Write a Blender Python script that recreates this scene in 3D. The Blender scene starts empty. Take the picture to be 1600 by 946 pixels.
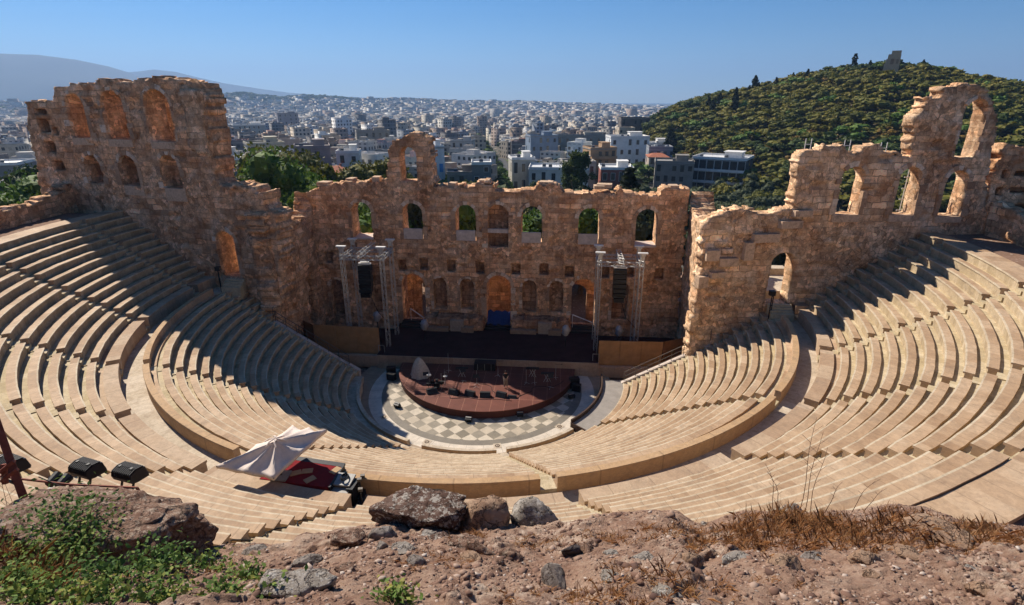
import bpy, math, random
import numpy as np
from math import sin, cos, pi, radians, hypot, atan2, sqrt
SC = bpy.context.scene
COL = SC.collection
RNG = np.random.default_rng(7)
random.seed(7)
ORG = {}

# ---------------------------------------------------------------- scene objects
def tag(o, label=None, cat=None, group=None, kind=None):
    if label: o['label'] = label
    if cat: o['category'] = cat
    if group: o['group'] = group
    if kind: o['kind'] = kind
    return o

def thing(name, label, cat, loc=(0, 0, 0), rz=0.0, group=None):
    o = bpy.data.objects.new(name, None)
    COL.objects.link(o)
    o.empty_display_size = 0.3
    o.location = loc
    o.rotation_euler = (0, 0, rz)
    ORG[o.name] = (np.array(loc, float), rz)
    return tag(o, label, cat, group)

def mk(name, V, F, mats, parent=None, smooth=False, uv=None, mi=None, local=False, col=None):
    """one mesh object; V is in world space (or in the parent's space when local)"""
    V = np.asarray(V, float).reshape(-1, 3)
    root = parent
    if parent is not None and not local:
        while root.parent is not None: root = root.parent
        o, rz = ORG[root.name]
        V = V - o
        if rz:
            c, s = cos(-rz), sin(-rz)
            V = np.stack([V[:, 0]*c-V[:, 1]*s, V[:, 0]*s+V[:, 1]*c, V[:, 2]], 1)
    me = bpy.data.meshes.new(name)
    if isinstance(F, np.ndarray):
        k = F.shape[1]; n = len(F)
        me.vertices.add(len(V)); me.vertices.foreach_set('co', V.astype(np.float32).ravel())
        me.loops.add(n*k); me.loops.foreach_set('vertex_index', F.astype(np.int32).ravel())
        me.polygons.add(n); me.polygons.foreach_set('loop_start', np.arange(0, n*k, k, dtype=np.int32))
        me.update(calc_edges=True)
    else:
        me.from_pydata(V.tolist(), [], [tuple(int(i) for i in f) for f in F])
    if not isinstance(mats, (list, tuple)): mats = [mats]
    for m in mats: me.materials.append(m)
    if mi is not None: me.polygons.foreach_set('material_index', np.asarray(mi, np.int32))
    if uv is not None:
        l = me.uv_layers.new(name='UVMap'); l.data.foreach_set('uv', np.asarray(uv, np.float32).ravel())
    if col is not None:
        a = me.color_attributes.new('Col', 'FLOAT_COLOR', 'CORNER')
        a.data.foreach_set('color', np.asarray(col, np.float32).ravel())
    if smooth: me.polygons.foreach_set('use_smooth', np.ones(len(me.polygons), bool))
    me.validate(clean_customdata=False)
    ob = bpy.data.objects.new(name, me)
    COL.objects.link(ob)
    if parent is not None: ob.parent = parent
    else: ORG[ob.name] = (np.zeros(3), 0.0)
    return ob

def centre_origin(ob):
    """moves a top-level mesh's origin to the middle of its base"""
    me = ob.data
    co = np.empty(len(me.vertices)*3, np.float32); me.vertices.foreach_get('co', co); co = co.reshape(-1, 3)
    b = np.array([(co[:, 0].min()+co[:, 0].max())/2, (co[:, 1].min()+co[:, 1].max())/2, co[:, 2].min()], np.float32)
    me.vertices.foreach_set('co', (co-b).ravel()); ob.location = [float(v) for v in b]
    ORG[ob.name] = (b.astype(float), 0.0)
    return ob

def copy_tree(o, loc, rz=0.0, sc=1.0, label=None, group=None):
    r = o.copy(); COL.objects.link(r)
    r.location = loc; r.rotation_euler = (0, 0, rz); r.scale = (sc, sc, sc) if not isinstance(sc, tuple) else sc
    if label: r['label'] = label
    if group: r['group'] = group
    for ch in o.children:
        c = ch.copy(); COL.objects.link(c); c.parent = r
        for g in ch.children:
            d = g.copy(); COL.objects.link(d); d.parent = c
    return r

# ---------------------------------------------------------------- mesh builder
class MB:
    def __init__(s): s.V = []; s.F = []; s.n = 0; s.M = []
    def add(s, V, F, m=0):
        V = [tuple(v) for v in V]
        s.V += V
        for f in F: s.F.append(tuple(i+s.n for i in f)); s.M.append(m)
        s.n += len(V); return s
    def box(s, c, d, rz=0.0, m=0, tilt=0.0):
        hx, hy, hz = d[0]/2, d[1]/2, d[2]/2
        P = []
        for x, y, z in ((-1,-1,-1),(1,-1,-1),(1,1,-1),(-1,1,-1),(-1,-1,1),(1,-1,1),(1,1,1),(-1,1,1)):
            x, y, z = x*hx, y*hy, z*hz
            y, z = y*cos(tilt)-z*sin(tilt), y*sin(tilt)+z*cos(tilt)
            P.append((c[0]+x*cos(rz)-y*sin(rz), c[1]+x*sin(rz)+y*cos(rz), c[2]+z))
        return s.add(P, ((0,3,2,1),(4,5,6,7),(0,1,5,4),(1,2,6,5),(2,3,7,6),(3,0,4,7)), m)
    def bar(s, a, b, w, h=None, m=0):
        """square bar between two points"""
        h = h or w
        a = np.array(a, float); b = np.array(b, float); d = b-a; L = np.linalg.norm(d); d /= L
        up = np.array([0, 0, 1.]) if abs(d[2]) < .95 else np.array([0, 1., 0])
        r = np.cross(d, up); r /= np.linalg.norm(r); u = np.cross(r, d)
        P = []
        for p in (a, b):
            for i, j in ((-1,-1),(1,-1),(1,1),(-1,1)): P.append(p+r*i*w/2+u*j*h/2)
        return s.add(P, ((0,1,2,3),(7,6,5,4),(0,4,5,1),(1,5,6,2),(2,6,7,3),(3,7,4,0)), m)
    def cyl(s, a, b, r0, r1=None, n=8, m=0):
        r1 = r0 if r1 is None else r1
        a = np.array(a, float); b = np.array(b, float); d = b-a; L = np.linalg.norm(d); d /= L
        up = np.array([0, 0, 1.]) if abs(d[2]) < .95 else np.array([0, 1., 0])
        r = np.cross(d, up); r /= np.linalg.norm(r); u = np.cross(r, d)
        P = [a+(r*cos(t)+u*sin(t))*r0 for t in np.arange(n)*2*pi/n]+[b+(r*cos(t)+u*sin(t))*r1 for t in np.arange(n)*2*pi/n]
        F = [(i, i+n, (i+1) % n+n, (i+1) % n) for i in range(n)]+[tuple(range(n)), tuple(range(2*n-1, n-1, -1))]
        return s.add(P, F, m)
    def path(s, pts, r, n=6, m=0):
        for a, b in zip(pts[:-1], pts[1:]): s.cyl(a, b, r, r, n, m)
        return s
    def prism(s, poly, z0, z1, m=0, mt=None):
        n = len(poly)
        P = [(p[0], p[1], z0 if not callable(z0) else z0(p)) for p in poly]+[(p[0], p[1], z1) for p in poly]
        ar = sum(poly[i][0]*poly[(i+1) % n][1]-poly[(i+1) % n][0]*poly[i][1] for i in range(n))
        F = [(i, (i+1) % n, (i+1) % n+n, i+n) for i in range(n)]
        top = tuple(range(n, 2*n)); bot = tuple(range(n-1, -1, -1))
        if ar < 0: F = [f[::-1] for f in F]; top = top[::-1]; bot = bot[::-1]
        s.add(P, F+[bot], m); s.n -= 0
        s.F.append(tuple(i+s.n-2*n for i in top)); s.M.append(m if mt is None else mt)
        return s
    def build(s, name, mats, parent=None, smooth=False, local=False):
        return mk(name, s.V, s.F, mats, parent, smooth, mi=s.M, local=local)

# ---------------------------------------------------------------- noise
def _h(i):
    i = i.astype(np.uint64)
    n = (i[:, 0]*np.uint64(73856093)) ^ (i[:, 1]*np.uint64(19349663)) ^ (i[:, 2]*np.uint64(83492791))
    n = (n ^ (n >> np.uint64(13)))*np.uint64(0x9E3779B97F4A7C15) & np.uint64(0xFFFFFFFFFFFFFFFF)
    n = n ^ (n >> np.uint64(29))
    return (n & np.uint64(0xFFFFFF)).astype(float)/float(0xFFFFFF)
def vnoise(p):
    p = np.asarray(p, float)+1000.0
    i = np.floor(p).astype(np.int64); f = p-i; f = f*f*(3-2*f)
    r = 0
    for dx in (0, 1):
        for dy in (0, 1):
            for dz in (0, 1):
                w = (f[:, 0] if dx else 1-f[:, 0])*(f[:, 1] if dy else 1-f[:, 1])*(f[:, 2] if dz else 1-f[:, 2])
                r = r+w*_h(i+np.array([dx, dy, dz]))
    return r*2-1
def fbm(p, o=4, g=.5):
    p = np.asarray(p, float); a = 1; r = 0; t = 0
    for k in range(o):
        r = r+a*vnoise(p*2**k+17.3*k); t += a; a *= g
    return r/t

# ---------------------------------------------------------------- materials
class NT:
    def __init__(s, name):
        s.m = bpy.data.materials.new(name); s.m.use_nodes = True
        s.t = s.m.node_tree; s.t.nodes.clear()
        s.out = s.n('ShaderNodeOutputMaterial')
        s.b = s.n('ShaderNodeBsdfPrincipled')
        s.l(s.b.outputs[0], s.out.inputs['Surface'])
        s.b.inputs['Roughness'].default_value = .85
        s.b.inputs['Specular IOR Level'].default_value = .25
    def n(s, k, **kw):
        x = s.t.nodes.new(k)
        for a, v in kw.items(): setattr(x, a, v)
        return x
    def l(s, a, b): s.t.links.new(a, b)
    def sock(s, x, v):
        if hasattr(v, 'is_output'): s.l(v, x)
        elif v is not None: x.default_value = v
    def coord(s, k='Object', loc=None, scale=None):
        tc = s.n('ShaderNodeTexCoord')
        if scale is None: return tc.outputs[k]
        mp = s.n('ShaderNodeMapping'); s.l(tc.outputs[k], mp.inputs[0]); mp.inputs['Scale'].default_value = scale
        return mp.outputs[0]
    def world(s):
        return s.n('ShaderNodeNewGeometry').outputs['Position']
    def noise(s, vec, scale, det=5, rough=.6, dist=0):
        x = s.n('ShaderNodeTexNoise'); s.l(vec, x.inputs['Vector'])
        x.inputs['Scale'].default_value = scale; x.inputs['Detail'].default_value = det
        x.inputs['Roughness'].default_value = rough; x.inputs['Distortion'].default_value = dist
        return x.outputs['Fac']
    def vor(s, vec, scale, feat='F1', out='Distance', rand=1.0):
        x = s.n('ShaderNodeTexVoronoi', feature=feat); s.l(vec, x.inputs['Vector']); x.inputs['Scale'].default_value = scale
        x.inputs['Randomness'].default_value = rand
        return x.outputs[out]
    def ramp(s, fac, stops, interp='LINEAR'):
        x = s.n('ShaderNodeValToRGB'); s.l(fac, x.inputs[0]); e = x.color_ramp.elements; x.color_ramp.interpolation = interp
        while len(e) < len(stops): e.new(.5)
        for i, (p, c) in enumerate(stops):
            e[i].position = p; e[i].color = (c, c, c, 1) if not isinstance(c, (tuple, list)) else (*c[:3], 1)
        return x.outputs[0]
    def mix(s, f, a, b, mode='MIX'):
        x = s.n('ShaderNodeMix', data_type='RGBA', blend_type=mode)
        s.sock(x.inputs[0], f)
        for k, v in ((6, a), (7, b)):
            if isinstance(v, (tuple, list)): v = (*v[:3], 1)
            s.sock(x.inputs[k], v)
        return x.outputs[2]
    def math(s, op, a, b=None, c=None):
        x = s.n('ShaderNodeMath', operation=op); s.sock(x.inputs[0], a)
        if b is not None: s.sock(x.inputs[1], b)
        if c is not None: s.sock(x.inputs[2], c)
        return x.outputs[0]
    def vmath(s, op, a, b=None):
        x = s.n('ShaderNodeVectorMath', operation=op); s.sock(x.inputs[0], a)
        if b is not None: s.sock(x.inputs[1], b)
        return x.outputs[0]
    def sep(s, v):
        x = s.n('ShaderNodeSeparateXYZ'); s.l(v, x.inputs[0]); return x.outputs
    def comb(s, a, b, c=0.0):
        x = s.n('ShaderNodeCombineXYZ')
        for i, v in enumerate((a, b, c)): s.sock(x.inputs[i], v)
        return x.outputs[0]
    def wn(s, v):
        x = s.n('ShaderNodeTexWhiteNoise', noise_dimensions='3D'); s.l(v, x.inputs['Vector']); return x.outputs['Value'], x.outputs['Color']
    def bump(s, h, st=.5, d=.05):
        x = s.n('ShaderNodeBump'); s.l(h, x.inputs['Height']); x.inputs['Strength'].default_value = st; x.inputs['Distance'].default_value = d
        s.l(x.outputs[0], s.b.inputs['Normal'])
    def color(s, c):
        if isinstance(c, (tuple, list)): s.b.inputs['Base Color'].default_value = (*c[:3], 1)
        else: s.l(c, s.b.inputs['Base Color'])
    def set(s, **k):
        for a, v in k.items(): s.b.inputs[a.replace('_', ' ')].default_value = v
        return s

def plain(name, c, rough=.7, metal=0.0, var=.25, scale=3.0, spec=.3, bump=0.0):
    t = NT(name)
    v = t.noise(t.coord('Object'), scale, 5, .65)
    k = t.ramp(v, [(.3, 1-var), (.7, 1+var*.6)])
    t.color(t.mix(1.0, c, k, 'MULTIPLY'))
    t.set(Roughness=rough, Metallic=metal); t.b.inputs['Specular IOR Level'].default_value = spec
    if bump: t.bump(v, bump, .02)
    return t.m

def mat_masonry(name, tint=(1, 1, 1), stain=1.0, pale=.35, block=(1.15, .52)):
    t = NT(name)
    uv = t.coord('UV'); P = t.world()
    warp = t.n('ShaderNodeTexNoise'); t.l(uv, warp.inputs['Vector']); warp.inputs['Scale'].default_value = 1.3; warp.inputs['Detail'].default_value = 3
    w = t.vmath('SCALE', t.vmath('SUBTRACT', warp.outputs['Color'], (.5, .5, .5)))
    w.node.inputs['Scale'].default_value = .34
    c2 = t.vmath('ADD', uv, w)
    br = t.n('ShaderNodeTexBrick'); t.l(c2, br.inputs['Vector'])
    br.inputs['Scale'].default_value = 1; br.inputs['Brick Width'].default_value = block[0]; br.inputs['Row Height'].default_value = block[1]
    br.inputs['Mortar Size'].default_value = .03; br.inputs['Mortar Smooth'].default_value = .25; br.inputs['Bias'].default_value = 0
    br.inputs['Color1'].default_value = (0, 0, 0, 1); br.inputs['Color2'].default_value = (1, 1, 1, 1); br.inputs['Mortar'].default_value = (.5, .5, .5, 1)
    ve = t.vor(c2, 2.9, 'DISTANCE_TO_EDGE'); vc = t.vor(c2, 2.9, 'F1', 'Color')
    rub = t.ramp(t.noise(uv, .22, 3), [(.44, 0), (.54, 1)])           # where the facing is lost and rubble shows
    joint_b = br.outputs['Fac']
    joint_v = t.ramp(ve, [(.0, 1), (.06, 0)])
    joint = t.mix(rub, joint_b, joint_v)
    joint = t.mix(1.0, joint, t.ramp(t.noise(uv, 1.7, 4, .7), [(.35, .15), (.65, 1)]), 'MULTIPLY')
    blk = t.mix(rub, br.outputs['Color'], t.sep(vc)[0])
    T = lambda c: tuple(a*b for a, b in zip(c, tint))
    base = t.ramp(t.noise(uv, .35, 6, .7), [(.28, T((.26, .135, .075))), (.40, T((.44, .25, .14))), (.52, T((.58, .37, .225))), (.70, T((.70, .52, .37)))])
    v = t.ramp(blk, [(0, .5), (.45, .95), (.8, 1.25), (1, 1.75)])
    col = t.mix(.85, base, v, 'MULTIPLY')
    col = t.mix(t.ramp(t.noise(uv, .9, 5, .75), [(.5, 0), (.72, pale)]), col, T((.72, .57, .42)))
    dark = t.ramp(t.noise(t.coord('UV', scale=(1.2, .22, 1)), .8, 6, .75), [(.50, 0), (.66, .7*stain)])
    col = t.mix(dark, col, T((.13, .078, .052)))
    rust = t.ramp(t.noise(P, .35, 4, .7), [(.55, 0), (.75, .5)])
    col = t.mix(rust, col, T((.46, .19, .075)))
    grit = t.ramp(t.noise(P, 4.2, 7, .85), [(.32, .55), (.5, 1.0), (.68, 1.3)])
    col = t.mix(.9, col, grit, 'MULTIPLY')
    pit = t.ramp(t.noise(P, 2.3, 5, .8, .8), [(.60, 0), (.67, .6)])
    col = t.mix(pit, col, T((.10, .06, .042)))
    col = t.mix(t.math('MULTIPLY', joint, .8), col, T((.09, .054, .036)))
    t.color(col); t.set(Roughness=.95); t.b.inputs['Specular IOR Level'].default_value = .1
    h = t.math('ADD', t.math('MULTIPLY', t.sep(t.mix(rub, br.outputs['Color'], vc))[0], .5), t.math('MULTIPLY', joint, -.9))
    h = t.math('ADD', h, t.math('MULTIPLY', t.noise(P, 4.5, 6, .75), 1.1))
    t.bump(h, .8, .08)
    return t.m

def mat_seat(name, cols, rough=.75, joint=1.35, dirt=.5):
    t = NT(name)
    u, v, _ = t.sep(t.coord('UV')); P = t.world()
    k = t.math('DIVIDE', u, joint)
    cell = t.comb(t.math('FLOOR', k), t.math('FLOOR', v), 0.0)
    val, _c = t.wn(cell)
    n = t.noise(P, 1.1, 6, .72)
    f = t.math('ADD', t.math('MULTIPLY', val, .42), t.math('MULTIPLY', n, .52))
    col = t.ramp(f, [(.12, cols[0]), (.36, cols[1]), (.6, cols[2]), (.86, cols[3])])
    fr = t.math('FRACT', k)
    jl = t.math('LESS_THAN', t.math('ABSOLUTE', t.math('SUBTRACT', fr, .5)), .012)
    col = t.mix(t.math('MULTIPLY', jl, .4), col, (.15, .10, .06))
    st = t.ramp(t.noise(P, 2.6, 7, .8), [(.46, 0), (.70, dirt)])
    col = t.mix(st, col, (.23, .155, .10))
    st2 = t.ramp(t.noise(P, .55, 8, .82, .5), [(.52, 0), (.68, dirt*.9)])
    col = t.mix(st2, col, (.20, .15, .11))
    ve = t.noise(t.vmath('MULTIPLY', P, (3, 3, 9)), 1.0, 5, .75, 1.5)
    col = t.mix(.75, col, t.ramp(ve, [(.3, .78), (.7, 1.16)]), 'MULTIPLY')
    t.color(col); t.set(Roughness=rough); t.b.inputs['Specular IOR Level'].default_value = .2
    t.bump(t.noise(P, 9, 5, .75), .28, .03)
    return t.m

def mat_leaf(name, cols, scale=.05, trans=.25):
    t = NT(name)
    g = t.n('ShaderNodeNewGeometry'); oi = t.n('ShaderNodeObjectInfo')
    n = t.noise(g.outputs['Position'], scale, 3, .6)
    f = t.math('ADD', t.math('MULTIPLY', g.outputs['Random Per Island'], .38), t.math('MULTIPLY', n, .5))
    f = t.math('ADD', f, t.math('MULTIPLY', oi.outputs['Random'], .22))
    col = t.ramp(f, [(.18, cols[0]), (.42, cols[1]), (.62, cols[2]), (.88, cols[3])])
    t.color(col); t.set(Roughness=.7); t.b.inputs['Specular IOR Level'].default_value = .2
    tr = t.n('ShaderNodeBsdfTranslucent'); t.l(col, tr.inputs[0])
    mx = t.n('ShaderNodeMixShader'); mx.inputs[0].default_value = trans
    t.l(t.b.outputs[0], mx.inputs[1]); t.l(tr.outputs[0], mx.inputs[2]); t.l(mx.outputs[0], t.out.inputs['Surface'])
    return t.m

def mat_facade(name):
    t = NT(name)
    a = t.n('ShaderNodeAttribute', attribute_name='Col')
    u, v, _ = t.sep(t.coord('UV'))
    P = t.world()
    fu = t.math('FRACT', t.math('DIVIDE', u, 3.2)); fv = t.math('FRACT', t.math('DIVIDE', v, 3.1))
    wu = t.math('LESS_THAN', t.math('ABSOLUTE', t.math('SUBTRACT', fu, .5)), .24)
    wv = t.math('LESS_THAN', t.math('ABSOLUTE', t.math('SUBTRACT', fv, .52)), .27)
    on = t.math('GREATER_THAN', v, 0.0)
    val, _c = t.wn(t.comb(t.math('FLOOR', t.math('DIVIDE', u, 3.2)), t.math('FLOOR', t.math('DIVIDE', v, 3.1)), t.sep(a.outputs['Color'])[0]))
    has = t.math('GREATER_THAN', val, .25)
    win = t.math('MULTIPLY', t.math('MULTIPLY', wu, wv), t.math('MULTIPLY', on, has))
    wall = t.mix(.9, a.outputs['Color'], t.ramp(t.noise(P, .35, 5, .7), [(.3, .72), (.7, 1.12)]), 'MULTIPLY')
    slab = t.math('MULTIPLY', t.math('LESS_THAN', fv, .09), on)
    wall = t.mix(t.math('MULTIPLY', slab, .5), wall, t.mix(.5, a.outputs['Color'], (.7, .68, .64)))
    col = t.mix(win, wall, t.ramp(val, [(.25, (.02, .025, .03)), (.7, (.05, .052, .055)), (1, (.16, .15, .13))]))
    t.color(col); t.set(Roughness=.8)
    return t.m
HAZE, EXPO = 1.15e-4, 0.6
M = {}
M['masonry'] = mat_masonry('old_masonry', (1.2, 1.13, 1.05), .7, .5)
M['masonry_warm'] = mat_masonry('warm_masonry', (1.2, 1.2, 1.16), .7, .75)
M['masonry_dark'] = mat_masonry('dark_masonry', (.82, .74, .7), 1.1, .15)  # darker tint and heavier streaks than the main masonry
M['rubble_pale'] = mat_masonry('pale_rubble', (1.25, 1.3, 1.35), .6, .6, (.8, .4))
M['seat'] = mat_seat('marble_seat', [(.31, .19, .108), (.42, .28, .17), (.50, .35, .222), (.60, .455, .315)])
M['tread'] = mat_seat('marble_tread', [(.38, .30, .17), (.47, .38, .235), (.55, .455, .30), (.62, .53, .38)], .85, .72, .5)
M['lip_highlight'] = mat_seat('marble_lip_highlight', [(.44, .34, .23), (.52, .42, .29), (.58, .48, .34), (.64, .54, .40)], .8, 1.35, .45)  # paler marble, paints the sunlight caught along each seat's front edge
M['riser'] = mat_seat('marble_riser', [(.33, .25, .15), (.42, .325, .20), (.49, .385, .25), (.56, .455, .31)], .85, .62, .6)
M['podium'] = mat_seat('marble_podium', [(.34, .22, .135), (.41, .28, .18), (.47, .34, .225), (.55, .42, .30)], .8, 2.1)
M['parapet'] = mat_seat('ochre_parapet', [(.40, .25, .125), (.45, .285, .15), (.49, .32, .175), (.53, .36, .21)], .8, 3.5, .5)
M['paving'] = mat_seat('pale_paving', [(.42, .34, .25), (.50, .41, .30), (.56, .47, .36), (.62, .53, .42)], .8, 1.2, .6)
M['slab_white'] = plain('white_marble_slab', (.56, .47, .40), .7, 0, .3, 2.0)
M['steel'] = plain('truss_aluminium', (.50, .485, .455), .45, .4, .25, 4)
M['black'] = plain('black_paint', (.012, .012, .014), .5, 0, .3, 6)
M['blackmetal'] = plain('black_cast_metal', (.016, .016, .018), .55, .1, .4, 14, .3)
M['stage_black'] = plain('black_stage_floor', (.052, .026, .025), 1.0, 0, .35, .8, .02)
M['stage_face'] = mat_seat('stage_front_stone', [(.34, .22, .14), (.42, .28, .18), (.48, .33, .22), (.54, .4, .28)], .85, 1.7, .6)
M['plywood'] = plain('ochre_plywood', (.36, .19, .075), .7, 0, .3, 1.2)
M['plywood_dark'] = plain('dark_plywood', (.20, .095, .04), .75, 0, .35, 1.2)
M['rust'] = plain('rust_red_metal', (.22, .062, .035), .75, .1, .45, 7)
M['canvas'] = plain('beige_canvas', (.72, .61, .53), .9, 0, .12, 5)
M['red_carpet'] = plain('red_carpet', (.20, .008, .012), .95, 0, .3, 4)
M['paper'] = plain('tan_board', (.42, .28, .15), .8, 0, .2, 4)
M['blue_case'] = plain('dark_blue_case', (.02, .03, .075), .5, 0, .3, 5)
M['alu'] = plain('bare_aluminium', (.30, .29, .27), .6, .2, .25, 6)
M['white'] = plain('white_plaster', (.72, .70, .66), .8, 0, .15, 1)
M['wrap'] = plain('white_plastic_wrap', (.30, .30, .32), .35, 0, .3, 9, .5)
M['wrap_warm'] = plain('cream_dust_sheet', (.55, .45, .33), .85, 0, .25, 6)
M['blue_cloth'] = plain('blue_tarpaulin', (.010, .03, .13), .6, 0, .35, 4)
M['glass'] = plain('dark_window_glass', (.025, .032, .04), .12, 0, .3, .6, .6)
M['rail'] = plain('grey_iron_rail', (.13, .115, .10), .55, .5, .3, 8)
M['concrete'] = plain('grey_concrete', (.30, .28, .255), .9, 0, .25, 1.0)
M['ramp'] = plain('grey_ramp_floor', (.285, .255, .225), .9, 0, .2, 1.3)
M['brown_steel'] = plain('brown_steel_edge', (.075, .045, .032), .6, .2, .3, 3)
M['skin'] = plain('skin', (.42, .22, .15), .6, 0, .1, 5)
M['dark_cloth'] = plain('dark_clothes', (.018, .016, .018), .9, 0, .3, 6)
M['beige_cloth'] = plain('beige_trousers', (.34, .27, .2), .9, 0, .3, 6)
M['hair'] = plain('dark_hair', (.015, .01, .008), .6, 0, .3, 10)
M['bark'] = plain('tree_bark', (.12, .085, .06), .95, 0, .45, 5)
M['asphalt'] = plain('asphalt', (.06, .06, .062), .9, 0, .3, .4)
M['terracotta'] = plain('terracotta_tiles', (.36, .12, .06), .85, 0, .35, 1.2)
M['orange_awning'] = plain('orange_awning', (.62, .32, .08), .8, 0, .15, 2)
M['sheet_metal'] = plain('white_sheet_metal', (.70, .69, .66), .5, .1, .15, 1)
M['blue_sheet'] = plain('bright_blue_sheet', (.05, .25, .55), .6, 0, .2, 2)
M['car_white'] = plain('white_car_paint', (.72, .72, .72), .25, 0, .05, 1, .5)
M['car_dark'] = plain('dark_car_paint', (.04, .045, .055), .25, 0, .05, 1, .5)
M['rubber'] = plain('black_rubber', (.018, .018, .018), .85, 0, .2, 5)
M['facade'] = mat_facade('city_facade')
M['leaf_olive'] = mat_leaf('olive_pine_needles', [(.036, .046, .008), (.092, .098, .014), (.16, .148, .021), (.24, .19, .034)])
M['leaf_dark'] = mat_leaf('dark_pine_needles', [(.014, .026, .008), (.034, .056, .012), (.065, .092, .018), (.115, .135, .03)])
M['leaf_rust'] = mat_leaf('browned_pine_needles', [(.07, .045, .012), (.15, .095, .022), (.22, .14, .03), (.29, .18, .045)])
M['leaf_green'] = mat_leaf('fresh_green_leaves', [(.02, .05, .01), (.06, .12, .018), (.12, .19, .032), (.20, .26, .06)], .4)
M['leaf_grey'] = mat_leaf('grey_green_leaves', [(.022, .034, .013), (.048, .062, .026), (.085, .10, .045), (.13, .145, .075)], .3)
M['leaf_cypress'] = mat_leaf('cypress_needles', [(.006, .011, .006), (.012, .02, .009), (.02, .03, .012), (.035, .045, .016)])
M['leaf_shrub'] = mat_leaf('glossy_shrub_leaves', [(.03, .075, .015), (.075, .15, .03), (.16, .24, .05), (.40, .34, .07)], 2.5, .3)
M['grass_dry'] = mat_leaf('dry_russet_grass', [(.14, .055, .022), (.32, .14, .055), (.46, .24, .105), (.60, .42, .23)], 2.0, .3)

def mat_ashlar(name='pale_ashlar', k=1.0):
    t = NT(name); g = t.n('ShaderNodeNewGeometry'); P = g.outputs['Position']
    c = t.ramp(g.outputs['Random Per Island'], [(p, tuple(v*k for v in q)) for p, q in ((0, (.30, .18, .11)), (.4, (.50, .33, .21)), (.75, (.64, .47, .33)), (1, (.74, .60, .46)))])
    c = t.mix(.9, c, t.ramp(t.noise(P, 4, 7, .85), [(.32, .5), (.5, 1), (.68, 1.25)]), 'MULTIPLY')
    c = t.mix(t.ramp(t.noise(P, 1.1, 6, .8), [(.54, 0), (.66, .65)]), c, (.13, .08, .055))
    t.color(c); t.set(Roughness=.95); t.b.inputs['Specular IOR Level'].default_value = .1
    t.bump(t.noise(P, 5, 6, .8), .7, .06); return t.m
M['ashlar'] = mat_ashlar(); M['ashlar_brown'] = mat_ashlar('brown_ashlar', .55)
def mat_orchestra():
    t = NT('orchestra_marble'); P = t.coord('Object'); x, y, z = t.sep(P)
    R = t.math('SQRT', t.math('ADD', t.math('MULTIPLY', x, x), t.math('MULTIPLY', y, y)))
    mp = t.n('ShaderNodeMapping'); t.l(P, mp.inputs[0]); mp.inputs['Rotation'].default_value = (0, 0, radians(43)); mp.inputs['Location'].default_value = (.1, .2, .3)
    ch = t.n('ShaderNodeTexChecker'); t.l(mp.outputs[0], ch.inputs['Vector']); ch.inputs['Scale'].default_value = 1/.92
    val, _ = t.wn(t.vmath('FLOOR', t.vmath('SCALE', mp.outputs[0])))
    for n in t.t.nodes:
        if n.type == 'VECT_MATH' and n.operation == 'SCALE': n.inputs['Scale'].default_value = 1/.92
    lite = t.ramp(val, [(0, (.42, .35, .26)), (1, (.58, .50, .39))])
    dark = t.ramp(val, [(0, (.20, .17, .125)), (1, (.30, .26, .20))])
    col = t.mix(ch.outputs['Fac'], dark, lite)
    rim = t.math('GREATER_THAN', R, 8.75); ring = t.math('GREATER_THAN', R, 9.45); gut = t.math('GREATER_THAN', R, 10.62)
    col = t.mix(rim, col, (.20, .175, .14)); col = t.mix(ring, col, (.62, .54, .44)); col = t.mix(gut, col, (.34, .25, .17))
    ang = t.math('ARCTAN2', y, x)
    jl = t.math('LESS_THAN', t.math('FRACT', t.math('MULTIPLY', ang, 7.0)), .02)
    col = t.mix(t.math('MULTIPLY', t.math('MULTIPLY', jl, ring), .5), col, (.12, .1, .08))
    col = t.mix(.9, col, t.ramp(t.noise(P, 1.2, 6, .75), [(.3, .7), (.7, 1.15)]), 'MULTIPLY')
    t.color(col); t.set(Roughness=.55); t.b.inputs['Specular IOR Level'].default_value = .3
    t.bump(t.noise(P, 6, 4), .15, .02)
    return t.m
M['orchestra'] = mat_orchestra()

def mat_thrust():
    t = NT('red_brown_stage_boards'); P = t.coord('Object'); x, y, z = t.sep(P)
    a = t.math('FRACT', t.math('DIVIDE', t.math('ADD', x, 30.4), 1.22)); b = t.math('FRACT', t.math('DIVIDE', t.math('ADD', y, 30.1), 2.44))
    j = t.math('MAXIMUM', t.math('LESS_THAN', a, .022), t.math('LESS_THAN', b, .012))
    val, _ = t.wn(t.comb(t.math('FLOOR', t.math('DIVIDE', t.math('ADD', x, 30.4), 1.22)), t.math('FLOOR', t.math('DIVIDE', t.math('ADD', y, 30.1), 2.44)), 1.0))
    col = t.ramp(val, [(0, (.118, .035, .023)), (1, (.155, .051, .033))])
    col = t.mix(.8, col, t.ramp(t.noise(P, .9, 6, .7), [(.3, .75), (.7, 1.2)]), 'MULTIPLY')
    col = t.mix(t.math('MULTIPLY', j, .75), col, (.42, .2, .13))
    t.color(col); t.set(Roughness=.6); return t.m
M['thrust'] = mat_thrust()
M['thrust_side'] = plain('dark_red_stage_skirt', (.075, .022, .016), .7, 0, .3, 1)

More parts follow.
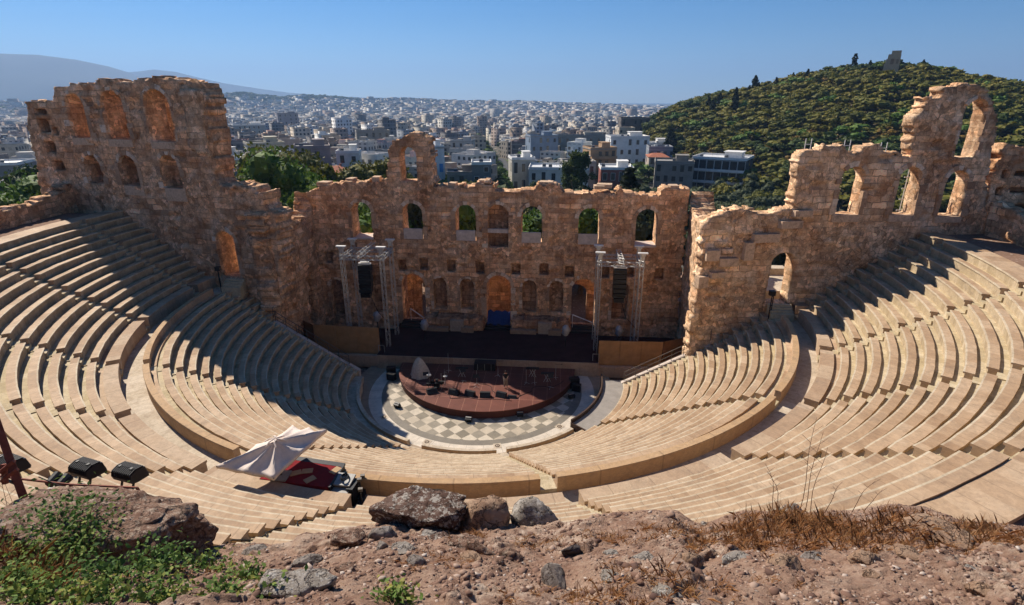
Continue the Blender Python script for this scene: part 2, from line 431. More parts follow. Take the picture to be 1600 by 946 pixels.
def mat_ground(name, cols, peb=6.0, bumpd=.05, fine=1.0):
    t = NT(name); P = t.world()
    n = t.noise(P, .8*fine, 8, .72); n2 = t.noise(P, 7*fine, 6, .8)
    f = t.math('ADD', t.math('MULTIPLY', n, .6), t.math('MULTIPLY', n2, .4))
    col = t.ramp(f, [(.30, cols[0]), (.44, cols[1]), (.55, cols[2]), (.70, cols[3])])
    vd = t.vor(P, peb, 'F1', 'Distance'); vc = t.vor(P, peb, 'F1', 'Color')
    pb = t.math('MULTIPLY', t.ramp(vd, [(.22, 1), (.34, 0)]), t.math('GREATER_THAN', t.sep(vc)[0], .55))
    col = t.mix(t.math('MULTIPLY', pb, .8), col, t.ramp(t.sep(vc)[1], [(0, (.16, .09, .07)), (.5, (.34, .23, .17)), (1, (.55, .46, .38))]))
    t.color(col); t.set(Roughness=.95); t.b.inputs['Specular IOR Level'].default_value = .1
    h = t.math('ADD', t.math('MULTIPLY', pb, .5), t.math('ADD', n2, t.math('MULTIPLY', n, 2.0)))
    t.bump(h, .8, bumpd)
    return t.m
M['dirt'] = mat_ground('reddish_dirt', [(.12, .066, .046), (.24, .142, .098), (.35, .23, .165), (.50, .37, .285)], 14, .08, 2.3)
M['terrace'] = mat_ground('trodden_brown_earth', [(.15, .095, .065), (.21, .13, .09), (.25, .16, .115), (.30, .2, .15)], 3, .03)
M['plain'] = mat_ground('city_ground', [(.035, .042, .025), (.06, .06, .042), (.10, .095, .08), (.17, .155, .14)], .2, .2, .03)
M['hillside'] = mat_ground('hill_undergrowth', [(.018, .02, .007), (.034, .034, .011), (.06, .05, .016), (.10, .068, .025)], .3, .5, .06)

def mat_slope():
    m = mat_ground('reddish_slope', [(.13, .07, .048), (.26, .152, .104), (.38, .25, .178), (.53, .40, .305)], 14, .08, 2.3)
    t = m.node_tree; b = [n for n in t.nodes if n.type == 'BSDF_PRINCIPLED'][0]; src = b.inputs['Base Color'].links[0].from_socket
    at = t.nodes.new('ShaderNodeAttribute'); at.attribute_name = 'Col'
    g = t.nodes.new('ShaderNodeNewGeometry'); n = t.nodes.new('ShaderNodeTexNoise'); n.inputs['Scale'].default_value = 3.4; n.inputs['Detail'].default_value = 8; n.inputs['Roughness'].default_value = .75; n.inputs['Distortion'].default_value = .8
    t.links.new(g.outputs['Position'], n.inputs['Vector'])
    r = t.nodes.new('ShaderNodeValToRGB'); e = r.color_ramp.elements; e.new(.5); e.new(.6)
    for k, (p, c) in enumerate(((.32, (.12, .066, .046)), (.46, (.31, .198, .142)), (.58, (.46, .335, .25)), (.72, (.60, .49, .39)))): e[k].position = p; e[k].color = (*c, 1)
    t.links.new(n.outputs['Fac'], r.inputs[0])
    mx = t.nodes.new('ShaderNodeMix'); mx.data_type = 'RGBA'; t.links.new(at.outputs['Fac'], mx.inputs[0]); t.links.new(src, mx.inputs[6]); t.links.new(r.outputs[0], mx.inputs[7]); t.links.new(mx.outputs[2], b.inputs['Base Color'])
    return m
M['slope'] = mat_slope()
def mat_rock(name, cols, lichen=None, fine=1.0):
    t = NT(name); P = t.coord('Object')
    n = t.noise(P, 2.2*fine, 8, .75, .6)
    col = t.ramp(n, [(.3, cols[0]), (.47, cols[1]), (.6, cols[2]), (.75, cols[3])])
    cr = t.vor(t.vmath('ADD', P, t.comb(t.noise(P, 3*fine), t.noise(P, 4*fine), 0.0)), 3.2*fine, 'DISTANCE_TO_EDGE')
    col = t.mix(t.ramp(cr, [(0, .8), (.035, 0)]), col, (.05, .03, .025))
    if lichen:
        sp = t.ramp(t.noise(P, 11*fine, 5, .8), [(.52, 0), (.58, 1)])
        col = t.mix(t.math('MULTIPLY', sp, .85), col, lichen[0])
        sp2 = t.ramp(t.noise(P, 8*fine, 6, .8, 1), [(.56, 0), (.62, 1)])
        col = t.mix(t.math('MULTIPLY', sp2, .85), col, lichen[1])
    t.color(col); t.set(Roughness=.95); t.b.inputs['Specular IOR Level'].default_value = .1
    h = t.math('ADD', t.math('MULTIPLY', t.noise(P, 7*fine, 8, .8), 1.0), t.math('MULTIPLY', t.ramp(cr, [(0, 0), (.06, 1)]), .5))
    t.bump(h, .9, .07)
    return t.m
M['rock_purple'] = mat_rock('purple_brown_rock', [(.10, .054, .04), (.21, .122, .085), (.33, .215, .152), (.46, .35, .27)], ((.46, .355, .27), (.07, .042, .031)))
M['rock_lichen'] = mat_rock('lichened_rock', [(.06, .035, .025), (.13, .075, .055), (.2, .13, .1), (.3, .22, .18)], ((.52, .47, .4), (.03, .025, .02)))
M['rock_pale'] = mat_rock('pale_limestone', [(.19, .155, .125), (.31, .265, .22), (.40, .355, .305), (.48, .44, .39)], ((.52, .48, .43), (.13, .10, .08)))
M['rock_grey'] = mat_rock('grey_limestone', [(.17, .14, .115), (.26, .22, .19), (.34, .30, .265), (.44, .4, .36)])
M['rock_tan'] = mat_rock('tan_sandstone', [(.24, .14, .085), (.36, .23, .15), (.45, .31, .21), (.54, .40, .29)])
M['rock_dark'] = mat_rock('dark_slate_rock', [(.05, .04, .04), (.085, .07, .068), (.13, .11, .105), (.2, .17, .16)])
M['mountain'] = plain('mountain_scrub', (.055, .06, .05), 1, 0, .25, .0008)
# ================================================================ the seating
SUN_AZ, SUN_EL = 48.0, 42.0
RC, ZC = 25.84, 9.23            # back wall of the lower tier
ZD = 8.35                        # walkway between the tiers
R_UP0, ROWU = 27.2, 12
LOW = [85.8, 52.0, 15.0, -20.3, -54.5, -91.5]
UPP = [88.0, 70.4, 51.7, 34.8, 16.4, -3.6, -20.8, -38.5, -55.5, -73.0, -90.5]
def wall_angle(R, side):
    """angle at which a circle of radius R meets the wing wall"""
    if side > 0: a, b = (39.15, 1.78), (27.0, .05)
    else: a, b = (-38.2, 5.34), (-26.4, 3.0)
    best = None
    for i in range(600):
        t = radians(60+i*.1) if side > 0 else radians(-60-i*.1)
        x, y = R*sin(t), -R*cos(t)
        yw = a[1]+(x-a[0])*(b[1]-a[1])/(b[0]-a[0])
        if y >= yw+.15: return math.degrees(t)
    return 118*side

def sector(profile, th0, th1, slots, urow, vrow, step=1.0, jit=0.0):
    """closed profile [(r,z)] swept about the axis; slots = material per profile edge"""
    n = max(2, int(abs(th1-th0)/step)+1)
    T = np.radians(np.linspace(th0, th1, n)); k = len(profile)
    V = []; F = []; mi = []; uv = []
    J = np.random.default_rng(int(abs(urow*997))+vrow) if jit else None
    for t in T:
        dz, dr = (J.normal()*jit, J.normal()*jit) if jit else (0, 0)
        for r, z in profile: V.append(((r+dr)*sin(t), -(r+dr)*cos(t), z+dz))
    rm = sum(p[0] for p in profile)/k
    for i in range(n-1):
        u0, u1 = urow+T[i]*rm, urow+T[i+1]*rm
        for j in range(k):
            j2 = (j+1) % k
            F.append((i*k+j, (i+1)*k+j, (i+1)*k+j2, i*k+j2)); mi.append(slots[j])
            uv += [(u0, vrow+.2), (u1, vrow+.2), (u1, vrow+.8), (u0, vrow+.8)]
    F.append(tuple(range(k))); mi.append(0 if max(slots) == 3 else slots[0]); uv += [(urow+T[0]*rm+.3, vrow+.5)]*k
    F.append(tuple(range(n*k-1, (n-1)*k-1, -1))); mi.append(0 if max(slots) == 3 else slots[0]); uv += [(urow+T[-1]*rm+.3, vrow+.5)]*k
    return V, F, mi, uv

def row_profile(r0, pitch, zt_prev, rise, seat=.43):
    zs = zt_prev+rise+.07; zt = zt_prev+rise-.07
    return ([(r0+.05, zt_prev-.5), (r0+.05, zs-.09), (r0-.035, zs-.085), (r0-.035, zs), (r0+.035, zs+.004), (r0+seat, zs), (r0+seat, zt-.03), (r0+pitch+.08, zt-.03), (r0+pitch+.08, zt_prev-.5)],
            [3, 0, 2, 2, 0, 0, 1, 1, 1])  # slot two: painted sunlit edge on the lip face and front of the seat top
SEAT = [M['seat'], M['tread'], M['lip_highlight'], M['riser']]
rr = random.Random(3)
def block(parent, rows, th0, th1, tier):
    for (r0, pitch, zp, rise, idx) in rows:
        a = .40/r0*57.3
        prof, sl = row_profile(r0, pitch, zp, rise)
        t0 = th0 if th0 is not None else None
        V, F, mi, uv = sector(prof, th0(r0), th1(r0), sl, rr.uniform(0, 50), idx*2+(100 if tier else 0), 1.0, .009)
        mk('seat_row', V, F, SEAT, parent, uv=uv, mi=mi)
PIT_L = (25.15-12.45)/17; RISE_L = (8.55-.75)/17
rows_low = [(12.45+i*PIT_L, PIT_L, .75+i*RISE_L, RISE_L, i) for i in range(17)]
PIT_U = (37.7-28.3)/12; RISE_U = (15.45-9.25)/12
rows_up = [(28.3+i*PIT_U, PIT_U, 9.25+i*RISE_U, RISE_U, i) for i in range(12)]
GAP = lambda th, s: (lambda r: th+s*.40/r*57.3)
low_names = ['on the far right beside the stage', 'right of the centre, under the long ochre back wall', 'in the middle, nearest the checkered floor',
             'left of the centre, behind the beige parasol', 'on the far left in the shadow of the tall ruin']
for k in range(5):
    a0, a1 = LOW[k+1], LOW[k]
    t = thing('seating_block', 'lower block of marble seats '+low_names[k], 'seating', (20*sin(radians((a0+a1)/2)), -20*cos(radians((a0+a1)/2)), 0), 0, 'wedges of the lower seating tier')
    block(t, rows_low, GAP(a0, 1), GAP(a1, -1), 0)
    # back wall with its seat at the top of the lower tier
    p = [(25.15, 8.0), (25.15, 8.62), (25.47, 8.62), (25.50, ZC-.02), (25.46, ZC), (RC, ZC), (RC+.02, ZC-.07), (RC, ZD-.2), (RC, 7.6), (25.2, 7.6)]
    V, F, mi, uv = sector(p, GAP(a0, 1)(25), GAP(a1, -1)(25), [1, 1, 1, 0, 0, 0, 0, 0, 0, 0], 3, 60+k)
    mk('back_wall', V, F, [M['parapet'], M['seat']], t, uv=uv, mi=[0 if i < len(mi) and mi[i] == 0 else 1 for i in range(len(mi))])
# short rows between the outermost lower aisles and the wing walls
for side, th, nm in ((1, LOW[0], 'right'), (-1, LOW[5], 'left')):
    t = thing('seating_block', 'short strip of lower seats between the %s iron railing and the ruined wall' % nm, 'seating', (side*23, 1, 0), 0, 'strips of seats against the wing walls')
    for row in rows_low[11:]:
        r = row[0]; w = wall_angle(r, side)
        if side > 0: f0, f1 = GAP(th, 1), (lambda q, w=w: w)
        else: f0, f1 = (lambda q, w=w: w), GAP(th, -1)
        if f1(r)-f0(r) > .6: block(t, [row], f0, f1, 0)
up_names = {0: 'sunlit upper block of marble seats nearest the right wing wall', 1: 'upper block of marble seats second from the right wing wall', 2: 'upper block of seats at the right edge, third from the right wing wall',
            3: 'upper block of marble seats above the brown earth at lower right', 4: 'upper block of marble seats straight below the lichen boulder', 5: 'upper block of seats under the beige parasol and red platform',
            6: 'upper block of marble seats behind the two black floodlights', 7: 'upper block of seats at the left edge, above the floodlights', 8: 'upper block of seats at the left edge, half in shadow', 9: 'shaded upper block of seats below the tall left ruin'}
for k in range(10):
    a0, a1 = UPP[k+1], UPP[k]; am = radians((a0+a1)/2)
    t = thing('seating_block', up_names[k], 'seating', (33*sin(am), -33*cos(am), 8), 0, 'wedges of the upper seating tier')
    block(t, rows_up, GAP(a0, 1), GAP(a1, -1), 1)
    p = [(R_UP0, ZD-.5), (R_UP0, 9.28), (R_UP0-.06, 9.3), (R_UP0-.06, 9.42), (R_UP0+.75, 9.42), (R_UP0+.75, 9.25), (28.45, 9.25), (28.45, ZD-.5)]
    V, F, mi, uv = sector(p, GAP(a0, 1)(28), GAP(a1, -1)(28), [0]*8, 9*k, 150+k)
    mk('podium', V, F, [M['podium']], t, uv=uv)
    p = [(37.38, 14.9), (37.38, 15.46), (38.75, 15.46), (38.75, 14.9)]
    V, F, mi, uv = sector(p, a0, a1, [0]*4, 5*k, 180+k)
    mk('rim_paving', V, F, [M['seat']], t, uv=uv)
for side, th, nm in ((1, UPP[0], 'right'), (-1, UPP[10], 'left')):
    t = thing('seating_block', 'shaded strip of upper seats running along the foot of the %s wing wall' % nm, 'seating', (side*32, 1, 8), 0, 'strips of seats against the wing walls')
    for row in rows_up:
        r = row[0]; w = wall_angle(r, side)
        f0, f1 = (GAP(th, 1), (lambda q, w=w: w)) if side > 0 else ((lambda q, w=w: w), GAP(th, -1))
        block(t, [row], f0, f1, 1)
    w = wall_angle(28, side)
    p = [(R_UP0, ZD-.5), (R_UP0, 9.42), (28.45, 9.42), (28.45, ZD-.5)]
    a, b = (GAP(th, 1)(28), w) if side > 0 else (w, GAP(th, -1)(28))
    V, F, mi, uv = sector(p, a, b, [0]*4, 1, 170)
    mk('podium', V, F, [M['podium']], t, uv=uv)
    p = [(37.38, 14.9), (37.38, 15.46), (38.75, 15.46), (38.75, 14.9)]
    w = wall_angle(38, side)
    V, F, mi, uv = sector(p, th if side > 0 else w, w if side > 0 else th, [0]*4, 5, 190)
    mk('rim_paving', V, F, [M['seat']], t, uv=uv)

# stepped aisles
def aisle(th, rows, label, group, z_bot=None, head=None):
    t = thing('stairway', label, 'stairway', (rows[0][0]*sin(radians(th)), -rows[0][0]*cos(radians(th)), rows[0][2]), 0, group)
    V, F, uv = [], [], []
    def step(r0, r1, z0, z1, k):
        a = .395/((r0+r1)/2)*57.3
        v, f, mi, u = sector([(r0, z0), (r0, z1), (r1, z1), (r1, z0)], th-a, th+a, [0]*4, k*3.7, 300+k, 9)
        n = len(V); V.extend(v); F.extend([tuple(i+n for i in q) for q in f]); uv.extend(u)
    for i, (r0, p, zp, rise, idx) in enumerate(rows):
        step(r0-.03, r0+p*.5, zp-.6, zp+rise*.5-.06, 2*i)
        step(r0+p*.5, r0+p+.02, zp-.5, zp+rise-.05, 2*i+1)
    if head == 'upper':
        for j in range(3): step(R_UP0-.05+j*.42, 28.35, ZD-.4, ZD+.3+j*.3, 90+j)
    if head == 'lower':
        for j in range(2): step(25.15+j*.4, RC+.0, 7.6, 8.58-j*.1, 90+j)
    mk('steps', V, F, [M['tread']], t, uv=uv)
ln = ['against the right iron railing', 'crossing the sunlit right of the lower tier', 'in the middle, leading down to the checkered floor', 'left of the centre with dark toothed row ends', 'crossing the shaded left of the lower tier', 'beside the left railing in full shade']
for th, nm in zip(LOW, ln): aisle(th, rows_low, 'narrow stepped aisle '+nm, 'aisles of the lower tier', head='lower')
un = ['hugging the foot of the right wing wall', 'running up toward the right ruin tower', 'running to the right edge of the photo halfway up', 'with bright row ends at lower right', 'behind the lichen boulder in the middle', 'with dark toothed row ends and a cable beside it',
      'just above the floodlights', 'at the left edge above the floodlights', 'where the ruin shadow ends at the left', 'in deep shade below the tall left ruin', 'along the foot of the tall left ruin']
for th, nm in zip(UPP, un): aisle(th, rows_up, 'stepped aisle of the upper tier '+nm, 'aisles of the upper tier', head='upper')

# walkway between the tiers, orchestra and its parapet
V, F, mi, uv = sector([(RC-.2, ZD-.4), (RC-.2, ZD), (R_UP0+.3, ZD), (R_UP0+.3, ZD-.4)], wall_angle(26.5, -1)-1, wall_angle(26.5, 1)+1, [0]*4, 0, 210)
tag(mk('walkway', V, F, [M['paving']], uv=uv), kind='structure')
b = MB(); b.add([(12.6*sin(t), -12.6*cos(t), 0) for t in np.linspace(-2.2, 2.2, 121)]+[(0, 6, 0)], [(i+1, i, 121) for i in range(120)])
tag(b.build('orchestra_floor', M['orchestra']), kind='structure')
pr = thing('parapet', 'low curved ochre wall around the checkered orchestra floor', 'low wall', (0, -11.6, .0))
for (a0, a1) in ((16.9, 47), (-16, 13), (-82, -22.5)):
    V, F, mi, uv = sector([(11.3, -.1), (11.3, .98), (11.33, 1.0), (11.62, 1.0), (11.64, .97), (11.64, .2), (11.7, -.1)], a0, a1, [1, 1, 1, 0, 0, 0, 0], 0, 220)
    mk('wall_segment', V, F, [M['parapet'], M['paving']], pr, uv=uv, mi=mi)
V, F, mi, uv = sector([(11.63, -.2), (11.63, .68), (12.6, .68), (12.6, -.2)], -90, 86, [0]*4, 0, 230)
tag(mk('path_behind_parapet', V, F, [M['paving']], uv=uv), kind='structure')
for i, (x, y) in enumerate([p[:2] for p in [(-7.829,-5.932,0),(-3.261,-9.296,0),(2.456,-9.338,0),(7.382,-6.146,0)]]):
    b = MB(); rz = atan2(y, x)
    b.box((x, y, .012), (.62, .62, .02), rz, 0)
    b.cyl((x, y, .0), (x, y, .03), .2, .2, 18, 1); b.cyl((x, y, .0), (x, y, .037), .11, .11, 14, 0); b.cyl((x, y, .0), (x, y, .043), .05, .05, 10, 1)
    o = b.build('drain_slab', [M['paving'], M['brown_steel']])
    tag(centre_origin(o), 'marble slab with dark round rosette, %s' % ['far left one by the shaded seats', 'left of the central steps', 'at the foot of the central steps', 'right one near the grey ramp'][i], 'drain slab', 'rosette slabs in the orchestra ring')

# ================================================================ ruined walls
def sdf_poly(P, poly):
    poly = np.array(poly); n = len(poly); d = np.full(len(P), 1e9); ins = np.zeros(len(P), bool)
    for i in range(n):
        a, b = poly[i], poly[(i+1) % n]; e = b-a; w = P-a
        q = w-e*np.clip((w@e)/max(e@e, 1e-9), 0, 1)[:, None]
        d = np.minimum(d, np.hypot(q[:, 0], q[:, 1]))
        c = ((a[1] > P[:, 1]) != (b[1] > P[:, 1]))
        xi = a[0]+(P[:, 1]-a[1])*e[0]/(e[1] if abs(e[1]) > 1e-9 else 1e-9)
        ins ^= c & (P[:, 0] < xi)
    return np.where(ins, -d, d)
def sdf_open(P, o):
    k, s0, s1, z0, z1 = o[:5]; cx = (s0+s1)/2; hw = (s1-s0)/2
    if k == 'rect':
        q = np.abs(P-np.array([cx, (z0+z1)/2]))-np.array([hw, (z1-z0)/2])
        return np.minimum(np.maximum(q[:, 0], q[:, 1]), 0)+np.hypot(np.maximum(q[:, 0], 0), np.maximum(q[:, 1], 0))
    zc = z1-hw
    q = np.abs(P-np.array([cx, (z0+zc)/2]))-np.array([hw, (zc-z0)/2])
    r = np.minimum(np.maximum(q[:, 0], q[:, 1]), 0)+np.hypot(np.maximum(q[:, 0], 0), np.maximum(q[:, 1], 0))
    return np.minimum(r, np.hypot(P[:, 0]-cx, P[:, 1]-zc)-hw)

def ruin_wall(name, A, B, thick, outline, openings, mats, parent=None, cell=.22, face=1, rough=.12, jag=.16, seed=0, zbulge=None):
    """wall standing on the plan line A->B; face=+1: the seen face is on the right of A->B; thickness goes the other way"""
    A = np.array(A, float); B = np.array(B, float); d = (B-A)/np.linalg.norm(B-A); nr = np.array([d[1], -d[0]])*face
    ol = np.array(outline)
    s0, z0 = ol.min(0)-.4; s1, z1 = ol.max(0)+.4
    ns, nz = int((s1-s0)/cell)+1, int((z1-z0)/cell)+1
    S, Z = np.meshgrid(s0+np.arange(ns+1)*cell, z0+np.arange(nz+1)*cell, indexing='ij')
    def f(P):
        r = sdf_poly(P, ol)
        if jag:
            q = np.stack([np.floor(P[:, 0]/.55), np.floor(P[:, 1]/.42), np.full(len(P), seed*3.1)], 1)
            r = r+jag*1.25*(vnoise(q*1.7+.37))+jag*.45*np.maximum(0, vnoise(np.stack([np.floor(P[:, 0]/1.3)*1.7, np.floor(P[:, 1]/.85)*1.3, np.full(len(P), seed*1.7)], 1)))+.05*vnoise(np.stack([P[:, 0]*2.5, P[:, 1]*2.5, np.full(len(P), seed)], 1))
        for o in openings:
            r = np.maximum(r, -(sdf_open(P, o)+.035*vnoise(np.stack([P[:, 0]*2, P[:, 1]*2, np.full(len(P), 5.)], 1))))
        return r
    C = np.stack([(S[:-1, :-1]+cell/2).ravel(), (Z[:-1, :-1]+cell/2).ravel()], 1)
    keep = (f(C) < 0).reshape(ns, nz)
    vid = np.full((ns+1, nz+1), -1)
    use = np.zeros((ns+1, nz+1), bool); cnt = np.zeros((ns+1, nz+1), int)
    for i in (0, 1):
        for j in (0, 1):
            use[i:ns+i, j:nz+j] |= keep; cnt[i:ns+i, j:nz+j] += keep
    vid[use] = np.arange(use.sum()); n = int(use.sum())
    P = np.stack([S[use], Z[use]], 1); bd = cnt[use] < 4
    e = .03
    Pb = P[bd]; fv = f(Pb); gx = (f(Pb+[e, 0])-f(Pb-[e, 0]))/(2*e); gz = (f(Pb+[0, e])-f(Pb-[0, e]))/(2*e)
    g2 = np.maximum(gx*gx+gz*gz, .3); mv = np.stack([-fv*gx/g2, -fv*gz/g2], 1)
    od = np.full(len(Pb), 1e9)
    for o in openings: od = np.minimum(od, np.abs(sdf_open(Pb, o)))
    mv = mv*np.where(od < cell*1.5, 1, .25 if jag else 1)[:, None]
    def f0(P):
        r = sdf_poly(P, ol)
        for o in openings: r = np.maximum(r, -sdf_open(P, o))
        return r
    gx0 = (f0(Pb+[.2, 0])-f0(Pb-[.2, 0])); gz0 = (f0(Pb+[0, .2])-f0(Pb-[0, .2])); openf = np.where(od < cell*1.5, .3, 1)
    L = np.hypot(mv[:, 0], mv[:, 1]); k = np.minimum(1, .62*cell/np.maximum(L, 1e-6)); P[bd] = Pb+mv*k[:, None]
    # relief of the seen face: block courses with their own set-back, eroded patches
    row = np.floor(P[:, 1]/.52); ln = np.floor((P[:, 0]+row*.57+vnoise(np.stack([row, row*0, row*0], 1)*3.3)*.5)/1.15)
    hsh = _h(np.stack([(ln+500).astype(np.int64), (row+500).astype(np.int64), np.full(len(P), seed+3)], 1).astype(np.int64))
    rel = (hsh-.5)*rough*1.25+.7*fbm(np.stack([P[:, 0]*.45, P[:, 1]*.45, np.full(len(P), seed*7.)], 1), 4)*rough*1.3+vnoise(np.stack([P[:, 0]*2.6, P[:, 1]*2.6, np.full(len(P), seed*3.)], 1))*rough*.2
    rel = rel-np.where(hsh > .95, rough*2.2, 0)
    if zbulge is not None: rel = rel+zbulge(P)
    base = A[None, :]+P[:, :1]*d[None, :]
    Fv = np.concatenate([base+nr[None, :]*rel[:, None], P[:, 1:]], 1)
    bt = thick+.15*fbm(np.stack([P[:, 0]*.6, P[:, 1]*.6, np.full(len(P), 9.)], 1), 3)
    Bv = np.concatenate([base-nr[None, :]*bt[:, None], P[:, 1:]+np.where(bd, .10*fbm(np.stack([P[:, 0]*1.3, P[:, 1]*1.3, np.full(len(P), 4.)], 1), 2), 0)[:, None]], 1)
    I, J = np.nonzero(keep)
    q = np.stack([vid[I, J], vid[I+1, J], vid[I+1, J+1], vid[I, J+1]], 1)
    fr = q if face > 0 else q[:, ::-1]
    bk = (q[:, ::-1] if face > 0 else q)+n
    sp_ = []
    kp = np.zeros((ns+2, nz+2), bool); kp[1:-1, 1:-1] = keep
    def edge(mask, i0, j0, i1, j1):
        a, b_ = np.nonzero(mask)
        va, vb = vid[a+i0, b_+j0], vid[a+i1, b_+j1]
        sp_.append((va, vb))
    edge(keep & ~kp[1:-1, :-2], 0, 0, 1, 0); edge(keep & ~kp[1:-1, 2:], 1, 1, 0, 1)
    edge(keep & ~kp[:-2, 1:-1], 0, 1, 0, 0); edge(keep & ~kp[2:, 1:-1], 1, 0, 1, 1)
    # ends, tops and reveals are cut across the thickness into stones with a relief of their own
    K = max(2, int(round(thick/.42))); bi = np.nonzero(bd)[0]; loc_ = np.full(n, -1); loc_[bi] = np.arange(len(bi)); nb = len(bi)
    gl = np.maximum(np.hypot(gx0, gz0), 1e-6); gn = np.stack([gx0/gl, gz0/gl], 1)
    ch = []; cu = []
    amp = (.30 if jag else .06)
    for k in range(1, K):
        tt_ = k/K; q = np.stack([np.floor(P[bi, 0]/.62+.5*np.floor(tt_*thick/.8)), np.floor(P[bi, 1]/.47+.3*np.floor(tt_*thick/.8)), np.full(nb, np.floor(tt_*thick/.8)+seed)], 1)
        o = (_h((q+300).astype(np.int64))-.62)*amp*openf
        pp = P[bi]+gn*o[:, None]
        c3 = np.concatenate([A[None, :]+pp[:, :1]*d[None, :]-nr[None, :]*(tt_*thick), pp[:, 1:]], 1)
        ch.append(c3); cu.append(pp+np.abs(gn)*(tt_*thick)+seed*31.7)
    V = np.concatenate([Fv, Bv]+ch)
    ub = P+0; ub[bi] += np.abs(gn)*thick; uvv = np.concatenate([P+seed*31.7, ub+seed*31.7]+cu)
    def lay(v, k): return v if k == 0 else (v+n if k == K else 2*n+(k-1)*nb+loc_[v])
    sq = []
    for a_, b_ in sp_:
        for k in range(K):
            w = np.stack([lay(a_, k), lay(a_, k+1), lay(b_, k+1), lay(b_, k)], 1); sq.append(w if face > 0 else w[:, ::-1])
    F = np.concatenate([fr, bk]+sq)
    o = mk(name, V, F, mats, parent, uv=uvv[F].reshape(-1, 2))
    return o

def surrounds(parent, A, B, openings, seed):
    """dressed blocks round each opening, some of them lost"""
    r = random.Random(seed); A = np.array(A, float); B = np.array(B, float); d = (B-A)/np.linalg.norm(B-A); nr = np.array([d[1], -d[0]])
    def P3(s, z, o): q = A+d*s+nr*o; return (q[0], q[1], z)
    for (k, s0, s1, z0, z1) in openings:
        b = MB(); hw = (s1-s0)/2; cx = (s0+s1)/2; zc = z1-hw
        def blk(q):
            o1 = r.uniform(.05, .12); b.add([P3(s, z, -.35) for s, z in q]+[P3(s, z, o1+r.uniform(-.02, .02)) for s, z in q], ((3,2,1,0), (4,5,6,7), (0,1,5,4), (1,2,6,5), (2,3,7,6), (3,0,4,7)))
        n = 9 if hw > .9 else 7; a = 0.0
        for i in range(n):
            a0, a1 = pi*i/n+.012, pi*(i+1)/n-.012; w = r.uniform(.30, .46)*(1 if hw > .9 else .7)
            if r.random() < .16: continue
            blk([(cx+(hw+.01)*cos(a0), zc+(hw+.01)*sin(a0)), (cx+(hw+w)*cos(a0), zc+(hw+w)*sin(a0)), (cx+(hw+w)*cos(a1), zc+(hw+w)*sin(a1)), (cx+(hw+.01)*cos(a1), zc+(hw+.01)*sin(a1))])
        for sd in (-1, 1):
            z = z0+.02
            while z < zc-.15:
                h = min(r.uniform(.42, .72), zc-z); w = r.uniform(.28, .7)*(1 if hw > .9 else .6)
                if r.random() > .22:
                    e0, e1 = cx+sd*(hw+.01), cx+sd*(hw+w); q = [(e0, z), (e1, z), (e1, z+h-.02), (e0, z+h-.02)]
                    blk(q if sd > 0 else q[::-1])
                z += h
        b.build('arch_surround', M['ashlar'], parent)
# ---- the stage wall
Y0 = 12.0
sk_out = [(-20.45, -.2)]+[(-20.565,16.365),(-19.326,17.071),(-17.594,17.23),(-16.142,17.521),(-14.01,17.683),(-12.961,17.628),(-11.877,18.045),(-11.597,18.048),(-11.307,19.977),(-11.078,21.152),(-10.785,21.412),(-10.615,21.864),(-9.65,22.062),(-9.075,22.574),(-8.12,22.769),(-7.325,22.584),(-6.75,22.016),(-6.6,20.992),(-6.552,19.234),(-6.47,18.109),(-6.298,17.374),(-4.991,17.324),(-3.615,17.408),(-2.114,17.294),(-1.968,17.696),(-0.066,17.72),(0.062,16.987),(1.148,16.935),(4.255,16.977),(4.381,17.51),(5.848,17.661),(6.786,17.475),(7.073,16.816),(9.87,16.788),(12.646,16.761),(12.874,17.291),(13.267,17.296),(13.429,16.838),(15.798,16.673),(17.094,16.757),(17.182,17.217),(18.655,17.367),(20.147,17.257)]+[(20.4, -.2)]
SKO = [('arch', -10.05, -8.25, 17.75, 21.3)]
SKO += [('arch', c-1.12, c+1.12, z0, z1) for c, z0, z1 in ((-14.75, 11.5, 15.5), (-9.05, 11.45, 15.45), (-3.2, 11.4, 15.35), (.32, 10.7, 15.45), (3.95, 11.35, 15.3), (10.05, 11.3, 15.2), (16.1, 11.25, 15.2))]
rec = [(-19.033,9.192),(-16.185,8.661),(-10.587,8.501),(-8.089,8.712),(-4.977,8.568),(-1.74,8.427),(2.258,8.382),(5.37,8.462),(8.185,8.241),(12.016,8.269),(14.699,8.412),(17.869,8.205)]
SKO += [('rect', s-.5, s+.5, z-.75, z+.6) for s, z in rec]
nich = [(-6.361,5.122),(-3.27,5.061),(3.785,5.045),(6.806,4.909)]
SKO += [('arch', s-.78, s+.78, 3.3, 7.1) for s, z in nich]
SKO += [('arch', -10.8, -8.1, 1.3, 7.5), ('arch', -1.05, 1.7, 1.3, 7.55), ('arch', 8.5, 11.15, 1.3, 7.4), ('rect', -14.4, -12.7, 2.6, 8.3), ('arch', 13.0, 14.7, 2.6, 7.3), ('arch', -19.2, -17.7, 2.0, 6.6)]
sw = thing('stage_wall', 'tall reddish ruined stage wall with a row of seven arched windows and a lone arch on top', 'ruined wall', (0, 13, 0))
ruin_wall('wall', (0, Y0), (1, Y0), 2.3, sk_out, SKO, [M['masonry']], sw, .16, 1, .13, .22, 1)
surrounds(sw, (0, Y0), (1, Y0), SKO[1:8]+[o for o in SKO if o[0] == 'arch' and o[3] < 4 and o[4] < 8], 5)
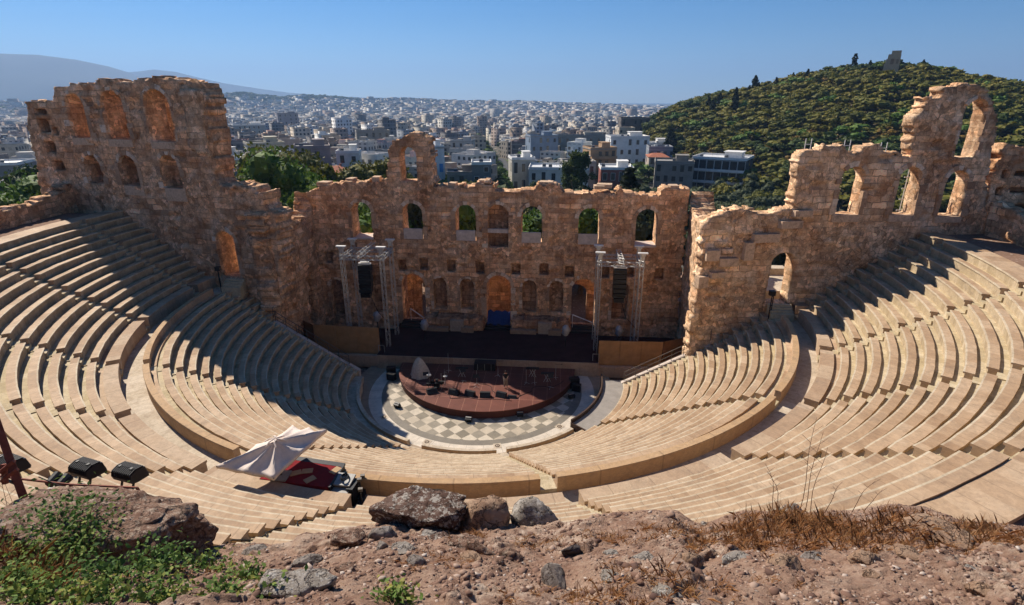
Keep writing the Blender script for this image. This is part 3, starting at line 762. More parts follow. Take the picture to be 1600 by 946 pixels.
# blind backs of recesses and niches, the solid back of the central upper niche
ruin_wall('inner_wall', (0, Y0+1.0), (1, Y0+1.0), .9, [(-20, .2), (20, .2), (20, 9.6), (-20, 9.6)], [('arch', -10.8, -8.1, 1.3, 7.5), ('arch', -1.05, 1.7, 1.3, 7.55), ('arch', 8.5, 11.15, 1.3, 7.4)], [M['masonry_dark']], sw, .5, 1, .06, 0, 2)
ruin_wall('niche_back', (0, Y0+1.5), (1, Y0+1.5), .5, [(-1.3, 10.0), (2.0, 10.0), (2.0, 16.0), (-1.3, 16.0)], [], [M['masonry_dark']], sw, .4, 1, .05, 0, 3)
for (s, w) in ((-9.05, 2.2), (-3.2, 2.2), (3.95, 2.2), (10.05, 2.2)):
    z = 11.95-.012*s
    b = MB(); b.box((s-.03, Y0+.12, z), (w-.1, .3, 1.12), 0); b.build('sill_slab', M['slab_white'], sw)
b = MB(); b.box((.32, Y0+.25, 12.55), (2.4, .4, .42)); b.build('niche_lintel', M['slab_white'], sw)
b = MB(); b.box((-14.75, Y0+.9, 11.45), (2.3, 2.2, .16), .02); b.build('sill_slab', M['slab_white'], sw)
b = MB(); b.box((16.1, Y0+.9, 11.2), (2.3, 2.2, .16), .02); b.build('sill_slab', M['slab_white'], sw)
# loose blocks on the wall head
for i, (s, z) in enumerate([(-18.855,17.279),(-15.921,17.729),(-12.905,17.902),(-4.625,17.388),(-1.215,17.702),(5.423,17.649),(10.963,17.317),(11.561,17.392),(18.641,17.417)]):
    b = MB(); b.box((s, 13.0+.3*sin(i*2), z), (rr.uniform(.7, 1.9), 1.3, rr.uniform(.3, .5)), rr.uniform(-.15, .15))
    tag(centre_origin(b.build('loose_block', M['ashlar'])), 'pale stone block lying on the stage wall, %s' % ['first from the left end', 'second from the left end', 'just left of the lone arch', 'just right of the lone arch', 'a broad one above the central niche', 'a broad one right of the middle', 'left of a pair near the right end', 'right of a pair near the right end', 'last before the right corner'][i], 'stone block', 'loose blocks on the stage wall')
# benches of old stone at the foot of the stage wall
for x0, x1, nm in ((-8.1, -1.3, 'left'), (1.75, 8.45, 'right')):
    t = thing('stone_bench', 'battered stone podium between two doors at the foot of the stage wall, %s one' % nm, 'stone podium', ((x0+x1)/2, 11, 1.45), 0, 'stone podiums under the niches')
    ruin_wall('podium_body', (x0, 10.35), (x1, 10.35), 1.7, [(0, 1.3), (x1-x0, 1.3), (x1-x0, 2.85), (.2, 3.0)], [], [M['masonry_dark']], t, .2, 1, .12, .12, 5)
    b = MB()
    b.box((x0+1.5, 10.15, 1.68), (2.9, .7, .45)); b.box((x1-1.7, 10.1, 1.75), (1.4, .8, .6)); b.box((x0+3.9, 10.25, 2.1), (1.5, .5, 1.3))
    b.build('fallen_blocks', M['ashlar_brown'], t)
# rear hall behind the doors
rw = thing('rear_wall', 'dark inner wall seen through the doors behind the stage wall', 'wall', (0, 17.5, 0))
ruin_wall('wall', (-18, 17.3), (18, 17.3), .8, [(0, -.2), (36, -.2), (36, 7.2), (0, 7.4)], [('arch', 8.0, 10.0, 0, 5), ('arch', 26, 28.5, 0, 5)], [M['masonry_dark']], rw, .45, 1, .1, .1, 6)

# ---- wing walls
LA, LB = (-38.2, 5.34), (-26.4, 3.0)
lw_out = [(-9.3, 10)]+[(-8.821,17.566),(-8.294,21.106),(-8.152,22.965),(-7.341,25.79),(-5.709,25.85),(-3.878,25.852),(-3.175,27.053),(-1.922,27.159),(-0.903,27.321),(1.796,27.415),(2.331,27.63),(3.358,27.731),(4.587,27.558),(5.002,27.447),(6.5,27.49),(7.601,27.748),(9.071,27.841),(10.461,27.723),(11.108,27.508),(12.335,27.395),(13.696,27.334),(14.144,26.916),(14.029,24.647),(14.011,22.743),(14.028,21.577),(13.91,20.103),(13.789,18.596),(14.616,18.455),(17.529,18.631),(17.627,18.06),(18.557,17.87),(18.611,16.653),(19.362,16.223),(19.727,15.95)]+[(18.4, 2.0), (8, 6), (-9.3, 10)]
LWO = []
for (x0, x1, yt, yb) in ():
    pass
def wopen(kind, pts): return (kind, pts[0][0], pts[1][0], pts[2][1], pts[3][1])
LWO = [('arch', -2.35, -.05, 22.45, 26.5), ('arch', 2.05, 4.75, 22.4, 26.75), ('arch', 7.15, 10.1, 22.3, 26.85),
       ('arch', -1.9, .15, 18.1, 20.85), ('arch', 2.45, 4.75, 18.05, 20.95), ('arch', 7.5, 9.7, 18.0, 21.1)]
LWO += [('arch', 12.45, 14.6, 9.6, 14.2)]
LWO += [('rect', -6.6, -5.0, 24.6, 25.1), ('rect', -6.5, -5.2, 22.9, 24.2), ('rect', -5.0, -4.3, 22.6, 23.4), ('rect', -6.4, -5.2, 21.0, 22.1), ('rect', -6.2, -4.6, 19.2, 20.2)]
lw = thing('wing_wall', 'tall ruined left wall of reddish stone with two storeys of three arches', 'ruined wall', (-31, 5, 8), 0)
ruin_wall('wall', LA, LB, 2.3, lw_out, LWO, [M['masonry']], lw, .17, 1, .14, .24, 11)
surrounds(lw, LA, LB, LWO[:7], 9)
dL = np.array([11.8, -2.34])/hypot(11.8, 2.34); nL = np.array([-dL[1], dL[0]])
off = lambda d: (tuple(np.array(LA)+nL*d), tuple(np.array(LB)+nL*d))
A2, B2 = off(4.2)
ruin_wall('rear_shell', A2, B2, 1.2, [(-8.0, 12), (-8.2, 24), (-4, 25.6), (2, 26.4), (6.5, 26.4), (8.8, 25.5), (8.7, 12)], [('arch', 4.1, 5.0, 18.3, 20.6), ('rect', -2.0, -1.2, 18.6, 20.2), ('arch', 8.9, 9.8, 22.4, 26.0)], [M['masonry']], lw, .35, 1, .14, .2, 12)
A3, B3 = off(1.3)
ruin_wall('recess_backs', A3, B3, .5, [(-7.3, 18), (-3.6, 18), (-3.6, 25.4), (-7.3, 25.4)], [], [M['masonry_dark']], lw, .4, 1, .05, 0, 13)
b = MB()
for (s0, s1, z) in ((-2.5, .2, 22.15), (2.1, 5.0, 22.05), (7.2, 10.3, 21.95), (-1.6, 1.0, 17.75), (2.6, 5.2, 17.6), (7.6, 10.2, 17.45)):
    c = np.array(LA)+dL*(s0+s1)/2-nL*(-.1)
    pass
for (s0, s1, z, h) in ((-2.5, .1, 22.1, .62), (2.0, 4.9, 22.05, .66), (7.1, 10.2, 21.95, .62), (2.6, 5.0, 17.6, .9), (7.6, 10.0, 17.4, 1.2)):
    c = np.array(LA)+dL*(s0+s1)/2+nL*.12
    b = MB(); b.box((c[0], c[1], z), (s1-s0, .4, h), atan2(dL[1], dL[0])); b.build('sill_slab', M['ashlar'], lw)
# clear ashlar pier at the right end of the left tower, and the vault heads over the upper arches
ruin_wall('ashlar_pier', tuple(np.array(LA)-nL*.16), tuple(np.array(LB)-nL*.16), .5, [(11.6, 21.4), (11.6, 26.9), (14.05, 26.85), (13.75, 23.5), (13.6, 21.2)], [], [M['masonry_warm']], lw, .25, 1, .05, .1, 14)
# left return wall
rl = thing('return_wall', 'rough ruined wall joining the left wing wall to the stage wall', 'ruined wall', (-20, 7, 0))
ruin_wall('wall', (-19.8, 1.6), (-20.3, 12.4), 2.0, [(0, 1.5), (11, -.2), (11, 16.3), (10.4, 14.8), (9.2, 14.0), (7, 13.9), (5, 14.3), (3, 14.9), (1.2, 15.5), (0, 15.9)], [('arch', 6.9, 8.6, 1.6, 8.2)], [M['masonry']], rl, .17, 1, .2, .34, 15)
ruin_wall('passage_back', (-21.3, 6.5), (-21.3, 13), .4, [(0, 0), (6, 0), (6, 9), (0, 9)], [], [M['masonry_dark']], rl, .5, 1, .05, 0, 16)

RA, RB = (27.0, .05), (39.15, 1.78)
rw_out = [(-8.7, 1.0), (-8.5, 8.5), (-8.25, 12.0)]+[(-8.567,16.395),(-7.943,16.912),(-6.763,17.576),(-5.516,17.719),(-3.874,17.39),(-2.521,17.272),(-2.103,17.633),(-1.329,17.781),(-1.34,19.015),(-1.44,20.427),(-1.46,21.661),(-1.146,22.195),(0.201,22.19),(0.434,22.576),(1.989,22.57),(2.355,22.083),(3.422,21.981),(3.573,22.468),(5.119,22.559),(5.394,22.07),(7.699,21.716),(7.278,24.138),(7.38,25.128),(7.794,25.314),(7.697,26.056),(8.852,26.149),(8.916,26.654),(9.541,26.974),(10.627,27.113),(11.68,27.024),(12.669,26.66),(13.286,25.688),(14.072,24.366),(14.351,22.819),(14.123,22.526),(15.347,17.031),(15.519,15.568)]+[(15.6, 10), (0, 5)]
RWO = [('arch', 2.3, 4.25, 17.1, 20.95), ('arch', 7.1, 8.95, 17.05, 20.9), ('arch', 11.1, 13.0, 16.9, 20.6), ('arch', 11.15, 12.95, 21.6, 26.0), ('arch', -2.35, -.35, 9.4, 14.0)]
rwall = thing('wing_wall', 'ruined right wall of warm stone stepping up to a tall broken tower with a narrow arch', 'ruined wall', (33, 2, 8), 0)
ruin_wall('wall', RA, RB, 1.3, rw_out, RWO, [M['masonry_warm']], rwall, .16, 1, .14, .15, 21)
dR = np.array([12.15, 1.73])/hypot(12.15, 1.73); nR = np.array([-dR[1], dR[0]])
surrounds(rwall, RA, RB, RWO[:4], 22)
for (s0, s1, z, h) in ((2.1, 4.4, 16.85, .6), (6.9, 9.1, 16.8, .55), (10.9, 13.2, 16.65, .5)):
    c = np.array(RA)+dR*(s0+s1)/2+nR*.1
    b = MB(); b.box((c[0], c[1], z-.05), (s1-s0, .44, h), atan2(dR[1], dR[0])); b.build('sill_slab', M['ashlar'], rwall)
# return wall on the right
rr_ = thing('return_wall', 'sunlit crumbling end of the right wall descending toward the stage wall', 'ruined wall', (19.5, 5, 0))
ruin_wall('wall', (19.0, -.5), (20.5, 12.3), 2.2, [(0, 1.0), (13.6, -.2), (13.6, 17.2), (12.6, 16.0), (11, 15.6), (9, 15.2), (6.5, 15.3), (4, 15.9), (1.6, 16.4), (0, 17.2)], [('arch', 8.6, 10.2, 8.9, 13.0), ('arch', 9.2, 10.6, 1.5, 6)], [M['masonry_warm']], rr_, .17, -1, .16, .2, 22)
# setting-off blocks on the right wing (broken face: ledges and stubs)
for i, (px, z, w, h) in enumerate(((-7.6, 13.9, 1.1, .9), (-6.2, 13.3, 1.6, .7), (-4.6, 14.2, .8, 1.5), (-3.3, 15.3, 2.2, .7), (-1.4, 16.4, 1.9, .6), (-.6, 17.3, 1.6, .5), (-8.2, 11.6, .9, 1.0), (-7.0, 12.2, 1.3, .5))):
    c = np.array(RA)+dR*px-nR*.12
    b = MB(); b.box((c[0], c[1], z), (w, .7, h), atan2(dR[1], dR[0])+.03*i); b.build('broken_block', M['ashlar'], rwall)
# far right ruin with slots and the perimeter walls
fr_ = thing('ruined_wall', 'low stepped ruin with dark slots behind the right tower', 'ruined wall', (45, 4, 14))
ruin_wall('wall', RA, (39.15, 1.78), 1.5, [(15.3, 10), (15.1, 16.2), (15.2, 22.6), (16.4, 22.5), (20.0, 22.0), (20.4, 10)], [('rect', 15.7, 16.2, 19.9, 20.6), ('rect', 15.6, 16.3, 18.5, 19.2), ('rect', 15.5, 16.2, 17.3, 17.9), ('rect', 16.8, 20, 20.1, 20.5), ('rect', 16.8, 20, 18.7, 19.2), ('rect', 16.7, 20, 17.4, 17.8)], [M['masonry']], fr_, .2, 1, .1, .12, 23)
c = np.array(RA)+dR*15.2+nR*1.0
ruin_wall('slot_back', tuple(np.array(RA)+nR*1.1), tuple(np.array(RB)+nR*1.1), .4, [(15.2, 10), (20.4, 10), (20.4, 22), (15.2, 22)], [], [M['masonry_dark']], fr_, .5, 1, .04, 0, 24)
P0, P1 = [(-42.531,7.116,15.5),(-41.159,-3.508,15.5)]
dp = np.array(P0[:2])-np.array(P1[:2]); L = float(np.hypot(*dp)); e = dp/L
pw = thing('perimeter_wall', 'low broken wall of pale blocks at the upper left edge of the seating', 'wall', (P1[0], P1[1], 15.4))
ruin_wall('wall', tuple(np.array(P1[:2])-e*9), P0[:2], 1.3, [(0, 14.8), (L+9.3, 14.8), (L+9.3, 18.0), (L+7.5, 18.0), (L+6.8, 17.3), (L+4, 17.1), (L+3.2, 16.8), (9, 16.95), (5, 17.1), (0, 17.2)], [], [M['masonry']], pw, .2, 1, .12, .2, 25)
Q0, Q1 = [(42.382,2.541,15.5),(42.293,-2.293,15.5)]
dp = np.array(Q1[:2])-np.array(Q0[:2]); L = float(np.hypot(*dp)); e = dp/L
pw = thing('perimeter_wall', 'low wall of grey blocks closing the terrace right of the broken tower', 'wall', (Q0[0], Q0[1], 15.4))
ruin_wall('wall', Q0[:2], tuple(np.array(Q1[:2])+e*9), 1.3, [(-.6, 14.8), (L+9, 14.8), (L+9, 17.4), (L, 17.3), (3, 17.6), (1.5, 18.0), (-.6, 18.2)], [], [M['masonry']], pw, .2, 1, .14, .2, 26)
# ================================================================ stage, thrust and equipment
ZS, ZT = 1.45, .75
st = thing('stage', 'wide black stage floor in front of the ruined wall', 'stage', (0, 7.5, 0))
b = MB(); b.box((-.1, 7.75, ZS-.06), (22.4, 8.9, .12)); b.build('stage_deck', M['stage_black'], st)
b = MB()
V, F, uv = [], [], []
def slabface(x0, x1, y, z0, z1, th=.35):
    n = len(V); V.extend([(x0, y, z0), (x1, y, z0), (x1, y, z1), (x0, y, z1), (x0, y+th, z0), (x1, y+th, z0), (x1, y+th, z1), (x0, y+th, z1)])
    for f in ((0, 1, 2, 3), (3, 2, 6, 7), (0, 3, 7, 4), (1, 5, 6, 2), (0, 4, 5, 1)):
        F.append(tuple(i+n for i in f)); uv.extend([(V[i+n][0], V[i+n][2]*.4+60.1) for i in f])
slabface(-11.3, 11.2, 3.2, -.1, ZS-.01, .3)
slabface(-19.0, -11.3, 3.55, -.1, 1.15, .5); slabface(11.2, 19.6, 3.3, -.1, 1.0, .5)
mk('stage_front', V, F, M['stage_face'], st, uv=uv)
for x0, x1 in ((-19, -11.3), (11.2, 20.2)):
    b = MB(); b.box(((x0+x1)/2, 7.8, .55), (x1-x0, 8.2, .3)); b.build('side_floor', M['stage_black'], st)
for cx in (-9.45, .32, 9.8):
    b = MB()
    for k in range(3): b.box((cx, 12.0-.55*k, ZS+.21-.11*k), (2.9, .56, .42))
    b.build('door_steps', M['black'], st)

th_ = thing('thrust_stage', 'half-round red-brown stage standing on the checkered floor, partly in shadow', 'stage platform', (0, 0, 0))
ang = np.linspace(pi, 2*pi, 73)
poly = [(.1+8.75*cos(a), 3.19+8.75*sin(a)) for a in ang]
b = MB(); b.prism(poly, ZT-.06, ZT); b.build('deck', M['thrust'], th_)
pol2 = [(.1+8.66*cos(a), 3.18+8.66*sin(a)) for a in ang]
b = MB(); b.prism(pol2, .02, ZT-.06); b.build('skirt', M['thrust_side'], th_)
for i, q in enumerate([(-7.139,-3.857,0.35),(-0.385,-5.657,0.35),(3.955,-4.447,0.35),(8.478,-0.891,0.35)]):
    b = MB(); b.box((q[0], q[1]-.35, .2), (.55, .35, .4), .3*i-.4, 0, .35); b.box((q[0], q[1]-.36, .42), (.5, .12, .05), .3*i-.4, 1)
    o = b.build('monitor_speaker', [M['black'], M['alu']])
    tag(centre_origin(o), 'small black speaker on the checkered floor against the thrust stage, %s' % ['at its left end', 'left of its front', 'right of its front', 'at its right end'][i], 'speaker', 'speakers around the thrust stage')
for i, (q, rz) in enumerate(zip([(-4.272,-2.693,0.75),(-2.246,-2.756,0.75),(-0.757,-2.862,0.75),(0.661,-2.972,0.75),(2.101,-2.849,0.75),(3.1,-2.993,0.75)], (.5, -.3, -.35, .05, -.35, -.1))):
    b = MB(); s = (.95, .55, .42) if i < 5 else (.8, .4, .22)
    # wedge: sloping front grille
    c, sn = cos(rz), sin(rz); P = []
    for x, y, z in ((-1, -1, 0), (1, -1, 0), (1, 1, 0), (-1, 1, 0), (-1, -.1, 1), (1, -.1, 1), (1, .8, 1), (-1, .8, 1)):
        x, y = x*s[0]/2, y*s[1]/2; P.append((q[0]+x*c-y*sn, q[1]+x*sn+y*c, ZT+z*s[2]))
    b.add(P, ((0,3,2,1),(4,5,6,7),(0,1,5,4),(1,2,6,5),(2,3,7,6),(3,0,4,7)))
    o = b.build('stage_monitor', M['black'])
    tag(centre_origin(o), 'black wedge stage monitor, %s' % ['leftmost, beside the crossed stands', 'second from the left, throwing a long shadow', 'third from the left, in the sunlit strip', 'in the middle of the sunlit strip', 'tilted one at the right end of the sunlit strip', 'flat one lying at the shadow edge'][i], 'stage monitor', 'stage monitors along the sunlit strip')
# black riser case against the stage front
b = MB(); b.box((-.05, 2.6, ZT+.36), (2.1, 1.0, .72))
for x in (-.7, 0, .65): b.box((x-.05, 2.08, ZT+.36), (.04, .04, .66), 0, 1)
tag(centre_origin(b.build('equipment_case', [M['black'], M['alu']])), 'long black equipment case against the stage front', 'case')
# microphone and music stands
def stand(x, y, h, kind, label, lean=0.0):
    t = thing(kind, label, 'stand', (x, y, ZT), 0, 'stands on the thrust stage')
    b = MB(); b.cyl((x, y, ZT+.02), (x+lean*.2, y, ZT+h), .016, .012, 6); b.build('pole', M['steel'] if kind == 'microphone_stand' else M['black'], t)
    b = MB()
    for k in range(3):
        a = 2.1*k+x; b.cyl((x, y, ZT+.16), (x+.32*cos(a), y+.32*sin(a), ZT+.01), .014, .012, 5)
    b.build('tripod', M['steel'], t)
    b = MB()
    if kind == 'microphone_stand':
        b.cyl((x+lean*.2, y, ZT+h), (x+.5, y-.35, ZT+h+.22), .012, .01, 6); b.cyl((x+.5, y-.35, ZT+h+.22), (x+.58, y-.4, ZT+h+.24), .028, .03, 8); b.build('boom', M['black'], t)
    else:
        b.box((x, y, ZT+h+.1), (.5, .04, .34), .3, 0, -.5); b.build('desk', M['black'], t)
for i, (q, k, h) in enumerate(zip([(-3.555,1.572,0.75),(1.388,1.049,0.75),(-0.414,-0.782,0.75),(-3.491,-0.667,0.75),(4.204,-0.262,0.75),(4.987,-0.195,0.75),(-0.385,-1.399,0.75),(6.509,-0.932,0.75),(-1.759,-0.391,0.75),(6.963,0.999,0.75),(-3.592,-1.673,0.75),(-5.13,-1.31,0.75)], 'mmmmmmsssmms', (2.0, 1.6, 1.5, 1.4, 1.5, 1.5, 1.1, 1.15, 1.1, 1.5, 1.5, 1.1))):
    stand(q[0], q[1], h, 'microphone_stand' if k == 'm' else 'music_stand', '%s %s' % ('thin microphone stand with a boom' if k == 'm' else 'black music stand', ['tall, before the stage front left of the black case', 'right beside the black case', 'at the middle of the shadow edge', 'behind the sunlit tangle of stands', 'right of the standing person, first of a pair', 'right of the standing person, second of a pair', 'in the sun behind the monitors', 'alone far right of the standing person', 'in shadow left of the middle', 'near the right end of the stage front', 'beside the leftmost monitor', 'nearest the draped instrument'][i]))
def keyboard(q, rz, label):
    x, y = q[0], q[1]; t = thing('keyboard', label, 'keyboard', (x, y, ZT), 0, 'keyboards in the shadow')
    b = MB(); b.box((x, y, ZT+.85), (1.25, .34, .09), rz); b.build('body', M['black'], t)
    b = MB()
    for s in (-1, 1):
        b.bar((x+s*.35, y-.2, ZT), (x-s*.1, y+.1, ZT+.8), .03); b.bar((x-s*.1, y-.15, ZT), (x+s*.35, y+.12, ZT+.8), .03)
    b.build('cross_stand', M['steel'], t)
for q, rz, l in zip([(-2.076,0.753,0.75),(4.73,1.335,0.75),(6.179,0.415,0.75)], (.15, .0, .05), ('dark keyboard on a cross stand left of the black case', 'dark keyboard on a cross stand near the stage front at right', 'dark keyboard on a cross stand at the right end of the thrust stage')): keyboard(q, rz, l)
# drum set in the sun beside the draped instrument
q = [(-4.007,-1.708,0.75)][0]
t = thing('drum_kit', 'black drum kit with thin cymbal stands in the sunlit patch', 'drum kit', (q[0], q[1], ZT))
b = MB(); b.cyl((q[0], q[1]-.25, ZT+.3), (q[0], q[1]+.2, ZT+.3), .29, .29, 16); b.build('bass_drum', M['black'], t)
for dx, dy, h, r in ((-.45, .1, .55, .17), (.42, .15, .5, .2), (.0, .0, .78, .14), (-.75, -.15, .45, .22)):
    b = MB(); b.cyl((q[0]+dx, q[1]+dy, ZT+h-.12), (q[0]+dx, q[1]+dy, ZT+h+.1), r, r, 14); b.cyl((q[0]+dx, q[1]+dy, ZT), (q[0]+dx, q[1]+dy, ZT+h-.1), .02, .02, 5); b.build('drum', M['black'], t)
for dx, dy, h in ((-.8, .35, 1.15), (.75, .3, 1.1)):
    b = MB(); b.cyl((q[0]+dx, q[1]+dy, ZT), (q[0]+dx, q[1]+dy, ZT+h), .014, .012, 5); b.cyl((q[0]+dx, q[1]+dy, ZT+h), (q[0]+dx, q[1]+dy, ZT+h+.025), .22, .03, 14); b.build('cymbal', M['steel'], t)
# draped instrument
x, y, _ = [(-6.097,0.409,0.75)][0]
ni = 28; V = []; F = []
for j, (z, r) in enumerate(((0, 1.0), (.25, .93), (.8, .80), (1.25, .58), (1.6, .34), (1.78, .12))):
    for i in range(ni):
        a = 2*pi*i/ni; w = 1+.10*sin(7*a+j*.4)*(1-z/1.9)+.05*sin(3*a)
        V.append((x+r*w*.95*cos(a)-.1*z, y+r*w*.7*sin(a)+.2*z, ZT+z))
for j in range(5):
    for i in range(ni): F.append((j*ni+i, j*ni+(i+1) % ni, (j+1)*ni+(i+1) % ni, (j+1)*ni+i))
F.append(tuple(range(5*ni, 6*ni)))
tag(centre_origin(mk('draped_instrument', V, F, M['wrap_warm'], smooth=True)), 'instrument draped in a pale pleated dust sheet on the thrust stage', 'dust sheet')
# plastic-wrapped spotlights
for i, (q, nm) in enumerate(zip([(-12.489,7.726,3.856),(-6.949,6.303,3.663),(7.866,5.4,3.927),(13.39,7.045,3.359)], ('behind the left plywood panel', 'on the stone podium at left', 'on the stone podium at right', 'behind the right plywood panel'))):
    b = MB(); V = []; F = []
    x, y = q[0], q[1]; z0 = q[2]-.6
    for j in range(9):
        ph = -pi/2+pi*j/8
        for k in range(12):
            a = 2*pi*k/12; r = .38*(1+.22*sin(5*a+j*1.7))*(1+.16*sin(j*2.+a))
            V.append((x+r*cos(ph)*cos(a), y+r*cos(ph)*sin(a), z0+.62+.62*sin(ph)))
    for j in range(8):
        for k in range(12): F.append((j*12+k, j*12+(k+1) % 12, (j+1)*12+(k+1) % 12, (j+1)*12+k))
    b.add(V, F); b.cyl((x, y, max(ZS, z0-1.2)), (x, y, z0+.3), .05, .05, 6, 1)
    tag(centre_origin(b.build('wrapped_spotlight', [M['wrap'], M['black']], smooth=True)), 'spotlight wrapped in white plastic, '+nm, 'wrapped spotlight', 'wrapped spotlights on the stage')
# blue tarpaulin heap in the central doorway, white ramps rails in the side doors
V = []; F = []
for j in range(7):
    for i in range(9): V.append((-.95+2.6*i/8, 12.3-.9*j/6+.12*sin(i*1.7), ZS+.4+1.35*(1-j/6)**.7+.14*sin(i*2.3+j*1.9)))
for j in range(6):
    for i in range(8): F.append((j*9+i, j*9+i+1, (j+1)*9+i+1, (j+1)*9+i))
o = mk('blue_tarpaulin', V, F, M['blue_cloth'], smooth=True); tag(centre_origin(o), 'crumpled blue tarpaulin heaped in the central doorway', 'tarpaulin')
for a, c, nm in (((-9.9, 11.9, 3.3), (-8.2, 11.0, 2.6), 'left'), ((8.7, 11.5, 3.3), (11.2, 11.0, 2.5), 'right')):
    b = MB(); b.cyl(a, c, .06, .06, 8)
    for p in (a, c): b.cyl((p[0], p[1], ZS), p, .03, .03, 6)
    tag(centre_origin(b.build('white_handrail', M['sheet_metal'])), 'slanting white handrail in the dark %s doorway' % nm, 'handrail', 'white handrails in the doorways')
# plywood wing panels
def panel(x0, y0, x1, y1, z0, z1, nm, mat):
    t = thing('plywood_panel', nm, 'panel', ((x0+x1)/2, (y0+y1)/2, z0), 0, 'plywood panels beside the stage')
    n = max(1, round(hypot(x1-x0, y1-y0)/2.45)); rz = atan2(y1-y0, x1-x0)
    for i in range(n):
        a, c = i/n, (i+1)/n; L = hypot(x1-x0, y1-y0)/n
        b = MB(); b.box((x0+(x1-x0)*(a+c)/2, y0+(y1-y0)*(a+c)/2, (z0+z1)/2), (L-.02, .08, z1-z0), rz); b.build('board', M[mat], t)
    b = MB()
    for i in range(n+1):
        px, py = x0+(x1-x0)*i/n-.0, y0+(y1-y0)*i/n+.1; b.bar((px, py, z0), (px, py, z1-.03), .06); b.bar((px, py+.05, z1-.5), (px, py+1.2, z0), .05)
    b.build('brace', M['black'], t)
panel(-18.3, 4.7, -11.25, 4.35, .85, 4.0, 'ochre plywood panel left of the black stage', 'plywood')
panel(-20.6, 6.4, -18.35, 4.75, .85, 3.9, 'narrow darker plywood panel at the far left of the stage', 'plywood_dark')
panel(11.15, 3.9, 17.4, 4.1, .8, 3.6, 'ochre plywood panel right of the black stage', 'plywood')
panel(17.45, 4.15, 20.3, 5.6, .8, 3.6, 'darker plywood panel at the far right of the stage', 'plywood_dark')
for x, y, nm in ((-11.0, 4.0, 'left'), (10.9, 3.75, 'right')):
    b = MB(); 
    for p, q in (((-.3, 0), (-.3, .75)), ((.3, 0), (.3, .75)), ((-.3, .75), (.3, .75))): b.bar((x+p[0], y, ZS+p[1]), (x+q[0], y, ZS+q[1]), .05)
    tag(centre_origin(b.build('metal_frame', M['alu'])), 'small bare metal frame at the %s front corner of the black stage' % nm, 'metal frame', 'metal frames at the stage corners')

# cables lying on the boards
for i, (pts, nm) in enumerate((([(-4.816,-1.07,0.77),(-3.437,-2.42,0.77),(-2.342,-3.493,0.77),(-0.909,-3.37,0.77),(0.953,-3.439,0.77),(3.141,-3.477,0.77)], 'along the front of the sunlit strip'), ([(-0.647,0.837,0.77),(-0.005,-0.658,0.77),(1.164,-1.303,0.77),(1.645,-2.923,0.77)], 'from the long black case to the monitors'), ([(7.697,0.508,0.77),(6.507,-0.846,0.77),(5.071,-0.723,0.77),(4.542,-1.976,0.77),(3.447,-2.998,0.77)], 'across the shaded right half of the thrust stage'))):
    b = MB(); P = np.array(pts); q = np.linspace(0, len(P)-1, 26); Q = np.stack([np.interp(q, np.arange(len(P)), P[:, k]) for k in range(3)], 1); Q[:, 0] += .14*np.sin(q*5); Q[:, 1] += .1*np.cos(q*4.3)
    b.path(list(Q), .022, 5); tag(centre_origin(b.build('cable', M['rubber'])), 'black cable lying '+nm, 'cable')
# ---- lighting towers of aluminium truss
def truss(b, p, q, w=.32, m=0):
    p = np.array(p, float); q = np.array(q, float); d = q-p; L = np.linalg.norm(d); d /= L
    up = np.array([0, 0, 1.]) if abs(d[2]) < .9 else np.array([0, 1., 0])
    r = np.cross(d, up); r /= np.linalg.norm(r); u = np.cross(r, d); h = w/2
    cs = [r*h+u*h, -r*h+u*h, -r*h-u*h, r*h-u*h]
    for c in cs: b.cyl(p+c, q+c, .027, .027, 5, m)
    n = max(2, int(L/.45))
    for k in range(4):
        a, c = cs[k], cs[(k+1) % 4]
        for i in range(n):
            s, e = p+d*L*i/n, p+d*L*(i+1)/n
            if i % 2: b.cyl(s+a, e+c, .016, .016, 4, m)
            else: b.cyl(s+c, e+a, .016, .016, 4, m)
def tower(xs, ys, ztop, label, zb):
    t = thing('truss_tower', label, 'truss tower', (sum(xs)/2, sum(ys)/2, zb), 0, 'truss towers on the stage')
    for x in xs:
        for y in ys:
            b = MB(); truss(b, (x, y, zb), (x, y, ztop+.35), .36); b.build('leg', M['steel'], t)
            b = MB(); b.box((x, y, ztop+1.0), (.95, .38, .12), 0, 0); b.box((x, y, ztop+.65), (.36, .36, .6), 0, 1); b.cyl((x-.3, y, ztop+.8), (x+.3, y, ztop+.8), .09, .09, 8, 0); b.build('hoist_head', [M['sheet_metal'], M['steel']], t)
            b = MB(); b.box((x, y, zb+.05), (.8, .8, .1)); b.build('base_plate', M['black'], t)
    for y in ys:
        b = MB(); truss(b, (xs[0]-.3, y, ztop-.15), (xs[1]+.3, y, ztop-.15), .4); b.build('beam', M['steel'], t)
    for x in xs:
        b = MB(); truss(b, (x, ys[0], ztop-.15), (x, ys[1], ztop-.15), .36); b.build('beam', M['steel'], t)
    m = (xs[0]+xs[1])/2
    b = MB(); truss(b, (m, ys[0]-.8, ztop+.3), (m, ys[1]+.6, ztop+.3), .42); b.build('cross_beam', M['steel'], t)
    return m
mL = tower((-14.75, -10.7), (5.5, 8.7), 11.2, 'left truss tower of bright aluminium lattice holding a black speaker stack', .7)
mR = tower((11.0, 15.1), (6.4, 9.2), 10.9, 'right truss tower of bright aluminium lattice holding a black speaker stack', .7)
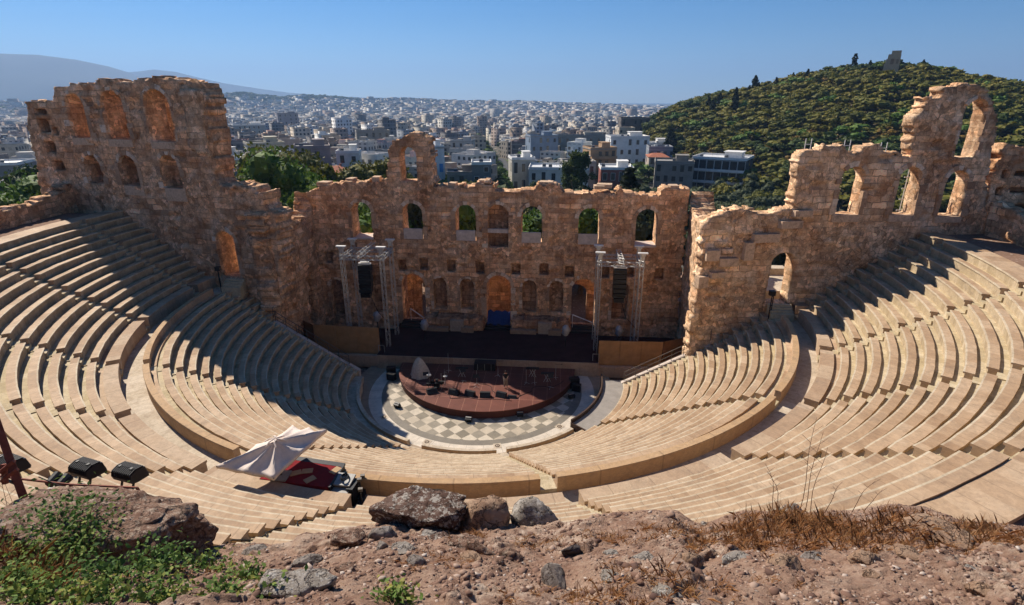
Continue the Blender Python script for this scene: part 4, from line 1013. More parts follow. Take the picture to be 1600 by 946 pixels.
def array(m, y, z1, nm):
    t = thing('line_array', 'black hanging speaker stack under the %s truss tower' % nm, 'speaker stack', (m, y, z1-3.6), 0, 'hanging speaker stacks')
    b = MB(); b.box((m, y, z1+.12), (1.3, .25, .1)); b.box((m, y, z1+.3), (.9, .2, .05)); b.build('rigging_frame', M['sheet_metal'], t)
    for k in range(7):
        o = .02*k*k
        b = MB(); b.box((m, y-.12*k*.25-o*.2, z1-.25-.47*k), (1.28 if k < 6 else 1.0, .75, .44), 0, 0, .03*k); b.build('cabinet', M['black'], t)
    b = MB(); b.path([(m+.3, y, z1-3.4), (m+.9, y+.2, z1-5.2), (m+2.0, y+.1, z1-6.4)], .03, 5); b.build('cable', M['rubber'], t)
array(mL+.1, 5.9, 10.25, 'left'); array(mR, 6.7, 10.2, 'right')

# ---- iron railings where the lower tier ends
def railing(pts, label, h=1.0, n=8):
    t = thing('railing', label, 'railing', pts[0], 0, 'iron railings of the theatre')
    P = np.array(pts, float); seg = np.linalg.norm(np.diff(P, axis=0), axis=1); cum = np.r_[0, np.cumsum(seg)]
    q = np.linspace(0, cum[-1], n); R = np.stack([np.interp(q, cum, P[:, k]) for k in range(3)], 1)
    b = MB()
    for k in (h, h*.55, h*.2): b.path([(r[0], r[1], r[2]+k) for r in R], .022 if k < h else .03, 6)
    b.build('rails', M['rail'], t)
    for r in R:
        b = MB(); b.bar(r, (r[0], r[1], r[2]+h), .045); b.build('post', M['rail'], t)
    return t
def rim(th, r, z, o=0): return (r*sin(radians(th)), -r*cos(radians(th))+o, z)
zrow = lambda r: .75+(r-12.45)/PIT_L*RISE_L
for th, side, nm in ((LOW[0], 1, 'right'), (LOW[5], -1, 'left')):
    V, F, mi, uv = [], [], [], []
    t = thing('kerb_wall', 'pale sloping kerb wall under the %s iron railing' % nm, 'kerb', rim(th+1.6*side, 12.5, 0), 0, 'sloping kerbs beside the stage')
    b = MB(); a, c = th+side*1.9, th+side*1.25
    P = []
    for r, z in ((12.3, .9), (20.4, zrow(20.4)+.15)):
        y = .42*(1); P += [rim(th, r, -.3, .42), rim(th, r, -.3, .82), rim(th, r, z, .82), rim(th, r, z, .42)]
    b.add(P, ((0,1,2,3), (4,7,6,5), (0,4,5,1), (1,5,6,2), (2,6,7,3), (3,7,4,0))); b.build('kerb', M['slab_white'], t)
    railing([rim(th, 13.3, zrow(13.3)+.15, .62), rim(th, 20.3, zrow(20.3)+.15, .62)], 'grey iron railing down the %s end of the lower seats' % nm, 1.0, 8)
    w = 20.4
    railing([rim(th, w, zrow(w)+.5, .5), (w*side*1.0, 2.6 if side < 0 else 1.9, zrow(w)+.6)], 'short dark railing at the head of the steps beside the %s wing wall' % nm, 1.0, 4)
    b = MB(); b.prism([rim(th, 20.5, 0, .45)[:2], rim(th, 25.6, 0, .45)[:2], (side*25.6, 3), (side*20.5, 3)] if side > 0 else [rim(th, 25.6, 0, .45)[:2], rim(th, 20.5, 0, .45)[:2], (-20.5, 3), (-25.6, 4)], -.2, 4.6)
    tag(b.build('parodos_base', M['masonry_dark']), kind='structure')

# steps and small gates in front of the wing wall doors
for side, c, nm in ((1, (25.8, -.9), 'right'), (-1, (-24.4, 2.0), 'left')):
    b = MB()
    for k in range(4): b.box((c[0], c[1]-.28*k+.3, 8.35+.6-.18*k), (1.9, .3, 1.2))
    tag(centre_origin(b.build('door_steps', M['tread'])), 'few stone steps below the open doorway in the %s wing wall' % nm, 'steps', 'steps below the wing doors')
    b = MB(); x = c[0]-1.05*1; 
    b.bar((x, c[1]-.5, 8.3), (x, c[1]-.5, 10.6), .07); b.bar((x+.25*side, c[1]-.2, 8.3), (x+.25*side, c[1]-.2, 10.6), .06)
    for k in range(5): b.bar((x, c[1]-.5, 8.7+.42*k), (x+.25*side, c[1]-.2, 8.9+.42*k), .03)
    b.box((x, c[1]-.45, 10.8), (.45, .4, .4))
    tag(centre_origin(b.build('light_pole', M['black'])), 'black lattice lamp pole beside the %s wing doorway' % nm, 'lamp pole', 'black poles at the wing doors')

# grey ramp platform on the right of the orchestra
rp = thing('ramp_platform', 'grey flat ramp platform with a dark curved edge right of the orchestra', 'ramp', (11.3, -4.2, 0))
inner = [rim(a, 11.35, 0)[:2] for a in np.linspace(48, 90, 16)]; outer = [rim(a, 13.6 if a > 70 else 13.0, 0)[:2] for a in np.linspace(90, 48, 16)]
b = MB(); b.prism(inner+outer, .02, 1.345); b.build('deck', M['ramp'], rp)
V, F, mi, uv = sector([(11.2, 0), (11.2, 1.66), (11.32, 1.66), (11.32, 0)], 47.5, 93, [0]*4, 0, 240); mk('edge_wall', V, F, [M['brown_steel']], rp, uv=uv)
b = MB(); p0, p1 = rim(47.6, 11.2, 0), rim(47.6, 13.0, 0); b.bar((p0[0], p0[1], .75), (p1[0], p1[1], .75), .1, 1.25); b.build('end_wall', M['brown_steel'], rp)
# two amplifier crates in the shade at each end of the thrust stage
for i, (q, nm) in enumerate(zip([(-9.345,1.564,0),(8.765,0.875,0)], ('left', 'right'))):
    b = MB(); b.box((q[0], q[1], .5), (.9, .6, 1.0), .2); b.box((q[0]+.2, q[1]-.7, .35), (.8, .5, .7), -.3); b.box((q[0]+.2, q[1]-.95, .45), (.5, .02, .3), -.3, 1)
    o = b.build('amplifier_rack', [M['black'], M['rail']]); tag(centre_origin(o), 'black amplifier rack in the shade at the %s end of the thrust stage' % nm, 'amplifier rack', 'amplifier racks')

# ---- scaffolding behind the right-hand windows and small frames on the wall head
for i, (s, z) in enumerate(((2.9, 17.0), (7.5, 17.0), (11.6, 17.0))):
    c = np.array(RA)+dR*s+nR*3.2; t = thing('scaffold', 'pale scaffold grid seen through the %s window of the right wing wall' % ('first', 'second', 'third')[i], 'scaffold', (c[0], c[1], 12), 0, 'scaffolds behind the right windows')
    b = MB()
    for k in (-1.3, -.45, .45, 1.3): b.cyl((c[0]+dR[0]*k, c[1]+dR[1]*k, 12), (c[0]+dR[0]*k, c[1]+dR[1]*k, 20.4), .05, .05, 6)
    b.build('uprights', M['sheet_metal'], t)
    b = MB()
    for zz in np.arange(13, 20.5, .95): b.cyl((c[0]-dR[0]*1.6, c[1]-dR[1]*1.6, zz), (c[0]+dR[0]*1.6, c[1]+dR[1]*1.6, zz), .04, .04, 6)
    b.build('ledgers', M['sheet_metal'], t)
for i, (s, z) in enumerate([(-0.388,22.289),(2.855,22.179),(5.945,21.97)]):
    c = np.array(RA)+dR*s+nR*1.0; b = MB()
    for k in (-.22, .22): b.bar((c[0]+k, c[1], z-.3), (c[0]+k, c[1], z+.75), .05)
    b.bar((c[0]-.22, c[1], z+.3), (c[0]+.22, c[1], z+.3), .05)
    tag(centre_origin(b.build('metal_frame', M['sheet_metal'])), 'small white ladder-like frame on top of the right wing wall, %s' % ('at its left edge', 'between the first two windows', 'left of the tower')[i], 'metal frame', 'white frames on the wall head')

# ---- person standing on the thrust stage
def skin_body(name, pts, edges, rad, mat, parent, lv=2, root=0):
    me = bpy.data.meshes.new(name); me.from_pydata([tuple(p) for p in pts], edges, []); me.materials.append(mat)
    o = bpy.data.objects.new(name, me); COL.objects.link(o)
    m = o.modifiers.new('Skin', 'SKIN'); m.use_smooth_shade = True
    for i, r in enumerate(rad): me.skin_vertices[0].data[i].radius = (r, r) if not isinstance(r, tuple) else r
    for v in me.skin_vertices[0].data: v.use_root = False
    me.skin_vertices[0].data[root].use_root = True
    s = o.modifiers.new('Sub', 'SUBSURF'); s.levels = lv; s.render_levels = lv
    if parent is not None: o.parent = parent
    return o
px, py, _ = [(2.348,-1.165,0.75)][0]
man = thing('person', 'standing person in a dark shirt and pale trousers looking down on the thrust stage', 'person', (px, py, ZT), radians(20))
J = [(0, 0, .95), (0, .0, 1.15), (0, -.01, 1.38), (0, -.02, 1.50), (0, -.05, 1.60), (0, -.06, 1.70),
     (-.19, 0, 1.42), (-.24, -.04, 1.15), (-.12, -.24, 1.04), (.19, 0, 1.42), (.25, -.02, 1.15), (.10, -.25, 1.02),
     (-.10, 0, .90), (-.11, -.03, .50), (-.12, .03, .09), (-.13, -.12, .04), (.10, 0, .90), (.12, -.03, .50), (.14, .04, .09), (.16, -.11, .04),
     (-.05, -.29, 1.03), (.04, -.30, 1.01)]
E_ = [(0, 1), (1, 2), (2, 3), (3, 4), (4, 5), (2, 6), (6, 7), (7, 8), (2, 9), (9, 10), (10, 11), (0, 12), (12, 13), (13, 14), (14, 15), (0, 16), (16, 17), (17, 18), (18, 19), (8, 20), (11, 21)]
RD_ = [.14, .13, .15, .055, .085, .08, .065, .045, .035, .065, .045, .035, .095, .065, .045, .035, .095, .065, .045, .035, .035, .035]
skin_body('body', J, E_, RD_, M['skin'], man)
skin_body('shirt', [J[0], J[1], J[2], (0, -.015, 1.46), J[6], (-.225, -.025, 1.22), J[9], (.23, -.01, 1.22)], [(0, 1), (1, 2), (2, 3), (2, 4), (4, 5), (2, 6), (6, 7)], [.165, .155, .175, .08, .088, .07, .088, .07], M['dark_cloth'], man)
skin_body('trousers', [(0, 0, .97), J[12], J[13], J[14], J[16], J[17], J[18]], [(0, 1), (1, 2), (2, 3), (0, 4), (4, 5), (5, 6)], [.165, .115, .085, .07, .115, .085, .07], M['beige_cloth'], man)
b = MB(); V = []; F = []
for j in range(7):
    ph = -.15*pi+(.65*pi)*j/6
    for k in range(10): a = 2*pi*k/10; V.append((.1*cos(ph)*cos(a), -.03+.115*cos(ph)*sin(a), 1.665+.12*sin(ph)))
for j in range(6):
    for k in range(10): F.append((j*10+k, j*10+(k+1) % 10, (j+1)*10+(k+1) % 10, (j+1)*10+k))
mk('hair', V, F, M['hair'], man, True, local=True)

# ---- red platform, parasol and desk on the walkway
rp = thing('red_platform', 'red carpeted platform under the beige parasol, spanning the walkway', 'platform', (-4.7, -25.9, 9.0))
pl = [p[:2] for p in [(-5.951,-24.742,9.45),(-3.161,-25.115,9.45),(-3.222,-26.763,9.45),(-6.692,-26.424,9.45)]]
b = MB(); b.prism(pl[::-1], 9.2, 9.45); b.build('carpet_deck', M['red_carpet'], rp)
b = MB(); b.bar((*pl[1], 9.33), (*pl[2], 9.33), .09, .3); b.bar((*pl[0], 9.40), (*pl[1], 9.40), .3, .12)
b.build('edge_beam', M['black'], rp)
b = MB()
for p in pl: b.bar((p[0]*.99, p[1]*1.0, 8.3), (p[0]*.99, p[1], 9.2), .09)
b.build('platform_legs', M['rail'], rp)
for i, (x, y, z) in enumerate([(-3.397,-25.555,9.47),(-4.705,-25.714,9.47),(-4.324,-26.295,9.47),(-5.182,-25.899,9.47)]):
    b = MB(); b.box((x, y, 9.47), (.5, .34, .03), (1.15, .25, .9, .5)[i]); tag(centre_origin(b.build('tan_board', M['paper'])), 'tan rectangular board lying on the red carpet, %s' % ('the sunlit one at the right', 'the upper one in the middle', 'the lower one in the middle', 'the one half under the parasol')[i], 'board', 'tan boards on the red platform')
# parasol: square canopy, eight ribs, pole
cor = [np.array(p) for p in [(-8.023,-27.293,10.75),(-6.109,-23.881,10.75),(-3.965,-24.738,11.2),(-5.269,-27.576,10.5)]]
hub = np.array([(-5.741,-26.192,11.4)][0])
pa = thing('parasol', 'large square beige parasol, tilted, over the red platform', 'parasol', (hub[0], hub[1], 9.45))
N = 14; V = []; F = []; rim_pts = []
mid = [(cor[i]+cor[(i+1) % 4])/2+np.array([0, 0, -.03]) for i in range(4)]
ringp = []
for i in range(4):
    for t in range(N):
        u = t/N; p = cor[i]*(1-u)+cor[(i+1) % 4]*u
        sag = -.16*abs(sin(2*pi*u)); c = (hub-p); c[2] = 0; c /= np.linalg.norm(c)
        ringp.append(p+np.array([0, 0, sag*.7])+c*.16*abs(sin(2*pi*u)))
RN = 12
for j in range(RN+1):
    f = j/RN
    for k, p in enumerate(ringp):
        u = (k % N)/N; q = hub+(p-hub)*f
        sag = -.13*sin(pi*min(f*1.0, 1))*abs(sin(2*pi*u))+.035*sin(9*f+k*1.1)*f*abs(sin(2*pi*u))
        V.append(q+np.array([0, 0, sag+.02*fbm(np.array([[q[0]*3, q[1]*3, q[2]*3]]), 2)[0]]))
n4 = 4*N
for j in range(RN):
    for k in range(n4): F.append((j*n4+k, j*n4+(k+1) % n4, (j+1)*n4+(k+1) % n4, (j+1)*n4+k))
base = len(V)
for k, p in enumerate(ringp): V.append(p+np.array([0, 0, -.16+.03*sin(k*1.3)]))
for k in range(n4): F.append((RN*n4+k, RN*n4+(k+1) % n4, base+(k+1) % n4, base+k))
o = mk('canopy', V, F, M['canvas'], pa, True)
so = o.modifiers.new('Thick', 'SOLIDIFY'); so.thickness = .012
b = MB()
for k in range(6):
    a = k; p = hub+np.array([.28*cos(a), .28*sin(a), .02]); b.path([hub+np.array([.05*cos(a), .05*sin(a), .12]), p+np.array([.02, 0, .06]), p+np.array([.22*cos(a+.5), .22*sin(a+.5), -.06])], .035, 5)
b.build('vent_flap', M['canvas'], pa)
for p in cor+mid:
    b = MB(); b.bar(hub+np.array([0, 0, -.1]), p+np.array([0, 0, -.06]), .04); b.build('rib', M['rail'], pa)
b = MB(); b.cyl((hub[0], hub[1], 9.45), hub, .04, .04, 8); b.build('pole', M['rail'], pa)
b = MB(); b.box((hub[0], hub[1], 9.5), (.7, .7, .1)); b.build('foot', M['concrete'], pa)
# mixing desk and case
x, y, _ = [(-2.939,-26.461,9.3)][0]
t = thing('mixing_desk', 'blue mixing desk with a tilted pale panel and coiled black cable', 'mixing desk', (x, y, 8.35))
b = MB(); b.box((x+.05, y-.25, 8.95), (.95, .5, .45), -.08, 0); b.build('case', M['blue_case'], t)
b = MB(); b.box((x+.05, y-.25, 9.19), (1.0, .54, .05), -.08); b.box((x+.05, y-.52, 9.1), (.98, .03, .05), -.08); b.build('case_edging', M['alu'], t)
b = MB(); b.box((x+.16, y+.35, 9.4), (.85, .75, .09), -.08, 0, .12); b.build('panel', M['alu'], t)
b = MB(); pts = [(x+.2+.2*cos(a)*(1-.03*a), y+.35+.22*sin(a), 9.49+.012*a) for a in np.linspace(0, 12, 40)]; b.path(pts, .03, 5); b.build('cable_coil', M['rubber'], t)
b = MB(); b.box((x+.62, y+.2, 8.85), (.32, .8, .95), -.08); b.build('side_rack', M['black'], t)
for dx in (-.35, .45):
    b = MB(); b.bar((x+dx, y-.25, 8.3), (x+dx, y-.25, 8.75), .06); b.build('leg', M['black'], t)
for i, (dx, dy, h) in enumerate(((1.0, .1, 1.3), (1.15, -.25, 1.05), (.9, .75, 1.0))):
    b = MB(); xx, yy = x+dx, y+dy; b.cyl((xx, yy, 8.35), (xx, yy, 8.35+h), .05, .04, 8, 0); b.box((xx, yy, 8.5), (.32, .26, .36), .4*i, 0); b.box((xx, yy, 8.35+h), (.2, .16, .14), .3, 1)
    tag(centre_origin(b.build('camera_tripod', [M['black'], M['rail']])), 'small black tripod gear beside the mixing desk, %s' % ('the tallest', 'the nearest to the steps', 'the one by the ochre wall')[i], 'tripod gear', 'gear beside the mixing desk')
# cable running up the dark-toothed aisle
th = UPP[5]; b = MB(); pts = []
for i in range(40):
    r = 28.2+i*.24; a = radians(th-.45+.35*sin(i*.9)); pts.append((r*sin(a), -r*cos(a), 9.36+(r-28.3)/PIT_U*RISE_U+.1+.12*abs(sin(i*.65))))
b.path(pts, .025, 5); tag(centre_origin(b.build('cable', M['rubber'])), 'black cable running up the toothed upper aisle to the mixing desk', 'cable')
# ================================================================ terrain
CAM = np.array([6.7618, -46.6569, 25.954])
def polar(x, y):
    dx, dy = x-CAM[0], y-CAM[1]
    return np.hypot(dx, dy), np.degrees(np.arctan2(dx, dy))
def sstep(t): t = np.clip(t, 0, 1); return t*t*(3-2*t)
RIDGE = [(-57.337,14.537),(-45.822,12.585),(-37.925,11.554),(-32.121,10.969),(-31.053,40.481),(-29.247,54.074),(-27.981,40.988),(-26.141,31.046),(-24.21,41.551),(-21.7,34.889),(-19.409,28.001),(-14.663,28.244),(-11.014,17.476),(-7.304,13.919),(-1.704,6.813),(3.239,-3.768),(7.484,-17.639),(10.451,-31.266),(23.814,-25.53)]
HILL = [(5.39,-16.115),(7.728,-2.584),(9.415,7.795),(11.078,15.721),(13.288,21.338),(15.99,25.543),(18.579,29.574),(22.455,36.78),(25.652,40.522),(27.41,41.342),(29.617,38.511),(32.171,34.021),(34.584,29.761),(36.818,27.044),(41.155,23.334),(48.123,14.304),(56.031,7.641)]
RIDGE = np.array(RIDGE); HILL = np.array(HILL)
def plain_z(D): return -4.5-12*(1-np.exp(-np.maximum(D-80, 0)/420))-36*(1-np.exp(-D/2600.))
def hill_h(D, th):
    H = np.interp(th, HILL[:, 0], HILL[:, 1]); p = plain_z(D)
    foot = np.interp(th, [HILL[1, 0], HILL[6, 0], HILL[9, 0]], [330, 215, 190])
    up = sstep((D-foot)/(430-foot))
    up = .55*up+.45*np.clip((D-foot)/(430-foot), 0, 1)
    dn = 1-sstep((D-470)/900)
    w = sstep((th-HILL[0, 0])/(HILL[2, 0]-HILL[0, 0]))
    return np.maximum(0, H-p)*up*dn*w
def ground(x, y):
    x = np.asarray(x, float); y = np.asarray(y, float)
    D, th = polar(x, y); R = np.hypot(x, y)
    z = plain_z(D)
    Hr = np.interp(th, RIDGE[:, 0], RIDGE[:, 1])
    z = z+np.maximum(0, Hr-8-z)*np.exp(-((D-3600)/900.)**2)
    z = z+hill_h(D, th)
    # the theatre's own ground
    near = 1-sstep((R-52)/70)
    zt = np.where(y > 14, -.4, 0)
    wing = np.where(np.abs(x) > 36, 1, 0)*sstep((16-y)/10)
    zb = np.where(R < 42, 15.3, 15.3+(R-42)*.62*sstep((-y-22)/10)); zb = np.minimum(zb, 24)
    zb = np.where((R > 46) & (y > -22), 15.3-np.minimum((R-46)*.6, 12)*sstep((y+22)/12), zb)
    side = np.where(y < 4, zb, -.4+np.where(np.abs(x) > 38, (zb+.4)*sstep((24-y)/20), 0))
    inner = np.where(R < 12.2, -.3, np.where(R < 26, .3+(R-12.45)*.55-.3, np.where(R < 27.5, 7.6, 8.0+(R-27.5)*.62)))
    zin = np.where((R < 37.5) & (y < 5), np.minimum(inner, 14.0), np.where((R < 37.5), -.4, side))
    zin = np.where((np.abs(x) < 20.5) & (y > 0), -.35, zin)
    return z*(1-near)+zin*near
rad = np.concatenate([[0.01], np.linspace(2, 60, 59), 60*np.exp(np.linspace(.03, np.log(12000/60), 120))])
ang = np.radians(np.linspace(0, 360, 541)[:-1])
na = len(ang)
X = rad[:, None]*np.sin(ang)[None, :]; Y = rad[:, None]*np.cos(ang)[None, :]
Z = ground(X.ravel(), Y.ravel())
Dd, tt = polar(X.ravel(), Y.ravel())
Z = Z+np.where(Dd > 150, fbm(np.stack([X.ravel()/60, Y.ravel()/60, Y.ravel()*0], 1), 4)*np.clip(Dd/300, .3, 2.5), 0)
I, J = np.meshgrid(np.arange(len(rad)-1), np.arange(na), indexing='ij'); J2 = (J+1) % na
F = np.stack([(I*na+J), ((I+1)*na+J), ((I+1)*na+J2), (I*na+J2)], -1).reshape(-1, 4)[:, ::-1]
Dc, tc = polar(X[I, J].ravel(), Y[I, J].ravel())
hm = hill_h(Dc, tc) > 2.5
rc_ = np.hypot(X[I, J].ravel(), Y[I, J].ravel())
mi = np.where(hm, 1, 0); mi = np.where(rc_ < 50, 2, mi)
tag(mk('terrain', np.stack([X.ravel(), Y.ravel(), Z], 1), F, [M['plain'], M['hillside'], M['terrace']], smooth=True, mi=mi), kind='structure')
b = MB(); n = 96
b.add([(14500*sin(a), 14500*cos(a), -62) for a in np.arange(n)*2*pi/n]+[(0, 0, -62)], [((i+1) % n, i, n) for i in range(n)])
M['sea'] = plain('sea_water', (.03, .07, .12), .25, 0, .1, .001, .5)
tag(b.build('sea', M['sea']), kind='structure')
for side, x0, x1 in ((1, 22.6, 31), (-1, -31, -22.6)):
    b = MB(); b.box(((x0+x1)/2, 7.3 if side > 0 else 8.6, 8.9), (x1-x0, 7.4 if side > 0 else 6.4, .9)); b.box(((x0+x1)/2+1.5, 9.4, 9.6), (3.0, 1.2, .8)); b.box(((x0+x1)/2, 7.4, 4.3), (x1-x0-.3, 6, 8.4))
    tag(b.build('paved_landing', M['paving']), kind='structure')

# ---- mountains
def mountain(crest, D, depth, zf, seed):
    c = np.array(crest); n = 260; th = np.linspace(c[0, 0], c[-1, 0], n); zc = np.interp(th, c[:, 0], c[:, 1])
    k = 26; V = []
    for j in range(k):
        f = j/(k-1); d = D-depth*(1-f*2) if True else D
        prof = 1-abs(f-.5)*2; prof = prof**.85
        r = np.full(n, d); t = np.radians(th)
        p = np.stack([CAM[0]+r*np.sin(t), CAM[1]+r*np.cos(t)], 1)
        nz = fbm(np.stack([p[:, 0]/900, p[:, 1]/900, np.full(n, seed*1.)], 1), 5)
        z = zf+(zc*(1+.0*nz)-zf)*prof+nz*(zc-zf)*.16*(1-prof**3)
        V.append(np.concatenate([p, z[:, None]], 1))
    V = np.concatenate(V)
    i, j = np.meshgrid(np.arange(k-1), np.arange(n-1), indexing='ij')
    F = np.stack([i*n+j, i*n+j+1, (i+1)*n+j+1, (i+1)*n+j], -1).reshape(-1, 4)
    tag(mk('mountain', V, F, M['mountain'], smooth=True), kind='structure')
mountain([(-66.035,169.72),(-58.876,326.763),(-51.358,465.71),(-44.999,508.995),(-42.834,511.274),(-40.589,471.995),(-38.646,406.241),(-37.253,334.007),(-36.057,236.037),(-34.342,142.475),(-32.297,52.391)], 8600, 2000, -60, 1)
mountain([(-41.651,331.453),(-36.787,418.856),(-35.646,449.67),(-34.08,421.612),(-32.503,347.397),(-30.62,270.752),(-28.134,200.92),(-25.53,137.232),(-21.683,81.014),(-17.057,32.101)], 10200, 1300, -60, 2)

# ================================================================ foreground slope
EE = np.array([(-8.481,-41.219,19.522),(-4.565,-40.889,19.525),(-1.628,-40.635,19.545),(1.408,-40.399,19.492),(2.777,-40.263,19.548),(3.651,-40.108,19.77),(4.237,-40.045,19.807),(5.216,-39.956,19.827),(6.977,-39.801,19.846),(7.561,-39.711,19.957),(8.146,-39.631,20.041),(8.733,-39.582,20.041),(8.983,-39.618,19.884),(9.13,-39.616,19.857),(9.421,-39.551,19.968),(9.712,-39.499,20.042),(10.594,-39.435,20.015),(11.475,-39.361,20.015),(11.962,-39.286,20.108),(12.452,-39.255,20.08),(13.046,-39.28,19.878),(14.027,-39.221,19.814),(16.965,-38.993,19.761),(20.882,-38.677,19.726)]); BB = np.array([(-1.83,-43.765,21.832),(0.381,-43.578,21.834),(2.04,-43.439,21.835),(3.753,-43.294,21.836),(4.527,-43.229,21.837),(5.025,-43.187,21.837),(5.356,-43.159,21.837),(5.909,-43.113,21.838),(6.904,-43.029,21.838),(7.236,-43.001,21.838),(7.568,-42.973,21.839),(7.899,-42.945,21.839),(8.038,-42.933,21.839),(8.121,-42.926,21.839),(8.286,-42.912,21.839),(8.452,-42.898,21.839),(8.95,-42.857,21.84),(9.447,-42.815,21.84),(9.724,-42.791,21.84),(10,-42.768,21.84),(10.332,-42.74,21.84),(10.885,-42.694,21.841),(12.543,-42.554,21.842),(14.754,-42.368,21.843)]); UPX = np.array([-700,-300,0,310,450,540,600,700,880,940,1000,1060,1085,1100,1130,1160,1250,1340,1390,1440,1500,1600,1900,2300.])
def Gp(u, v):
    u = np.atleast_1d(np.asarray(u, float)); v = np.atleast_1d(np.asarray(v, float))
    E_ = np.stack([np.interp(u, UPX, EE[:, k]) for k in range(3)], 1); B_ = np.stack([np.interp(u, UPX, BB[:, k]) for k in range(3)], 1)
    return B_+(E_-B_)*v[:, None]
def bedrock(q): return sstep((fbm(q*.62+np.array([50., 7., 3.]), 3)+.25*fbm(q*4+11, 3)-.10)/.09)
def Gs(u, v):
    """the displaced surface"""
    p = Gp(u, np.minimum(v, 1.0)); v = np.atleast_1d(np.asarray(v, float)); u = np.atleast_1d(np.asarray(u, float))
    q = p*np.array([1, 1, .3])
    d = .16*fbm(q*.9, 4)+.08*fbm(q*3.1+9, 4)+.035*fbm(q*11, 3)+.09*np.maximum(0, fbm(q*1.9+31, 3)-.12)*2
    bed = bedrock(q); d = d+bed*(.05+.12*np.abs(fbm(q*3.7+3, 4))-.05*np.abs(fbm(q*9+1, 3)))
    strat = sstep((u-840)/60)*sstep((1120-u)/60)*sstep((v-.55)/.25)
    d = d+strat*(.10*np.abs(fbm(q*2.2+3, 4)))
    d = d*np.where(v > .93, .55, 1)
    p = p+np.stack([0*d, 0*d, d], 1)
    over = np.maximum(v-1, 0)
    p[:, 2] -= over*23; p[:, 1] += .35*np.sqrt(over)*1.2; 
    p[:, 2] = np.maximum(p[:, 2], 15.0)
    return p
us = np.linspace(-520, 2120, 560); vs = np.concatenate([np.linspace(-1.5, -.05, 60), np.linspace(0, 1, 150), 1+np.linspace(.01, .24, 26)])
U, Vv = np.meshgrid(us, vs, indexing='ij'); P = Gs(U.ravel(), Vv.ravel())
n2 = len(vs); i, j = np.meshgrid(np.arange(len(us)-1), np.arange(n2-1), indexing='ij')
F = np.stack([i*n2+j, (i+1)*n2+j, (i+1)*n2+j+1, i*n2+j+1], -1).reshape(-1, 4)
bm_ = bedrock(Gp(U.ravel(), np.minimum(Vv.ravel(), 1.0))*np.array([1, 1, .3])); cc = np.repeat(bm_[F].reshape(-1, 1), 3, 1); cc = np.concatenate([cc, np.ones((len(cc), 1))], 1)
tag(mk('rocky_ground', P, F, M['slope'], smooth=True, col=cc), kind='structure')

def ico(sub):
    import bmesh
    bm = bmesh.new(); bmesh.ops.create_icosphere(bm, subdivisions=sub, radius=1)
    V = np.array([v.co[:] for v in bm.verts]); F = np.array([[v.index for v in f.verts] for f in bm.faces]); bm.free(); return V, F
ICO = {k: ico(k) for k in (1, 2, 4, 5, 6)}
def rock_shape(sub, seed, flat=.0, ang=.34, n=9):
    V, F = ICO[sub]; V = V.copy(); r = np.random.default_rng(seed)
    for k in range(n):                                   # chipped facets
        d = r.normal(size=3); d /= np.linalg.norm(d); h = r.uniform(.55, .9); t = V@d
        V = V-np.maximum(t-h, 0)[:, None]*d[None, :]
    nrm = V/np.linalg.norm(V, axis=1)[:, None]
    if sub >= 5: V = V+nrm*(.16*np.abs(fbm(V*np.array([1.2, 1.2, 4.5])+seed*3.3, 4))-.10*np.abs(fbm(V*2.4+seed, 3)))[:, None]
    V = V+nrm*(ang*.45*fbm(V*1.3+seed*5.1, 3)+ang*.35*fbm(V*4+seed*2.7, 4)+ang*.16*fbm(V*13+seed, 2)+ang*.22*np.abs(fbm(V*6.5+seed*1.9, 3)))[:, None]
    if flat: V[:, 2] = np.where(V[:, 2] > flat, flat+(V[:, 2]-flat)*.15, V[:, 2])
    return V, F
def rock(uvd, w, h, mat, label, dep=.8, rz=0.0, seed=0, flat=0, sub=4, sink=.25, tilt=0.0):
    u, v, d = uvd; S = d/865.0
    c = Gs([u], [v])[0]; V, F = rock_shape(sub, seed, flat)
    a, bq, hh = w*S*.5, w*S*.5*dep, h*S*.62
    V = V*np.array([a, bq, hh]); 
    y, z = V[:, 1]*cos(tilt)-V[:, 2]*sin(tilt), V[:, 1]*sin(tilt)+V[:, 2]*cos(tilt); V[:, 1], V[:, 2] = y, z
    x, y = V[:, 0]*cos(rz)-V[:, 1]*sin(rz), V[:, 0]*sin(rz)+V[:, 1]*cos(rz)
    V = np.stack([x, y, V[:, 2]], 1)+c+np.array([0, 0, hh*(1-2*sink)*.6])
    o = mk('boulder' if w > 90 else 'rock', V, F, M[mat], smooth=True)
    tag(centre_origin(o), label, 'boulder' if w > 90 else 'rock')
    return o
big = [(112,0.678,7.3),(662,0.983,8.4),(757,0.963,8.4),(835,1.007,8.5),(1242,1.021,8.6),(1462,0.589,7),(470,0.129,5.3)]
b0 = rock(big[0], 430, 160, 'rock_purple', 'huge purple-brown boulder below the floodlights at lower left', .62, 0, 11, .62, 6, .22)
rock(big[1], 155, 92, 'rock_lichen', 'dark boulder speckled with white lichen on the cliff edge', .6, .1, 5, .5, 5)
rock(big[2], 80, 72, 'rock_tan', 'tan upright rock joined to the right of the lichen boulder', .7, .2, 6, .6)
rock(big[3], 78, 72, 'rock_pale', 'jagged grey and white rock at the right end of the boulder group', .7, -.2, 8)
rock(big[4], 64, 62, 'rock_pale', 'pale rock behind the tall dry stalks at the cliff edge', .8, .3, 9)
rock(big[5], 95, 24, 'rock_tan', 'broad flat rock outcrop among the russet grass at right', .9, .1, 10, .3, 4, .45)
rock(big[6], 130, 56, 'rock_pale', 'large pale grey rock at the bottom edge beside the green shrub', .6, .1, 12, .45)
rock([(268,0.874,8)][0], 120, 92, 'rock_purple', 'dark broken chunk at the right end of the huge boulder', .8, .3, 15, .5, 5, .2)
